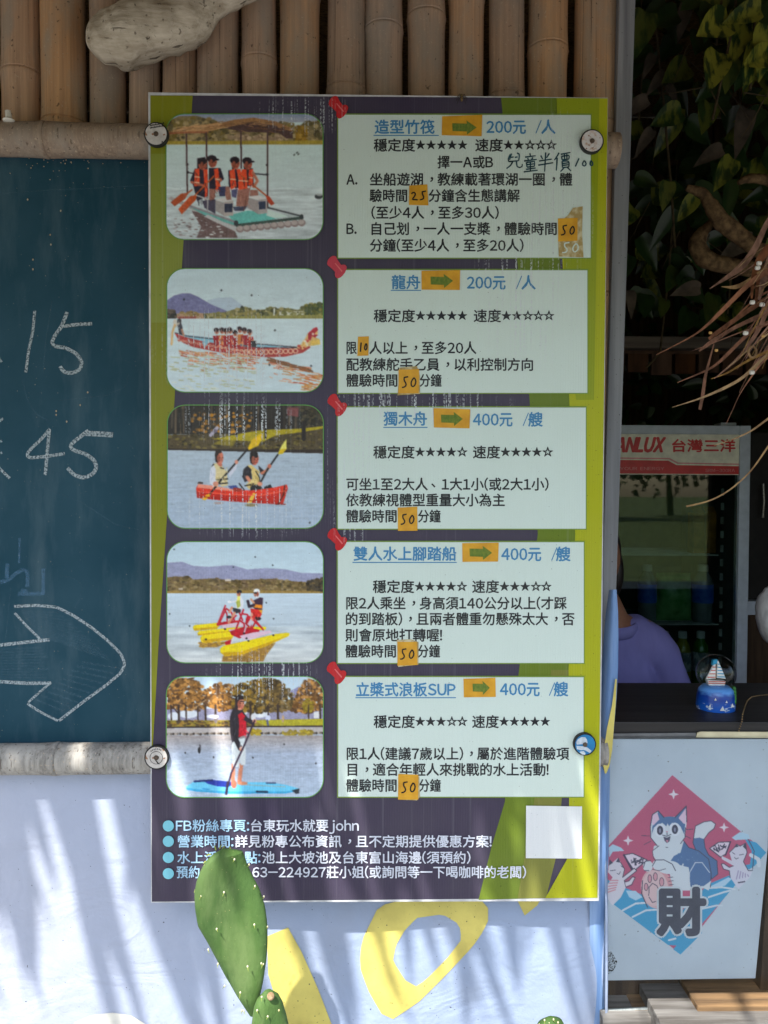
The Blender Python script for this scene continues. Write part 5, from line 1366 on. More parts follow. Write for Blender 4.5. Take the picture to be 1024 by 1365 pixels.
for i, (cx, cy, rp_, mm, lab) in enumerate(CAPS):
    c = at(cx, cy, BY0 - 0.013); r = rp_ * (BY0 - 0.013 - CAM_LOC[1]) / 1024
    yb = BY0 - 0.002
    cp = thing('bottle_cap', lab, 'bottle cap', (c.x, yb, c.z), 'bottle caps fixing the price board')
    ln = c.y - yb
    MB().lathe([(r * 0.96, 0.0), (r * 1.0, ln * 0.2), (r, ln * 0.92), (r * 0.93, ln), (r * 0.90, ln * 0.97)], (c.x, yb, c.z), 'Y', 40).build('rim', M['rubber'], cp, smooth=True)
    fc = MB().lathe([(0.0001, ln * 1.0), (r * 0.89, ln * 1.0)], (c.x, yb, c.z), 'Y', 40, cap=False).build('cap_face', M[mm], cp)
    yf = c.y - 0.0006
    mb = MB()
    if i == 0:
        for k in range(22):
            a = R(200 + 4 * (k % 11)); q = r * (0.45 + 0.14 * (k // 11) + 0.05 * (k % 3))
            x_, z_ = c.x - r * 0.5 + (k % 11) * r * 0.11, c.z + r * (0.42 + 0.2 * (k // 11)) + (k % 11) * r * 0.02
            mb.box(x_, x_ + r * 0.08, yf, yf + 0.0003, z_, z_ + r * (0.10 + 0.03 * (k % 2)))
        mb.poly([(c.x + r * .45, yf, c.z - r * .75), (c.x + r * .6, yf, c.z - r * .68), (c.x + r * .5, yf, c.z - r * .55)])
        mb.build('cap_lettering', M['marker'], fc, fix=False)
    if i == 2:
        mb.lathe([(r * 0.50, 0), (r * 0.54, 0)], (c.x, yf, c.z), 'Y', 40, cap=False); mb.poly([(c.x - r * .3, yf, c.z + r * .1), (c.x - r * .1, yf, c.z - r * .1), (c.x + r * .3, yf, c.z - r * .55), (c.x + r * .1, yf, c.z - r * .5)])
        for k in range(7):
            a = R(60 + k * 12); mb.box(c.x + r * .68 * math.cos(a), c.x + r * .68 * math.cos(a) + r * .07, yf, yf + .0003, c.z + r * .68 * math.sin(a), c.z + r * .68 * math.sin(a) + r * .1)
        mb.build('cap_lettering', M['rubber'], fc, fix=False)
    if i == 3:
        g = lambda q: [(c.x + r * (x - 345) / 128, yf, c.z - r * (y - 448) / 128) for x, y in q]
        mb.poly(g([(262, 385), (300, 362), (345, 362), (365, 390), (372, 430), (330, 440), (250, 448), (242, 420)]))
        mb.poly(g([(246, 460), (330, 468), (370, 480), (420, 520), (400, 545), (350, 515), (330, 508), (300, 512), (252, 500)])); mb.poly(g([(280, 530), (330, 520), (350, 545), (345, 565), (310, 560)]))
        mb.build('cap_drawing', M['cap_white'], fc, fix=False)
    MB().lathe([(0.0001, -0.0030), (r * 0.17, -0.0026), (r * 0.21, -0.0008), (r * 0.21, 0.0004)], (c.x, c.y, c.z), 'Y', 14).build('screw_head', M['screw'], cp, smooth=True)

# ---------------------------------------------------------------- spider on the board's top edge
M['spider'] = mk('spider_brown', S(140, 116, 76), S(48, 40, 30), 0.7, 0.2, (500, 500, 500))
M['spider_leg'] = mk('spider_leg', S(58, 50, 38), None, 0.7, 0.2)
sc_ = at(615.5, 131, BY0 - 0.004)
sp = thing('spider', 'small brown striped spider clinging to the top edge of the price board', 'spider', sc_)
mb = MB(); mb.ball(sc_ + Vector((0, 0, -0.001)), 0.0030, 0.0022, 0.0055, 10, 8); mb.ball(sc_ + Vector((0, 0, 0.0055)), 0.0026, 0.002, 0.0030, 10, 8)
mb.build('spider_body', M['spider'], sp, smooth=True)
for s in (-1, 1):
    for k, (dz, ox, oz) in enumerate(((0.0065, 0.008, 0.005), (0.0052, 0.0105, 0.0015), (0.004, 0.0105, -0.0035), (0.003, 0.0085, -0.0095))):
        a = sc_ + Vector((s * 0.0018, 0, dz)); b = sc_ + Vector((s * ox * 0.55, -0.003, dz + (oz - dz) * 0.4 + 0.001)); c_ = sc_ + Vector((s * ox, 0.003, oz))
        MB().tube([a, b, c_], [0.0006, 0.0005, 0.0003], 6).build('leg', M['spider_leg'], sp)

# ---------------------------------------------------------------- vinyl banner under the chalkboard
bn = thing('vinyl_banner', 'pale blue vinyl banner with yellow lettering hung below the price board', 'banner', at(300, 1300, -0.01))
def ban_y(x, z):
    t = (0.88 - z)
    base = -0.010 - 0.010 * max(0, min(1, t * 2.2))
    return base + 0.004 * math.sin(x * 9 + z * 3) + 0.0035 * math.sin(x * 17 - z * 9 + 1) + 0.008 * mnoise.noise(Vector((x * 3.2, z * 2.1, 2)))
ptA, ptB = at(0, 1033, -0.012), at(200, 1022, -0.012)
slope = (ptB.z - ptA.z) / (ptB.x - ptA.x)
def top_z(x): return ptA.z + slope * (x - ptA.x)
XR = at(803, 1200, -0.01).x
nx, nz = 150, 60
xs = np.linspace(-1.30, XR, nx); vs = []; fs = []
for i, x in enumerate(xs):
    for j in range(nz):
        z = top_z(x) - 0.0 + (0.16 - top_z(x)) * j / (nz - 1)
        vs.append((x, ban_y(x, z), z))
# rolled right-hand hem
hem = 8
for h in range(1, hem + 1):
    a = PI * h / hem
    for j in range(nz):
        x = XR; z = top_z(x) + (0.16 - top_z(x)) * j / (nz - 1)
        rr_ = 0.0075
        vs.append((x + rr_ * math.sin(a), ban_y(x, z) - rr_ + rr_ * math.cos(a) , z))
for i in range(nx + hem - 1):
    for j in range(nz - 1):
        a = i * nz + j; fs.append((a, a + 1, a + nz + 1, a + nz))
MB().add(vs, fs).build('banner_sheet', M['banner'], bn, smooth=True)
def drape(name, pts, mat, off):
    """a printed shape that follows the folds of the sheet"""
    bm = bmesh.new()
    w = [at(x, y, -0.018) for x, y in pts]
    bmv = [bm.verts.new((p.x, 0, p.z)) for p in w]
    f = bm.faces.new(bmv); bmesh.ops.triangulate(bm, faces=[f])
    bmesh.ops.subdivide_edges(bm, edges=bm.edges, cuts=11, use_grid_fill=True)
    bmesh.ops.triangulate(bm, faces=bm.faces)
    v = []; idx = {}
    for k, q in enumerate(bm.verts):
        idx[q] = k; v.append((q.co.x, ban_y(q.co.x, q.co.z) - off, q.co.z))
    fs = [tuple(idx[q] for q in f.verts) for f in bm.faces]; bm.free()
    return MB().add(v, fs).build(name, mat, bn, smooth=True, fix=False)
drape('banner_letter', [(356, 1248), (384, 1237), (402, 1270), (424, 1320), (443, 1368), (452, 1420), (398, 1430), (382, 1366), (368, 1330), (358, 1297)], M['banner_yellow'], 0.0014)
o_out = [(505, 1212), (560, 1196), (650, 1196), (650, 1230), (632, 1256), (622, 1268), (590, 1302), (560, 1332), (525, 1357), (508, 1350), (490, 1320), (479, 1290), (482, 1258), (492, 1238)]
o_in = [(556, 1225), (590, 1218), (612, 1230), (615, 1250), (596, 1275), (572, 1300), (556, 1314), (540, 1306), (524, 1282), (528, 1262), (540, 1242)]
def ring(name, a, b, mat, off):
    n = 40
    def rs(p):
        p = np.array(p + [p[0]], float); c = p[:-1].mean(0)
        s = np.r_[0, np.cumsum(np.hypot(*np.diff(p, axis=0).T))]; q = np.linspace(0, s[-1], 400)
        xy = np.stack([np.interp(q, s, p[:, 0]), np.interp(q, s, p[:, 1])], 1)
        an = np.arctan2(xy[:, 1] - 1266, xy[:, 0] - 570); od = np.argsort(an)
        t = np.linspace(-PI, PI, n, endpoint=False)
        return np.stack([np.interp(t, an[od], xy[od, 0], period=2 * PI), np.interp(t, an[od], xy[od, 1], period=2 * PI)], 1)
    A, B = rs(a), rs(b); v = []; f = []
    for k in range(n):
        for s in range(7):
            p = at(*(A[k] * (1 - s / 6) + B[k] * s / 6), -0.018); v.append((p.x, ban_y(p.x, p.z) - off, p.z))
    for k in range(n):
        for s in range(6): f.append((k * 7 + s, k * 7 + s + 1, (k + 1) % n * 7 + s + 1, (k + 1) % n * 7 + s))
    return MB().add(v, f).build(name, mat, bn, smooth=True, fix=False)
ring('banner_letter', o_out, o_in, M['banner_yellow'], 0.0016)
drape('banner_letter', [(688, 1196), (722, 1196), (716, 1206), (699, 1219)], M['banner_yellow'], 0.0014)
drape('banner_letter', [(100, 1362), (122, 1353), (150, 1350), (175, 1354), (196, 1366), (205, 1385), (196, 1410), (150, 1420), (104, 1412), (92, 1385)], M['banner_cream'], 0.0014)
# turned-up corner beside the post
fl = [(822, 786, 812), (824, 815, 808), (824.5, 850, 805), (824, 890, 802), (822, 930, 799), (819, 965, 798), (816, 1000, 799), (812, 1022, 803), (808, 1031, 806)]
v = []; f = []
for i, (xr, y, xl) in enumerate(fl):
    for k in range(9):
        s = k / 8
        px = xl + (xr - xl) * s
        p = at(px, y, -0.036 - 0.016 * math.sin(s * 2.6) - 0.006 * s); v.append(tuple(p))
for i in range(len(fl) - 1):
    for k in range(8): f.append((i * 9 + k, i * 9 + k + 1, (i + 1) * 9 + k + 1, (i + 1) * 9 + k))
MB().add(v, f).build('turned_corner', M['banner_flap'], bn, smooth=True, fix=False)
v = []; f = []
ye = [(822.4, 905, 820.4), (820.8, 940, 816), (818.4, 970, 809.5), (816.2, 1000, 805), (812.4, 1022, 804.5), (808.3, 1031, 806.4)]
for xr, y, xl in ye:
    for k in range(4):
        s = k / 3; px = xl + (xr - xl) * s; v.append(tuple(at(px, y, -0.060 + 0.003 * s)))
for i in range(len(ye) - 1):
    for k in range(3): f.append((i * 4 + k, i * 4 + k + 1, (i + 1) * 4 + k + 1, (i + 1) * 4 + k))
MB().add(v, f).build('corner_print', M['banner_yellow'], bn, smooth=True, fix=False)
# strip of banner between the board and the counter poster
v = []; f = []
for i, y in enumerate(np.linspace(960, 1420, 40)):
    xr = 814 - (y - 985) * 0.0165 if y > 985 else 813
    for k in range(8):
        s = k / 7; px = 786 + (xr - 786) * s
        v.append(tuple(at(px, y, -0.020 - 0.007 * math.sin(s * PI) + 0.004 * math.sin(y * 0.02 + s * 2))))
for i in range(39):
    for k in range(7): f.append((i * 8 + k, i * 8 + k + 1, (i + 1) * 8 + k + 1, (i + 1) * 8 + k))
MB().add(v, f).build('banner_edge', M['banner_flap'], bn, smooth=True, fix=False)

# ---------------------------------------------------------------- grey post at the end of the wall
PF = -0.004
pb = []
for y in (-60, 0, 300, 580, 860, 1420):
    t_ = y / 860
    pb.append((at(826 - 25.5 * t_, y, PF), at(847.5 - 28 * t_, y, PF)))
v = []; f = []
for a, b in pb: v += [tuple(a), tuple(b), (b.x + 0.002, 0.06, b.z), (a.x, 0.06, a.z)]
for i in range(len(pb) - 1):
    for k in range(4): f.append((4 * i + k, 4 * i + (k + 1) % 4, 4 * i + 4 + (k + 1) % 4, 4 * i + 4 + k))
f += [(0, 1, 2, 3), (4 * len(pb) - 4, 4 * len(pb) - 3, 4 * len(pb) - 2, 4 * len(pb) - 1)]
o = MB().add(v, f).build('wooden_post', M['post'], bevel=0.0025)
tag(o, 'weathered grey painted square post between the bamboo wall and the open counter', 'post')

# ---------------------------------------------------------------- prickly pears in front
t = NT('cactus_skin')
n = t.noise(t.coord((9, 9, 5)), 1, 5)
c = t.mix(t.rng(n, 0.35, 0.68), S(56, 86, 44), S(84, 114, 58))
c = t.mix(t.rng(t.noise(t.coord((22, 22, 5), loc=(1, 2, 3), rot=(0, 0.4, 0)), 1, 4), 0.52, 0.70, 0, 0.5), c, S(118, 138, 88))
c = t.mix(t.rng(t.noise(t.coord((3, 3, 2), loc=(4, 2, 3)), 1, 3), 0.58, 0.7, 0, 0.5), c, S(142, 142, 104))
c = t.mix(t.rng(t.noise(t.coord((1, 1, 1)), 300, 1, 0.3), 0.77, 0.80, 0, 0.6), c, S(170, 160, 110))
t.bump(t.math('ADD', t.math('ADD', t.noise(t.coord((26, 26, 16)), 1, 6, 0.65), t.math('MULTIPLY', t.noise(t.coord((110, 110, 30)), 1, 3), 0.4)), t.math('MULTIPLY', n, 2.4)), 0.5, 0.006)
t.b.inputs['Subsurface Weight'].default_value = 0.0
M['cactus'] = t.set(c, 0.6, 0.25)
M['areole'] = mk('areole_wool', S(226, 224, 206), S(190, 180, 140), 0.9, 0.1)
M['spine'] = mk('cactus_spine', S(160, 170, 84), S(110, 124, 50), 0.6, 0.3)
M['scar'] = mk('cactus_scar', S(186, 160, 126), S(140, 116, 88), 0.9, 0.1, (120, 120, 120), bump=0.4)
def pad(parent, rows, Y, thick, tilt=0.0):
    """rows = (left px, right px, row px) down the pad; lens-shaped cross-sections"""
    rows_ = np.array(rows, float)
    yy = np.linspace(rows_[0, 2], rows_[-1, 2], 34)
    L = np.interp(yy, rows_[:, 2], rows_[:, 0]); Rr = np.interp(yy, rows_[:, 2], rows_[:, 1])
    seg = 28; v = []; f = []
    for i, y in enumerate(yy):
        a, b = at(L[i], y, Y), at(Rr[i], y, Y)
        c = (a + b) / 2; hw = (b.x - a.x) / 2
        th = min(thick, hw * 0.9) * (0.75 + 0.25 * math.sin(PI * i / 33))
        for k in range(seg):
            an = 2 * PI * k / seg; ca, sa = math.cos(an), math.sin(an)
            px = hw * math.copysign(abs(ca) ** 0.85, ca); py = th * math.copysign(abs(sa) ** 1.1, sa)
            bend = tilt * (i / 33 - 0.5) + 0.010 * math.sin(px * 30 + i * 0.1)
            v.append((c.x + px, c.y + py + bend, c.z))
    n = len(yy)
    for i in range(n - 1):
        for k in range(seg): f.append((i * seg + k, i * seg + (k + 1) % seg, (i + 1) * seg + (k + 1) % seg, (i + 1) * seg + k))
    f.append(tuple(range(seg))); f.append(tuple((n - 1) * seg + k for k in range(seg)))
    return MB().add(v, f).build('cactus_pad', M['cactus'], parent, smooth=True)
def tufts(padob, pts, Y, thick, rng, long=()):
    mb = MB(); sb = MB()
    for x, y in pts:
        p = at(x, y, Y - thick * 0.98)
        mb.ball(p, 0.0016, 0.0016, 0.0022, 8, 6)
        d = Vector((rng.uniform(-.5, .5), -1, rng.uniform(-.9, 0.2))).normalized() * rng.uniform(0.005, 0.010)
        sb.tube([p, p + d], [0.0009, 0.0002], 5)
    for x, y, dx, dy in long:
        p = at(x, y, Y - 0.004); q = at(x + dx, y + dy, Y - 0.008)
        sb.tube([p, (p + q) / 2 + Vector((0, 0, 0.001)), q], [0.0014, 0.0012, 0.0006], 6)
    mb.build('areoles', M['areole'], padob, smooth=True); sb.build('spines', M['spine'], padob)
rq = random.Random(4)
Y1 = -0.30
cz = [(x / 4.452 + 170, y / 4.452 + 1130) for x, y in ((573, 265), (437, 285), (495, 118), (635, 70), (757, 228), (530, 483), (753, 457), (537, 690), (713, 705), (795, 687), (670, 860), (800, 880), (690, 968))]
edge = [(x / 4.452 + 170, y / 4.452 + 1130) for x, y in ((412, 240), (430, 450), (831, 470), (577, 820), (679, 968), (480, 605), (722, 100), (810, 290), (458, 105), (806, 690))]
gp = at(345, 1365, Y1)
c1 = thing('prickly_pear', 'tall green prickly pear whose long pad covers the lower left of the price board', 'cactus', (gp.x, Y1, 0), 'prickly pears in front of the wall')
P1 = pad(c1, [(298, 303, 1126), (290, 323, 1130), (280, 326, 1137), (271, 330, 1152), (265, 337, 1168), (261.5, 347, 1186), (262, 354, 1208), (264.5, 357, 1232), (276, 357, 1258), (284, 355.5, 1278), (297, 351, 1308), (311, 346, 1332), (322, 342, 1348), (331, 338, 1361)], Y1, 0.017, 0.03)
tufts(P1, cz, Y1, 0.021, rq); tufts(P1, edge, Y1, 0.004, rq, [(288, 1133, -2, -6), (293, 1131, 3, -5), (300, 1128, -4, 4), (281, 1139, -6, 2), (276, 1148, -5, 3), (262, 1184, -3, 6), (306, 1129, 2, 5)])
Y2 = Y1 - 0.03
P2 = pad(c1, [(353, 361, 1320), (345, 369, 1325), (339, 376, 1340), (336, 382, 1362), (330, 390, 1400), (322, 396, 1450), (318, 398, 1500), (325, 392, 1560), (338, 378, 1610), (346, 368, 1640)], Y2, 0.020)
tufts(P2, [(349, 1329), (357, 1355), (343, 1347), (372, 1347), (350, 1385), (372, 1400), (340, 1420)], Y2, 0.020, rq)
p = at(361, 1328, Y2 - 0.014)
MB().ball(p, 0.0065, 0.006, 0.0065, 10, 8).build('scar', M['scar'], P2, smooth=True)
# the pads under the frame, down to the soil
def low_pad(parent, x, z0, z1, w, Y, t):
    v = []; f = []; n = 16; seg = 20
    for i in range(n + 1):
        s = i / n; hw = w * math.sin(PI * (0.08 + 0.86 * s)) ** 0.7
        for k in range(seg):
            a = 2 * PI * k / seg; v.append((x + hw * math.cos(a), Y + t * math.sin(a), z0 + (z1 - z0) * s))
    for i in range(n):
        for k in range(seg): f.append((i * seg + k, i * seg + (k + 1) % seg, (i + 1) * seg + (k + 1) % seg, (i + 1) * seg + k))
    f.append(tuple(range(seg))); f.append(tuple(n * seg + k for k in range(seg)))
    return MB().add(v, f).build('cactus_pad', M['cactus'], parent, smooth=True)
zl = at(357, 1640, Y2).z
low_pad(c1, gp.x + 0.02, 0.0, zl + 0.03, 0.07, Y2, 0.028)
Y3 = -0.26
p3 = at(733, 1357, Y3)
c2 = thing('prickly_pear', 'low prickly pear, only its round tip showing below the yellow banner letter', 'cactus', (p3.x, Y3, 0), 'prickly pears in front of the wall')
P3 = pad(c2, [(729, 737, 1356), (722, 745, 1358.5), (714, 752, 1365), (706, 760, 1385), (698, 768, 1420), (696, 770, 1480), (706, 760, 1550), (722, 746, 1610)], Y3, 0.020)
tufts(P3, [(726, 1360), (738, 1359), (732, 1364), (744, 1363), (719, 1366)], Y3, 0.008, rq)
low_pad(c2, p3.x, 0.0, at(733, 1610, Y3).z + 0.03, 0.07, Y3, 0.026)

# ---------------------------------------------------------------- counter and poster
CT = CTZ                              # counter height
cl = at(806, 962, 0.0).x
ct = thing('serving_counter', 'black stained wooden counter open to the right of the grey post', 'counter', (1.2, 0.1, 0))
MB().box(cl, 3.1, -0.022, 0.31, CT - 0.028, CT).build('counter_top', M['black_wood'], ct, bevel=0.002)
MB().box(cl + 0.005, 3.1, -0.012, 0.31, CT - 0.060, CT - 0.0285).build('counter_edge', M['black_wood'], ct)
mb = MB()
for i in range(16):
    x = cl + 0.01 + i * 0.165
    mb.box(x, x + 0.162, 0.02, 0.045, 0.05, CT - 0.0605)
mb.build('front_boards', M['dark_wood'], ct)
PY = -0.020
M['poster'] = mk('poster_paper', S(194, 204, 212), S(182, 192, 202), 0.5, 0.4, (6, 6, 6), specks=S(120, 118, 116), speck_scale=150, speck_amt=0.745)
pz = thing('cat_poster', 'white poster of a blue and white cat in a pink diamond on the counter', 'poster', at(910, 1306, PY))
pp_ = [(813, 985), (1027, 985), (1023.5, 1130), (1007, 1304), (804.5, 1307), (806, 1200)]
MB().prism([at(x, y, PY) for x, y in pp_], (0, 0.003, 0)).build('poster_sheet', M['poster'], pz)
M['paint'] = NT('poster_ink').m
t = M['paint'].node_tree; a = t.nodes.new('ShaderNodeAttribute'); a.attribute_name = 'paint'
t.links.new(a.outputs['Color'], t.nodes['Principled BSDF'].inputs['Base Color']); t.nodes['Principled BSDF'].inputs['Roughness'].default_value = 0.5
KC = 220 / 1001
picture_mesh('cat_print', pic_cat(), lambda X, Y: (804 + X * KC, 1020 + Y * KC), PY - 0.0006, M['paint'], pz, tuple(pz.location), masked=True, blur=0)
M['slate_ink'] = mk('slate_ink', S(82, 86, 100), None, 0.5, 0.3); M['paper_white'] = mk('paper_white', S(206, 214, 220), None, 0.5, 0.3)
mb = text_into(MB(), '財', 875.5, 941.5, 1215, 66, PY - 0.0010, bold=0.085); mb.build('letter_outline', M['paper_white'], pz, fix=False)
mb = text_into(MB(), '財', 875.5, 941.5, 1215, 66, PY - 0.0015, bold=0.045); mb.build('letter', M['slate_ink'], pz, fix=False)
M['stain'] = chalk('dark_mould', S(50, 46, 40), 0.45, 0.6, 0.9)
MB().poly([at(x, y, PY - 0.0008) for x, y in ((805, 1273), (815, 1268), (823, 1282), (818, 1296), (806, 1300))]).build('mould_stain', M['stain'], pz, fix=False)
# clear sleeve in front of the poster, with its screw
t = NT('thin_clear_plastic'); tr = t.new('ShaderNodeBsdfTransparent'); gl = t.new('ShaderNodeBsdfGlossy'); fr = t.new('ShaderNodeFresnel'); mx = t.new('ShaderNodeMixShader')
fr.inputs[0].default_value = 1.25; gl.inputs['Roughness'].default_value = 0.12; tr.inputs[0].default_value = (0.95, 0.97, 0.98, 1)
t.l(fr.outputs[0], mx.inputs[0]); t.l(tr.outputs[0], mx.inputs[1]); t.l(gl.outputs[0], mx.inputs[2]); t.l(mx.outputs[0], t.out.inputs[0])
M['clear'] = t.m
ac = thing('acrylic_sleeve', 'clear acrylic sheet screwed over the cat poster, its edge showing below', 'acrylic sheet', at(910, 1340, PY - 0.006))
MB().prism([at(x, y, PY - 0.009) for x, y in ((812, 982), (1060, 982), (1060, 1334), (803, 1350))], (0, 0.003, 0)).build('sheet', M['clear'], ac)
M['edge_light'] = mk('acrylic_cut_edge', S(190, 198, 196), S(150, 160, 160), 0.3, 0.5, (200, 20, 20))
MB().prism([at(x, y, PY - 0.0095) for x, y in ((803, 1347), (1060, 1332), (1060, 1334), (803, 1350))], (0, 0.004, 0)).build('cut_edge', M['edge_light'], ac)
M['steel'] = mk('dull_steel', S(160, 158, 150), S(120, 116, 108), 0.35, 0.5, (200, 200, 200), metal=0.7)
p = at(963, 1344, PY - 0.011)
MB().lathe([(0.0001, -0.006), (0.005, -0.005), (0.0085, 0.0), (0.0085, 0.004)], p, 'Y', 18).build('screw', M['steel'], ac, smooth=True)
M['cream_card'] = mk('cream_card', S(206, 200, 168), S(188, 180, 150), 0.6, 0.3)
o = MB().prism([at(x, y, -0.028) for x, y in ((928, 983), (930, 977), (934, 975.5), (1060, 976), (1060, 984))], (0, 0.003, 0)).build('cream_card', M['cream_card'])
tag(o, 'thin cream card strip tucked along the front edge of the black counter', 'card')
M['grey_strip'] = mk('grey_plastic_strip', S(120, 122, 124), S(96, 98, 100), 0.5, 0.4)
o = MB().prism([at(x, y, -0.026) for x, y in ((817, 978), (928, 977), (928, 984.5), (816, 984.5))], (0, 0.003, 0)).build('grey_strip', M['grey_strip'])
tag(o, 'dull grey plastic strip along the top edge of the cat poster', 'strip')
# stacked planks under the poster
M['plank'] = mk('weathered_plank', S(148, 118, 84), S(96, 78, 60), 0.85, 0.2, (4, 60, 60), 6, bump=0.6, bdist=0.004)
M['plank_grey'] = mk('grey_plank', S(140, 138, 134), S(92, 88, 84), 0.85, 0.2, (4, 60, 60), 6, bump=0.6, bdist=0.004)
for x0, y0, x1, y1, Yp, mt, lab in ((845, 1346, 938, 1374, -0.03, 'plank', 'brown plank end under the acrylic sheet, next to the blue banner edge'),
                                    (930, 1341, 1100, 1362, -0.07, 'plank', 'golden brown plank lying at the lower right under the cat poster'),
                                    (880, 1362, 1100, 1392, -0.10, 'plank_grey', 'grey weathered plank in front at the bottom right corner'),
                                    (804, 1356, 884, 1392, -0.05, 'plank_grey', 'short grey plank beside the lower end of the banner')):
    a, b = at(x0, y0, Yp), at(x1, y1, Yp)
    o = MB().box(a.x, b.x, Yp, Yp + 0.13, b.z, a.z).build('plank', M[mt], bevel=0.003)
    tag(o, lab, 'plank', 'planks under the poster')
a = at(1016, 1090, -0.02)
o = MB().prism([at(1024.5, 1145, -0.02), at(1075, 1145, -0.02), at(1075, 1400, -0.02), at(1012, 1345, -0.02)], (0, 0.03, 0)).build('side_board', M['dark_wood'])
tag(o, 'dark brown upright board at the right edge beside the cat poster', 'board')

# ---------------------------------------------------------------- snow globe
gb = at_z(962, 949, CT)
gx, gy = gb.x, gb.y + 0.03
kk = (gy - CAM_LOC[1]) / 1024
sg = thing('snow_globe', 'glass snow globe with a sailing boat on a blue wave-painted base', 'snow globe', (gx, gy, CT))
rB = 25 * kk; hB = 33 * kk
t = NT('painted_sea_base')
sz = t.new('ShaderNodeSeparateXYZ'); t.l(t.coord(), sz.inputs[0])
wv = t.noise(t.coord((60, 60, 160)), 1, 3)
zz = t.math('ADD', t.math('DIVIDE', sz.outputs[2], hB), t.math('MULTIPLY', t.math('SUBTRACT', wv, 0.5), 0.35))
c = t.mix(t.rng(zz, 0.1, 0.55), S(24, 92, 190), S(14, 58, 150))
c = t.mix(t.rng(zz, 0.62, 0.8), c, S(90, 150, 220))
c = t.mix(t.math('MULTIPLY', t.rng(wv, 0.60, 0.64), t.rng(zz, 0.45, 0.2)), c, S(210, 224, 236))
M['globe_base'] = t.set(c, 0.3, 0.5)
MB().lathe([(0.0001, 0), (rB * 0.98, 0), (rB, hB * 0.12), (rB * 0.95, hB * 0.55), (rB * 0.88, hB * 0.78), (rB * 0.70, hB * 0.92), (0.0001, hB * 0.97)], (gx, gy, CT), 'Z', 36).build('painted_base', M['globe_base'], sg, smooth=True)
M['white_paint'] = mk('white_paint', S(226, 226, 220), S(206, 206, 204), 0.4, 0.4); M['green_paint'] = mk('green_paint', S(70, 140, 60), S(46, 104, 44), 0.5, 0.4); M['red_paint'] = mk('red_paint', S(196, 70, 50), None, 0.4, 0.4); M['teal_paint'] = mk('teal_paint', S(40, 150, 190), None, 0.4, 0.4)
mb = MB()
for an, zf, s in ((-60, 0.22, 1), (-95, 0.10, 1.3), (-82, 0.42, .6), (-130, 0.2, .8), (-115, 0.5, .6)):
    x_, y_ = gx + rB * 0.99 * math.cos(R(an)), gy + rB * 0.99 * math.sin(R(an))
    mb.prism([(x_ - 0.004 * s, y_, CT + hB * zf), (x_ + 0.004 * s, y_, CT + hB * zf), (x_ + 0.001 * s, y_ + 0.001, CT + hB * zf + 0.008 * s)], (0, -0.001, 0))
mb.build('tiny_sail', M['white_paint'], sg)
mb = MB()
for i in range(5): mb.ball((gx + rB * 0.93 * math.cos(R(-32 + i * 5)), gy + rB * 0.93 * math.sin(R(-32 + i * 5)), CT + hB * (0.35 + 0.12 * i)), 0.0045, 0.004, 0.006, 8, 6)
mb.build('painted_palm', M['green_paint'], sg, smooth=True)
gcz = CT + hB * 0.80 + 21 * kk; rG = 25.5 * kk
t = NT('globe_glass'); tr = t.new('ShaderNodeBsdfTransparent'); gl = t.new('ShaderNodeBsdfGlossy'); fr = t.new('ShaderNodeLayerWeight'); mx = t.new('ShaderNodeMixShader')
fr.inputs[0].default_value = 0.5; gl.inputs['Roughness'].default_value = 0.03; tr.inputs[0].default_value = (0.98, 0.99, 0.99, 1)
t.l(t.math('ADD', t.math('MULTIPLY', t.math('POWER', fr.outputs['Facing'], 3.0), 0.85), 0.04), mx.inputs[0]); t.l(tr.outputs[0], mx.inputs[1]); t.l(gl.outputs[0], mx.inputs[2]); t.l(mx.outputs[0], t.out.inputs[0])
M['glass'] = t.m
MB().ball((gx, gy, gcz), rG, rG, rG, 40, 26).build('glass_globe', M['glass'], sg, smooth=True)
bz = gcz - rG * 0.62
G = lambda u, v, d=0: (gx + u * rG, gy + d, bz + v * rG)
boat = MB().prism([G(-.52, .28), G(.45, .22), G(.40, 0), G(-.42, 0)], (0, 0.012, 0)); boat.v = [(x, y - 0.006, z) for x, y, z in boat.v]
hull = boat.build('boat_hull', M['white_paint'], sg)
mb = MB()
for k in (0.10, 0.19): mb.box(gx - .46 * rG, gx + .42 * rG, gy - 0.0072, gy - 0.0064, bz + k * rG, bz + (k + .04) * rG)
mb.build('hull_stripe', M['red_paint'], hull)
MB().tube([G(-.02, .2), G(-.02, 1.32)], 0.0012, 8).build('mast', M['plank'], sg)
sl1 = MB().prism([G(.04, 1.30, -.002), G(.10, 1.28, -.002), G(.50, .34, -.002), G(.04, .38, -.002)], (0, 0.004, 0)).build('sail', M['white_paint'], sg)
sl2 = MB().prism([G(-.06, 1.16, -.003), G(-.18, 1.05, -.003), G(-.55, .32, -.003), G(-.06, .36, -.003)], (0, 0.004, 0)).build('sail', M['white_paint'], sg)
mb = MB()
for k in range(5):
    v0 = .42 + k * .17; mb.prism([G(.05, v0, -.0028), G(.47 - k * .075, v0 - .02, -.0028), G(.45 - k * .075, v0 + .04, -.0028), G(.05, v0 + .05, -.0028)], (0, .0006, 0))
mb.build('sail_stripe', M['teal_paint'], sl1)
mb = MB()
for k in range(4):
    v0 = .40 + k * .18; mb.prism([G(-.07, v0, -.0038), G(-.50 + k * .09, v0, -.0038), G(-.47 + k * .09, v0 + .05, -.0038), G(-.07, v0 + .05, -.0038)], (0, .0006, 0))
mb.build('sail_stripe', M['red_paint'], sl2)
MB().prism([G(-.26, 1.06, -.005), G(.0, 1.14, -.005), G(.04, 1.38, -.005), G(-.2, 1.34, -.005)], (0, 0.009, 0)).build('flag', M['teal_paint'], sg, bevel=0.0015)

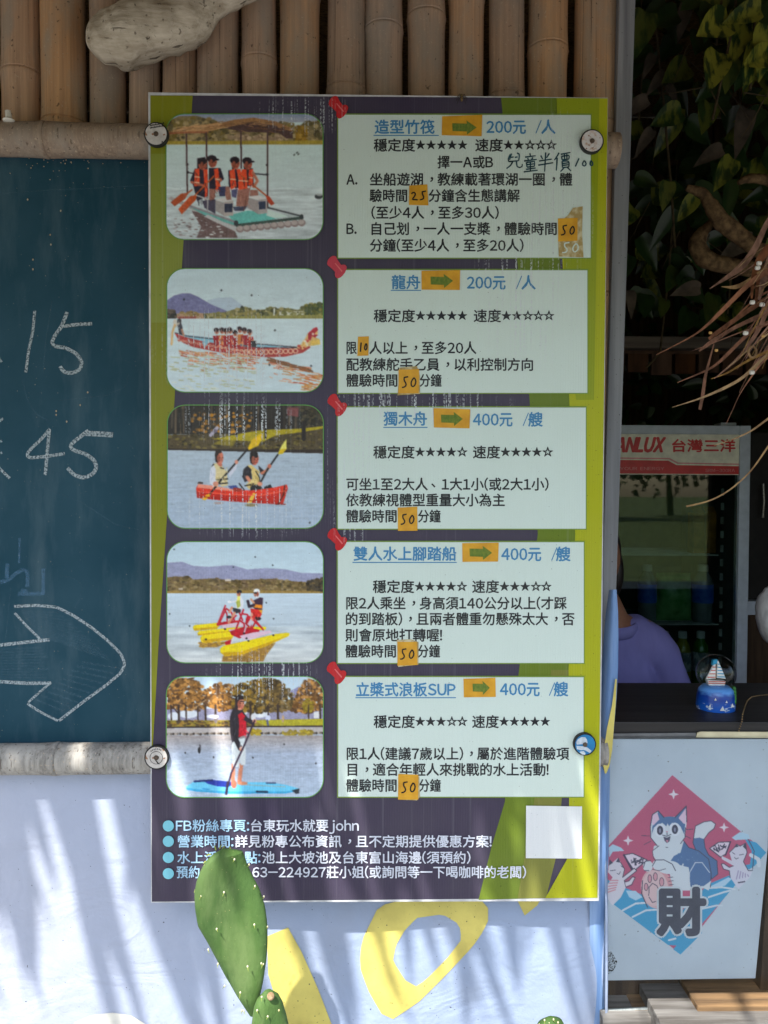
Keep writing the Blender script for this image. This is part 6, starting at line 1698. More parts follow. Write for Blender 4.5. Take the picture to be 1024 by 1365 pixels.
# beaded chain lying on the counter and over its edge
mb = MB()
ch = [(1050, 922), (1024, 926), (1012, 927), (1002, 929), (996, 934), (993, 942)]
P = [at_z(x, y, CT + 0.002) for x, y in ch]
P += [at(990, 952, -0.026), at(989, 962, -0.027), at(985, 974, -0.029), at(982.5, 977, -0.030)]
for a, b in zip(P[:-1], P[1:]):
    L = (b - a).length; n = max(1, int(L / 0.0042))
    for i in range(n): mb.ball(a + (b - a) * (i / n), 0.0017, 0.0017, 0.0017, 8, 6)
M['brass'] = mk('dull_brass', S(150, 124, 84), S(100, 82, 60), 0.4, 0.5, (300, 300, 300), metal=0.6)
tag(mb.build('bead_chain', M['brass'], smooth=True), 'thin brass bead chain trailing across the black counter beside the snow globe', 'chain')

# ---------------------------------------------------------------- fridge
FY = 1.25
ft_ = at(1002, 566, FY); fxr = ft_.x; fz1 = ft_.z; fxl = fxr - 0.62
M['fridge_grey'] = mk('grey_fridge_enamel', S(186, 196, 206), S(172, 182, 192), 0.4, 0.4)
M['fridge_in'] = mk('dark_fridge_liner', S(100, 108, 106), S(86, 94, 92), 0.5, 0.3)
M['header'] = mk('cream_header_panel', S(236, 234, 212), None, 0.4, 0.4); M['header_red'] = mk('header_red', S(206, 52, 52), None, 0.4, 0.4); M['header_pink'] = mk('header_pink', S(224, 150, 146), None, 0.4, 0.4)
M['wire'] = mk('shelf_wire', S(200, 204, 206), None, 0.35, 0.5, metal=0.3)
fr_ = thing('drinks_fridge', 'grey glass-door drinks fridge with a red and cream header behind the counter', 'fridge', ((fxl + fxr) / 2, FY + 0.3, 0.03))
mb = MB()
mb.box(fxl, fxl + 0.035, FY + 0.045, FY + 0.6, 0.05, fz1 - 0.01); mb.box(fxr - 0.035, fxr, FY + 0.045, FY + 0.6, 0.05, fz1 - 0.01)
mb.box(fxl + 0.0352, fxr - 0.0352, FY + 0.56, FY + 0.6, 0.05, fz1 - 0.01); mb.box(fxl + 0.0352, fxr - 0.0352, FY + 0.045, FY + 0.5598, fz1 - 0.06, fz1 - 0.01); mb.box(fxl + 0.0352, fxr - 0.0352, FY + 0.045, FY + 0.5598, 0.05, 0.18)
mb.build('cabinet', M['fridge_grey'], fr_, bevel=0.004)
hb = at(985, 633, FY); htop = at(985, 579, FY)
xi0, xi1 = fxl + 0.045, at(985, 700, FY).x
mb = MB()
mb.box(fxl, xi0, FY, FY + 0.04, 0.06, fz1 - 0.004); mb.box(xi1, fxr - 0.002, FY, FY + 0.04, 0.06, fz1 - 0.004); mb.box(xi0 + .0003, xi1 - .0003, FY, FY + 0.04, htop.z, fz1 - 0.004); mb.box(xi0 + .0003, xi1 - .0003, FY, FY + 0.04, 0.06, 0.12)
mb.build('door_frame', M['fridge_grey'], fr_, bevel=0.003)
p = at(975, 563, FY + 0.05); MB().box(p.x - 0.04, p.x + 0.02, FY + 0.05, FY + 0.11, fz1 - 0.01, fz1 + 0.012).build('hinge', M['fridge_grey'], fr_, bevel=0.003)
hp = MB().box(xi0 + .0005, xi1 - .0005, FY + 0.006, FY + 0.03, hb.z, htop.z - .0003).build('header_panel', M['header'], fr_)
HY = FY + 0.0055
def hpx(pts, d): return [at(x, y, HY - d) for x, y in pts]
mb = MB().poly(hpx([(780, 612.5), (891, 614), (902, 620), (985, 621.5), (985, 632.2), (780, 630.8)], 0.0006)); mb.build('red_band', M['header_red'], hp, fix=False)
mb = MB().poly(hpx([(780, 609), (893, 610.5), (904, 616.5), (985, 618), (985, 619.6), (903, 618.2), (892, 612.4), (780, 611)], 0.0006)); mb.build('pink_line', M['header_pink'], hp, fix=False)
mb = MB()
text_into(mb, 'SANLUX', 808, 886, 592.5, 25, HY - 0.0012, bold=0.045, shear=0.25)
text_into(mb, '台灣三洋', 894, 981, 594, 18, HY - 0.0012, bold=0.03)
mb.build('header_lettering', M['header_red'], hp, fix=False)
mb = MB()
text_into(mb, 'SAVE YOUR ENERGY', 800, 886, 624.5, 5.5, HY - 0.0016, bold=0); text_into(mb, 'SRM-300RA', 940, 980, 627, 5.5, HY - 0.0016, bold=0)
mb.build('band_lettering', M['header_pink'], hp, fix=False)
t = NT('fridge_glass'); tr = t.new('ShaderNodeBsdfTransparent'); gl = t.new('ShaderNodeBsdfGlossy'); frn = t.new('ShaderNodeFresnel'); mx = t.new('ShaderNodeMixShader')
frn.inputs[0].default_value = 1.62; gl.inputs['Roughness'].default_value = 0.02; tr.inputs[0].default_value = (0.62, 0.70, 0.68, 1)
t.l(frn.outputs[0], mx.inputs[0]); t.l(tr.outputs[0], mx.inputs[1]); t.l(gl.outputs[0], mx.inputs[2]); t.l(mx.outputs[0], t.out.inputs[0])
M['fridge_glass'] = t.m
MB().box(xi0 + .0005, xi1 - .0005, FY + 0.016, FY + 0.022, 0.1205, hb.z - .0005).build('glass_pane', M['fridge_glass'], fr_)
MB().box(fxl + 0.036, fxr - 0.036, FY + 0.545, FY + 0.559, 0.18, fz1 - 0.065).build('liner', M['fridge_in'], fr_)
for xa_, xb_ in ((fxl + 0.0352, fxl + 0.037), (fxr - 0.037, fxr - 0.0352)): MB().box(xa_, xb_, FY + 0.046, FY + 0.544, 0.181, fz1 - 0.065).build('liner', M['fridge_in'], fr_)
SH = []
for y in (739, 831.5, 925, 1010):
    z = at(890, y, FY + 0.10).z; SH.append(z)
    x1 = at(958, y, FY + 0.10).x
    mb = MB()
    mb.box(fxl + 0.04, x1, FY + 0.10, FY + 0.104, z - 0.005, z)
    for k in range(9): mb.box(fxl + 0.04, x1, FY + 0.135 + k * 0.044, FY + 0.138 + k * 0.044, z - 0.004, z - 0.001)
    mb.build('shelf', M['wire'], fr_)
x1 = at(958, 800, FY + 0.12).x
mb = MB()
for k in range(28):
    z = 0.25 + k * 0.055
    if z < fz1 - 0.25: mb.box(x1 + 0.004, x1 + 0.016, FY + 0.12, FY + 0.124, z, z + 0.028)
mb.build('shelf_rail', M['wire'], fr_)

# drinks inside
def bottle_mat(n, c): return mk(n, c, tuple(q * .8 for q in c), 0.15, 0.6)
M['cap_plastic'] = mk('white_cap_plastic', S(214, 214, 214), None, 0.4, 0.4); M['label_white'] = mk('pale_label', S(170, 176, 176), S(110, 120, 130), 0.5, 0.3, (80, 80, 40), 3, 0.45, 0.55)
M['tea_y'] = bottle_mat('yellow_tea', S(150, 140, 40)); M['tea_g'] = bottle_mat('green_tea', S(60, 120, 40)); M['water'] = bottle_mat('clear_water_bottle', S(120, 130, 136)); M['label_blue'] = mk('blue_drink_label', S(30, 80, 190), S(60, 110, 210), 0.4, 0.4, (60, 60, 60))
M['amber'] = mk('amber_carton', S(176, 120, 40), S(140, 92, 30), 0.5, 0.3); M['bag_green'] = mk('green_snack_bag', S(56, 130, 60), S(120, 170, 110), 0.3, 0.5, (26, 26, 26), bump=0.6)
def bottle(px, z, h, r, liquid, label, Yb, lab_text, cap='cap_plastic'):
    p = at(px, 850, Yb)
    b = thing('drink_bottle', lab_text, 'bottle', (p.x, Yb, z), 'bottles in the drinks fridge')
    MB().lathe([(0.0001, 0), (r * .9, 0), (r, h * .04), (r * .97, h * .3), (r, h * .45), (r, h * .66), (r * .82, h * .78), (r * .45, h * .87), (r * .42, h * .9), (0.0001, h * .9)], (p.x, Yb, z), 'Z', 22).build('bottle_body', M[liquid], b, smooth=True)
    MB().lathe([(r * 1.015, h * .34), (r * 1.02, h * .35), (r * 1.02, h * .65), (r * 1.015, h * .66)], (p.x, Yb, z), 'Z', 22).build('label', M[label], b, smooth=True)
    MB().lathe([(0.0001, h * .885), (r * .5, h * .885), (r * .5, h * .985), (r * .44, h), (0.0001, h)], (p.x, Yb, z), 'Z', 18).build('cap', M[cap], b, smooth=True)
YB = FY + 0.16
bottle(910, SH[2], 0.235, 0.033, 'tea_y', 'label_white', YB, 'yellow drink bottle on the bottom fridge shelf, between two green ones')
bottle(934, SH[2], 0.235, 0.033, 'tea_g', 'label_white', YB, 'dark green drink bottle with a white cap, rightmost on the bottom fridge shelf')
bottle(886, SH[2], 0.235, 0.033, 'tea_g', 'label_white', YB, 'dark green drink bottle behind the purple shoulder on the bottom fridge shelf')
bottle(936, SH[1], 0.225, 0.040, 'water', 'label_blue', YB, 'clear water bottle with a blue label on the middle fridge shelf')
bottle(862, SH[1], 0.225, 0.036, 'water', 'label_blue', YB, 'dim blue-labelled bottle at the left of the middle fridge shelf, beside the green bag')
p = at(900, 800, YB)
mb = MB(); vs = []; fs = []
for i in range(11):
    for k in range(20):
        a = 2 * PI * k / 20; s = i / 10; th = 0.045 * math.sin(PI * min(1, max(0.02, s))) ** 0.5
        vs.append((p.x + 0.075 * math.cos(a) * (1 - 0.1 * s), YB + 0.02 + th * math.sin(a), SH[1] + 0.001 + 0.19 * s))
for i in range(10):
    for k in range(20): fs.append((i * 20 + k, i * 20 + (k + 1) % 20, i * 20 + 20 + (k + 1) % 20, i * 20 + 20 + k))
fs += [tuple(range(20)), tuple(200 + k for k in range(20))]
tag(mb.add(vs, fs).build('snack_bag', M['bag_green'], smooth=True), 'crinkled green snack bag standing on the middle fridge shelf', 'snack bag')
for px, lab in ((932, 'amber drink carton on the top fridge shelf, left of the pair'), (948, 'amber drink carton on the top fridge shelf, right of the pair')):
    p = at(px, 710, YB)
    w = 0.021
    tag(MB().box(p.x - w, p.x + w, YB, YB + 0.06, SH[0] + .0005, SH[0] + 0.16).prism([(p.x - w, YB + .001, SH[0] + .1605), (p.x + w, YB + .001, SH[0] + .1605), (p.x + w, YB + .03, SH[0] + .185), (p.x - w, YB + .03, SH[0] + .185)], (0, .004, 0)).build('drink_carton', M['amber']), lab, 'carton', 'amber cartons in the fridge')

# ---------------------------------------------------------------- person behind the counter
M['skin'] = mk('skin', S(150, 104, 80), S(136, 92, 70), 0.55, 0.35, (20, 20, 20)); M['hair'] = mk('dark_hair', S(40, 32, 28), S(26, 20, 18), 0.5, 0.4, (120, 120, 10), 4, bump=0.4)
M['shirt'] = mk('purple_cotton', S(134, 130, 188), S(116, 114, 170), 0.85, 0.15, (7, 7, 3), 4, 0.3, 0.7, 0.5, 0.02); M['trousers'] = mk('dark_trousers', S(50, 52, 62), None, 0.85, 0.2)
PYP = 0.74
pc = at(812, 850, PYP); cx = pc.x
zs = at(872, 836, PYP).z            # shoulder height
def skin_mesh(chains):
    """one surface from chains of (point, radius)"""
    bm = bmesh.new(); lay_ = bm.verts.layers.skin.verify(); cache = {}; root = None
    for ch_ in chains:
        prev = None
        for (p, r) in ch_:
            k = tuple(round(q, 4) for q in p)
            if k not in cache:
                v = bm.verts.new(p); v[lay_].radius = r if hasattr(r, '__len__') else (r, r); cache[k] = v
                if root is None: root = v; v[lay_].use_root = True
            v = cache[k]
            if prev is not None and bm.edges.get((prev, v)) is None: bm.edges.new((prev, v))
            prev = v
    me = bpy.data.meshes.new('t'); bm.to_mesh(me); bm.free()
    ob = bpy.data.objects.new('t', me); COL.objects.link(ob)
    m1 = ob.modifiers.new('s', 'SKIN'); m1.use_smooth_shade = True
    m2 = ob.modifiers.new('u', 'SUBSURF'); m2.levels = 2; m2.render_levels = 2
    bpy.context.view_layer.update()
    dg = bpy.context.evaluated_depsgraph_get()
    m = bpy.data.meshes.new_from_object(ob.evaluated_get(dg))
    out = ([tuple(v.co) for v in m.vertices], [tuple(p_.vertices) for p_ in m.polygons])
    bpy.data.objects.remove(ob); bpy.data.meshes.remove(m); bpy.data.meshes.remove(me)
    return out
def fuse(mb, name, mat, parent, vox=0.006, smooth_it=4):
    """fuse overlapping shapes into one continuous surface"""
    o = mb.build(name, mat, None, fix=True)
    md = o.modifiers.new('r', 'REMESH'); md.mode = 'VOXEL'; md.voxel_size = vox; md.use_smooth_shade = True
    ms = o.modifiers.new('m', 'SMOOTH'); ms.factor = 0.5; ms.iterations = smooth_it
    bpy.context.view_layer.update()
    dg = bpy.context.evaluated_depsgraph_get()
    m = bpy.data.meshes.new_from_object(o.evaluated_get(dg))
    m.name = name; old = o.data
    o.modifiers.clear(); o.data = m; bpy.data.meshes.remove(old)
    m.transform(Matrix.Translation(-parent.location)); o.parent = parent
    if not m.materials: m.materials.append(mat)
    return o
ps = thing('person', 'person in a loose purple shirt standing behind the counter, half hidden by the grey post', 'person', (cx, PYP, 0.03))
V = lambda x, y, z: (cx + x, PYP + y, z)
hip = zs - 0.50
hx = -0.050
body = MB()
chains = [
    [(V(0, 0.02, hip), (.145, .105)), (V(0, .01, hip + .17), (.125, .095)), (V(0, 0, hip + .34), (.145, .105)), (V(-.005, 0, zs - .02), (.10, .085)), (V(-.012, 0, zs + .06), (.055, .055)), (V(hx + .01, -.015, zs + .13), (.052, .052))],
]
for s in (-1, 1):
    chains.append([(V(-.005, 0, zs - .02), .1), (V(s * .145, 0, zs - .035), .062), (V(s * .195, .015, zs - .17), .050), (V(s * .215, .0, zs - .30), .043), (V(s * .17, -.13, zs - .33), .036), (V(s * .11, -.225, zs - .33), .028)])
    chains.append([(V(0, 0.02, hip), .14), (V(s * .09, .02, hip - .08), .095), (V(s * .10, 0, 0.50), .062), (V(s * .10, .02, 0.30), .055), (V(s * .10, .03, 0.12), .042)])
for ch_ in chains: body.add(*skin_mesh([ch_]))
# head with face
hz = zs + .215
body.ball(V(hx, 0, hz), .077, .096, .112, 24, 18); body.ball(V(hx, -.03, hz - .065), .052, .058, .052, 18, 12)
body.tube([V(hx, -.093, hz + .015), V(hx, -.108, hz - .015), V(hx, -.116, hz - .035)], [.008, .012, .015], 10)
for s in (-1, 1):
    body.ball(V(hx + s * .078, .008, hz - .005), .010, .022, .032, 12, 10); body.ball(V(hx + s * .03, -.086, hz + .022), .020, .012, .008, 12, 8)
    wx, wy, wz = s * .11, -.225, zs - .33
    body.ball(V(wx - s * .012, wy - .045, wz - .004), .040, .046, .016, 16, 10)
    for q in range(4):
        L = (.072, .080, .075, .058)[q]; fx = wx - s * .012 + (q - 1.5) * .019 * -s
        body.tube([V(fx, wy - .078, wz - .002), V(fx, wy - .078 - L * .5, wz - .001), V(fx, wy - .078 - L * .85, wz - .014), V(fx, wy - .078 - L, wz - .026)], [.0092, .0088, .008, .0062], 10)
    body.tube([V(wx - s * .045, wy - .03, wz - .004), V(wx - s * .068, wy - .055, wz - .008), V(wx - s * .078, wy - .085, wz - .014)], [.012, .0105, .008], 10)
    body.tube([V(s * .10, .06, .045), V(s * .10, -.04, .045), V(s * .10, -.12, .038)], [.036, .040, .028], 12)
fuse(body, 'person_body', M['skin'], ps, 0.0055, 3)
hr = MB(); hr.ball(V(hx, .018, hz + .022), .086, .094, .104, 24, 18); hr.ball(V(hx, .055, hz - .06), .072, .05, .07, 18, 12); hr.ball(V(hx + .015, .062, hz - .115), .05, .035, .05, 14, 10)
for s in (-1, 1): hr.ball(V(hx + s * .062, .012, hz - .045), .030, .062, .085, 16, 12)
hr.v = [(x, max(y, PYP - .070) if z > hz + .045 else max(y, PYP - .050), z) for x, y, z in hr.v]
fuse(hr, 'hair', M['hair'], ps, 0.006, 3)
M['eye'] = mk('eye_white', S(210, 206, 200), None, 0.3, 0.5); M['iris'] = mk('dark_iris', S(34, 24, 20), None, 0.3, 0.5); M['lip'] = mk('lips', S(140, 76, 70), None, 0.5, 0.3)
for s in (-1, 1):
    e = MB().ball(V(hx + s * .030, -.088, hz + .006), .0115, .008, .0065, 12, 8).build('eye', M['eye'], ps, smooth=True)
    MB().ball(V(hx + s * .030, -.0955, hz + .006), .0048, .0018, .0048, 10, 6).build('iris', M['iris'], e, smooth=True)
MB().tube([V(hx - .022, -.083, hz - .066), V(hx, -.0905, hz - .064), V(hx + .022, -.083, hz - .066)], [.003, .0062, .003], 10).build('mouth', M['lip'], ps, smooth=True)
sh = MB()
sc2 = [[(V(0, .02, hip - .06), (.175, .135)), (V(0, .01, hip + .17), (.150, .120)), (V(0, 0, hip + .34), (.165, .125)), (V(-.005, 0, zs - .03), (.115, .095)), (V(-.010, 0, zs + .035), (.072, .068))]]
for s in (-1, 1):
    sc2.append([(V(-.005, 0, zs - .03), .11), (V(s * .135, 0, zs - .045), .075), (V(s * .195, .015, zs - .16), .070), (V(s * .222, .0, zs - .285), .068)])
for c_ in sc2: sh.add(*skin_mesh([c_]))
o = fuse(sh, 'shirt', M['shirt'], ps, 0.008, 6)
for v in o.data.vertices:
    q = v.co; f_ = 0.010 * mnoise.fractal(Vector((q.x * 9, q.y * 9, q.z * 4)), 0.7, 2, 3)
    v.co += Vector(v.normal) * f_
MB().tube([V(-.010 + .088 * math.cos(a * PI / 14), .078 * math.sin(a * PI / 14) - .006, zs + .012 - .016 * (a in range(15, 28)) * abs(math.sin(a * PI / 14)) + .004 * math.sin(a * PI / 14)) for a in range(29)], .0135, 10, cap=False, sq=(1.5, .8)).build('collar', M['shirt'], ps, smooth=True)
tr_ = MB()
for s in (-1, 1): tr_.add(*skin_mesh([[(V(0, .02, hip), .152), (V(s * .09, .02, hip - .08), .108), (V(s * .10, 0, .50), .080), (V(s * .10, .02, .30), .072), (V(s * .10, .03, .10), .066)]]))
fuse(tr_, 'trousers', M['trousers'], ps, 0.008, 3)

# ---------------------------------------------------------------- inside, above the fridge
a, b = at(830, 448, 1.55), at(1100, 464, 1.55)
o = MB().box(0.55, 3.15, 1.55, 1.61, at(900, 464, 1.55).z, at(900, 448.5, 1.55).z).build('roof_beam', M['beam'], bevel=0.003)
tag(o, 'grey-brown wooden beam crossing the dark kiosk above the fridge', 'beam')
mb_z0, mb_z1 = at(900, 500, 1.62).z, at(900, 468, 1.62).z
rl = thing('slat_screen', 'dark reddish brown slats hanging under the beam behind the fridge', 'screen', (1.8, 1.63, mb_z0))
M['slat'] = mk('reddish_slat', S(96, 66, 46), S(64, 44, 32), 0.8, 0.2, (20, 20, 4), rand=0.2)
MB().box(0.55, 3.15, 1.615, 1.635, mb_z1 - 0.012, mb_z1 + 0.008).build('top_strip', M['slat'], rl)
for i in range(26):
    x = 0.56 + i * 0.1
    MB().box(x, x + 0.085, 1.617, 1.633, mb_z0 + 0.006 * (i % 3), mb_z1 - 0.0125).build('slat', M['slat'], rl)
M['cab'] = mk('black_cabinet', S(32, 30, 28), S(24, 22, 22), 0.5, 0.3)
ca = thing('dark_cabinet', 'black cabinet with an upright metal pull to the right of the fridge', 'cabinet', (fxr + 0.45, 1.6, 0.03))
zc = at(1010, 800, 1.36).z
MB().box(fxr + 0.02, fxr + 0.85, 1.36, 1.9, zc + 0.002, fz1 - 0.02).build('upper_door', M['cab'], ca, bevel=0.003)
MB().box(fxr + 0.02, fxr + 0.85, 1.34, 1.9, zc - 0.055, zc - 0.001).build('shelf_edge', M['fridge_grey'], ca, bevel=0.003)
MB().box(fxr + 0.02, fxr + 0.85, 1.36, 1.9, 0.04, zc - 0.056).build('lower_door', M['dark_wood'], ca, bevel=0.003)
h0, h1 = at(1017, 690, 1.33), at(1017.5, 645, 1.33)
MB().tube([h0, (h0 + h1) / 2 + Vector((0, -.008, 0)), h1], 0.005, 10).build('metal_pull', M['steel'], ca, smooth=True)
fl_ = at(1030, 818, 0.45)
fz = thing('hanging_float', 'pale grey rounded float hanging by a cord at the right edge above the counter', 'float', (fl_.x, 0.45, fl_.z - .1))
mb = MB(); mb.ball(fl_, 0.042, 0.042, 0.082, 24, 18)
mb.v = [tuple(Vector(v) + (Vector(v) - fl_) * 0.10 * mnoise.fractal(Vector(v) * 22, 0.8, 2, 4)) for v in mb.v]
M['float'] = mk('chalky_float', S(206, 206, 204), S(160, 160, 160), 0.8, 0.2, (50, 50, 20), 6, bump=0.5)
mb.build('float_body', M['float'], fz, smooth=True)
M['cord'] = mk('dark_cord', S(70, 60, 48), None, 0.9, 0.1)
MB().tube([fl_ + Vector((0, 0, .078)), (fl_.x, 0.45, rz(0.45))], 0.0015, 6).build('cord', M['cord'], fz)

# ---------------------------------------------------------------- climbing plants in the dark
t = NT('pothos_leaf')
at_ = t.new('ShaderNodeAttribute', attribute_name='v')
n = t.noise(t.coord((26, 26, 26)), 1, 4)
c = t.mix(t.rng(n, 0.3, 0.7), S(26, 46, 22), S(42, 68, 30))
f = t.math('MULTIPLY', t.rng(t.noise(t.coord((40, 40, 14)), 1, 3), 0.42, 0.54), at_.outputs['Fac'])
c = t.mix(f, c, S(140, 142, 52))
M['pothos'] = t.set(c, 0.35, 0.5)
M['vine_stem'] = mk('vine_stem', S(96, 84, 60), S(60, 52, 38), 0.8, 0.2); M['dry_leaf'] = mk('dry_grey_leaf', S(92, 82, 70), S(60, 54, 46), 0.85, 0.2, (20, 20, 20))
def leaf(mb, var, c, L, W_, ang, tilt, vr, curl=0.25):
    """heart-shaped leaf; ang = direction of the tip in the picture plane (degrees, 0 = right, -90 = down)"""
    prof = [(-.06, .0), (-.10, .34), (0.02, .46), (.18, .5), (.38, .46), (.58, .36), (.76, .22), (.90, .09), (1, 0.0)]
    d = Vector((math.cos(R(ang)), 0, math.sin(R(ang)))); n_ = Vector((-d.z, 0, d.x))
    d = (d + Vector((0, math.sin(R(tilt)), 0))).normalized()
    base = len(mb.v); v = []; fs = []
    for s, w in prof:
        bend = Vector((0, 0, -curl * L * max(0, s) ** 2 * 0.6))
        m_ = Vector(c) + d * L * s + bend
        for k in (-1, -.5, 0, .5, 1):
            q = m_ + n_ * (W_ * w * k) + Vector((0, -abs(k) * W_ * w * 0.35, 0)); v.append(q)
    for i in range(len(prof) - 1):
        for k in range(4): fs.append((i * 5 + k, i * 5 + k + 1, i * 5 + 5 + k + 1, i * 5 + 5 + k))
    mb.add(v, fs); var += [vr] * len(v)
def foliage_obj(mb, var, name, mat, parent):
    o = mb.build(name, mat, parent, smooth=True, fix=False)
    a_ = o.data.attributes.new('v', 'FLOAT', 'POINT'); a_.data.foreach_set('value', var)
    return o
rl_ = random.Random(12)
def vine(label, stems, leaves, n_rand, zone, Yr, size):
    p = at(*stems[0][0][:2], stems[0][0][2])
    t_ = thing('climbing_vine', label, 'vine', p, 'vines in the kiosk')
    mb = MB()
    for st in stems: mb.tube([at(*q) for q in st], [0.004] * len(st), 7)
    for i in range(14):
        a_ = at(rl_.uniform(zone[0], zone[2]), rl_.uniform(zone[1], zone[3]), rl_.uniform(*Yr)); d_ = Vector((rl_.uniform(-.16, .16), rl_.uniform(-.05, .05), rl_.uniform(-.22, .02)))
        mb.tube([a_, a_ + d_ * .5 + Vector((rl_.uniform(-.02, .02), 0, rl_.uniform(-.03, .02))), a_ + d_], [.0022, .0016, .0008], 5)
    mb.build('stem', M['vine_stem'], t_, smooth=True)
    mb = MB(); var = []
    for px, py, Y, L, ang, vr in leaves: leaf(mb, var, at(px, py, Y), L, L * rl_.uniform(.62, .8), ang, rl_.uniform(-30, 10), vr)
    for i in range(n_rand):
        px, py = rl_.uniform(zone[0], zone[2]), rl_.uniform(zone[1], zone[3])
        leaf(mb, var, at(px, py, rl_.uniform(*Yr)), rl_.uniform(*size), rl_.uniform(.05, .09), rl_.uniform(-180, 10), rl_.uniform(-50, 40), rl_.choice([0, 0, 0, .5]))
    foliage_obj(mb, var, 'leaves', M['pothos'], t_)
top = lambda x, Y: (x, -110, Y)
vine('yellow-variegated pothos vine, the brightest leaves at the upper right above the counter', [[top(985, .62), (980, 20, .62), (965, 90, .6), (950, 160, .6)], [top(1010, .6), (1005, 60, .6), (1000, 120, .6)], [top(960, .64), (962, 0, .64), (955, 60, .64)]],
     [(968, 30, .60, .125, 205, 1), (1010, 15, .58, .10, 190, .8), (1012, 62, .58, .11, 250, 1), (990, 22, .62, .13, 255, .9), (1024, 75, .56, .10, 200, 1), (957, 74, .60, .125, 248, .9), (972, 82, .62, .085, 262, .2), (965, 8, .64, .10, 160, .4), (940, 5, .66, .11, 175, .6), (1022, 40, .56, .12, 265, .9)],
     26, (930, -30, 1060, 130), (.62, .8), (.07, .12))
vine('dim dark green vine with trailing leaves against the post at the top right', [[top(880, .9), (875, 40, .9), (885, 140, .9), (895, 250, .9), (900, 330, .9)], [top(850, .95), (858, 60, .95), (852, 160, .95)]],
     [(860, 22, .7, .13, 250, .2), (900, 20, .8, .1, 200, 0), (915, 90, .8, .11, 210, .3), (890, 245, .8, .075, 260, .3), (975, 215, .7, .10, 235, .5), (925, 265, .8, .08, 230, .6), (905, 150, .8, .1, 200, .4), (845, 140, .9, .1, 190, .1), (945, 140, .8, .1, 250, .3)],
     110, (835, -40, 1040, 330), (.85, 1.25), (.06, .13))
vine('lowest dark vine trailing in front of the beam over the fridge', [[top(900, 1.3), (905, 200, 1.3), (890, 380, 1.3), (880, 470, 1.3), (862, 490, 1.28)], [top(990, 1.35), (985, 250, 1.35), (970, 420, 1.35)]],
     [(860, 395, 1.3, .09, 260, 0), (900, 360, 1.3, .10, 240, .1), (885, 400, 1.3, .08, 250, .2), (950, 395, 1.3, .1, 250, .1), (985, 410, 1.35, .1, 270, .4)],
     70, (835, 200, 1060, 440), (1.25, 1.5), (.07, .14))
# dry leaves tangled with the vine
mb = MB(); var = []
for px, py, L, ang in ((915, 6, .09, 260), (885, 100, .08, 220), (870, 75, .07, 240), (860, 135, .1, 200), (995, 150, .13, 250), (960, 200, .1, 200), (890, 115, .06, 300), (868, 175, .08, 230), (840, 390, .07, 270), (930, 385, .1, 180), (1000, 320, .12, 200)):
    leaf(mb, var, at(px, py, .82), L, L * .5, ang, rl_.uniform(-30, 30), 0, .5)
o = foliage_obj(mb, var, 'dry_leaves', M['dry_leaf'], None); tag(o, 'withered grey leaves caught among the dark vines above the counter', 'dry leaves', kind='stuff')
# shrub mass behind the fridge
t_ = thing('leafy_shrub', 'dense dark leafy shrub seen in the gap between the slats and the fridge top', 'shrub', (1.8, 2.1, 0.03))
MB().tube([(1.8, 2.1, .03), (1.78, 2.1, .9), (1.8, 2.1, 1.9)], [.05, .04, .02], 10).build('stem', M['vine_stem'], t_, smooth=True)
mb = MB(); var = []
for i in range(520):
    leaf(mb, var, (rl_.uniform(.8, 3.0), rl_.uniform(1.95, 2.5), rl_.uniform(1.55, 2.55)), rl_.uniform(.05, .10), rl_.uniform(.03, .06), rl_.uniform(-180, 180), rl_.uniform(-60, 60), 0)
foliage_obj(mb, var, 'leaves', M['pothos'], t_)

M['branch'] = mk('old_branch_bark', S(116, 94, 66), S(70, 54, 38), 0.85, 0.15, (60, 60, 60), 7, bump=0.8, bdist=0.004)
# crooked driftwood hanging inside
def crook(name, label, pts, rad, mat, Y, seed):
    mb = MB(); k = (Y - CAM_LOC[1]) / 1024
    knotty(mb, [at(x, y, Y + dy) for x, y, dy in pts], [r * k for r in rad], 0.22, 24, 16, 6, seed)
    o = mb.build(name, mat, smooth=True); return tag(o, label, 'branch', 'driftwood branches inside the kiosk')
crook('driftwood_branch', 'slim tan driftwood branch slanting down to the right in the dark above the counter', [(915, 250, 0), (936, 258, 0), (946, 272, 0), (960, 292, 0), (985, 314, .02), (1010, 332, .03), (1050, 350, .05)], [4, 7, 9, 11, 11, 10, 8], M['branch'], .42, 1)
crook('driftwood_branch', 'thick curved driftwood branch low behind the slim one above the counter', [(948, 296, 0), (935, 312, 0), (930, 330, 0), (945, 348, 0), (985, 356, .02), (1050, 366, .05)], [5, 9, 12, 12, 11, 11], M['branch'], .50, 2)
crook('driftwood_branch', 'short bent driftwood tip at the right edge above the slim branch', [(984, 244, 0), (998, 238, 0), (1020, 240, .01), (1060, 252, .03)], [3, 6, 7, 7], M['branch'], .46, 3)

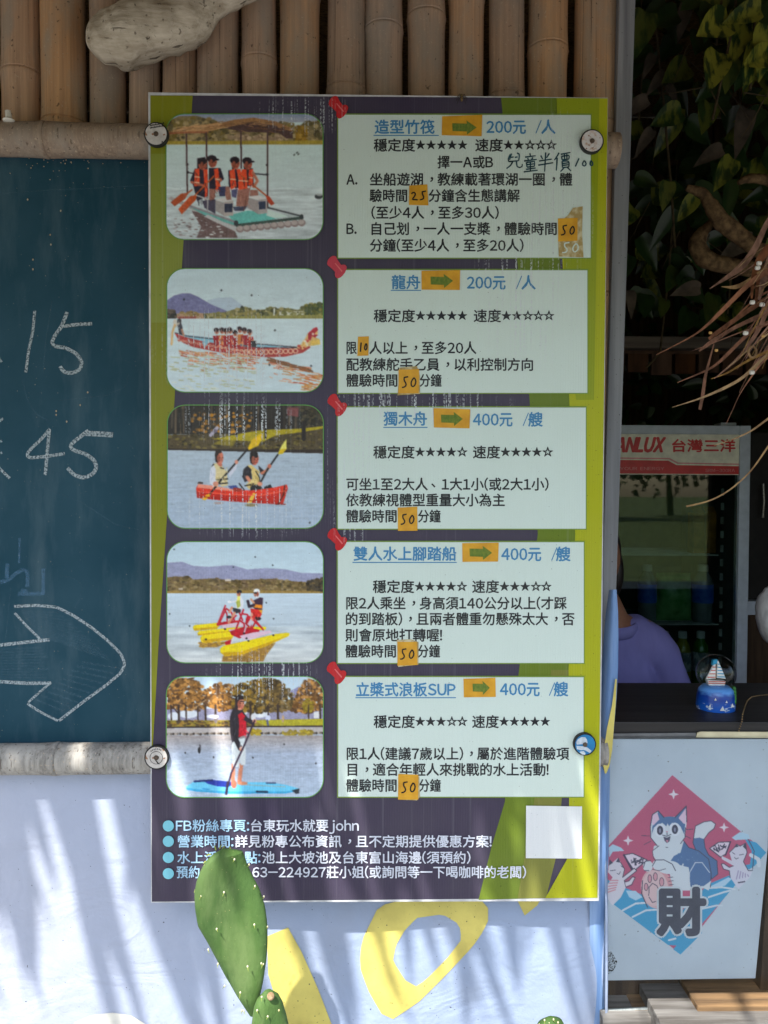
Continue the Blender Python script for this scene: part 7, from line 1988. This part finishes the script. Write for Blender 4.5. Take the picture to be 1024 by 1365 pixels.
# dried palm-leaf mobile with beads
MY = -0.10
hub = at(1062, 350, MY)
mo = thing('dried_leaf_mobile', 'bunch of dry brown palm leaf strips with white beads hanging at the right edge', 'hanging ornament', hub)
M['strip'] = mk('dry_palm_strip', S(146, 100, 76), S(96, 64, 48), 0.75, 0.25, (60, 60, 30), 5, rand=0.15); M['strip_tan'] = mk('tan_palm_strip', S(166, 132, 84), S(120, 90, 56), 0.75, 0.25, (60, 60, 30), rand=0.1)
M['bead'] = mk('pale_bead', S(226, 222, 212), None, 0.4, 0.4); M['bead_gold'] = mk('amber_bead', S(206, 160, 90), None, 0.35, 0.5)
STR = [([(1062, 250), (1023, 294), (1009, 328), (990, 356), (946, 385)], [6, 8, 10, 12, 1], 0),
       ([(1062, 345), (1010, 366), (999, 375), (980, 384), (962, 382)], [8, 10, 8, 7, 1], 1),
       ([(1062, 340), (1005, 372), (994, 382), (961, 416), (932, 444), (875, 473)], [10, 9, 8, 7, 3, 1], 0),
       ([(1062, 372), (1024, 397), (994, 416), (951, 447), (945, 452)], [9, 8, 8, 7, 5], 0),
       ([(1062, 398), (1024, 416), (978, 437), (945, 458), (932, 468)], [9, 8, 6, 7, 3], 0),
       ([(1062, 412), (1024, 430), (1000, 442), (976, 466), (952, 490), (903, 510)], [8, 7, 6, 6, 4, 1], 0),
       ([(1062, 440), (1024, 473), (1003, 492), (991, 504), (967, 517), (935, 531), (896, 543)], [8, 7, 6, 5, 5, 3, 1], 1),
       ([(952, 458), (948, 472), (940, 502), (937, 527), (933, 546)], [2, 3, 5, 6, 5], 0),
       ([(1062, 455), (1020, 470), (996, 481), (969, 498), (948, 505)], [5, 5, 4, 3, 1], 1),
       ([(1062, 530), (1024, 558), (1003, 574), (982, 584), (952, 594)], [4, 3.5, 3, 2.5, 1], 1),
       ([(1062, 540), (1024, 595), (1002, 628), (972, 655), (945, 669), (915, 675)], [3, 3, 2.5, 2.5, 2.5, 3], 1),
       ([(1062, 330), (1030, 350), (1012, 380), (1008, 402)], [26, 24, 14, 4], 0), ([(1062, 300), (1034, 335), (1018, 372), (1012, 400)], [22, 20, 12, 4], 0),
       ([(1062, 360), (1028, 400), (1012, 440), (985, 478), (952, 505)], [8, 8, 7, 5, 1], 0), ([(1062, 420), (1030, 455), (1012, 480), (1006, 486)], [8, 7, 5, 2], 0), ([(1062, 310), (1024, 330), (1010, 350), (1004, 372), (1002, 398)], [16, 14, 12, 8, 3], 0)]
rs_ = random.Random(6)
for i in range(26):
    y0 = rs_.uniform(300, 450); L = rs_.uniform(50, 150); an = R(rs_.uniform(18, 62)); sg_ = rs_.uniform(-14, 20)
    STR.append(([(1062, y0), (1062 - L * .5 * math.cos(an), y0 + L * .4 * math.sin(an) - sg_ * .3), (1062 - L * .8 * math.cos(an), y0 + L * .75 * math.sin(an)), (1062 - L * math.cos(an), y0 + L * math.sin(an) + sg_)], [rs_.uniform(2, 6), rs_.uniform(1.5, 4), 1.5, .6], i % 3 == 0))
for pts, ws, tan in STR:
    v = []; f = []; n = 24
    p = np.array(pts, float); s = np.r_[0, np.cumsum(np.hypot(*np.diff(p, axis=0).T))]
    q = np.linspace(0, s[-1], n); X, Yp, Wd = np.interp(q, s, p[:, 0]), np.interp(q, s, p[:, 1]), np.interp(q, s, ws) * 0.8
    for _ in range(3): X[1:-1] = (X[:-2] + 2 * X[1:-1] + X[2:]) / 4; Yp[1:-1] = (Yp[:-2] + 2 * Yp[1:-1] + Yp[2:]) / 4
    dx, dy = np.gradient(X), np.gradient(Yp); L = np.hypot(dx, dy); nx_, ny_ = -dy / L, dx / L
    y0, dr = MY + rs_.uniform(-.03, .03), rs_.uniform(-.06, .04)
    for i in range(n):
        yy = y0 + dr * i / n + 0.006 * math.sin(i * .5 + tan)
        for k, dd in ((-.5, 0), (0, .0012), (.5, 0)):
            v.append(tuple(at(X[i] + nx_[i] * Wd[i] * k, Yp[i] + ny_[i] * Wd[i] * k, yy + dd * min(1, Wd[i] / 6))))
    for i in range(n - 1): f += [(i * 3, i * 3 + 1, i * 3 + 4, i * 3 + 3), (i * 3 + 1, i * 3 + 2, i * 3 + 5, i * 3 + 4)]
    MB().add(v, f).build('leaf_strip', M['strip_tan' if tan else 'strip'], mo, smooth=True, fix=False)
for x, y, m in ((1012, 351, 'bead'), (1010, 357, 'bead'), (1003, 403, 'bead'), (1016, 406, 'bead'), (994, 444, 'bead'), (1002.5, 496.5, 'bead'), (947, 443.5, 'bead_gold'), (1017, 448, 'bead_gold'), (955, 467, 'bead_gold')):
    c = at(x, y, MY - .035); r = .0042 if m == 'bead' else .0028
    MB().lathe([(r * .3, -r), (r * .85, -r * .9), (r, -r * .4), (r, r * .4), (r * .85, r * .9), (r * .3, r)], c, 'X', 14).build('bead', M[m], mo, smooth=True)
c = at(1003, 469, MY - .03)
MB().tube([(c.x + .0075 * math.cos(a * PI / 10), c.y, c.z + .0105 * math.sin(a * PI / 10)) for a in range(21)], .0026, 8, cap=False).build('wooden_ring', M['drift_dark'], mo, smooth=True)
MB().tube([hub, (hub.x, MY, rz(MY))], .0018, 6).build('cord', M['cord'], mo)
kb = MB(); kb.ball(hub, .03, .025, .05, 14, 10); kb.build('leaf_knot', M['strip'], mo, smooth=True)
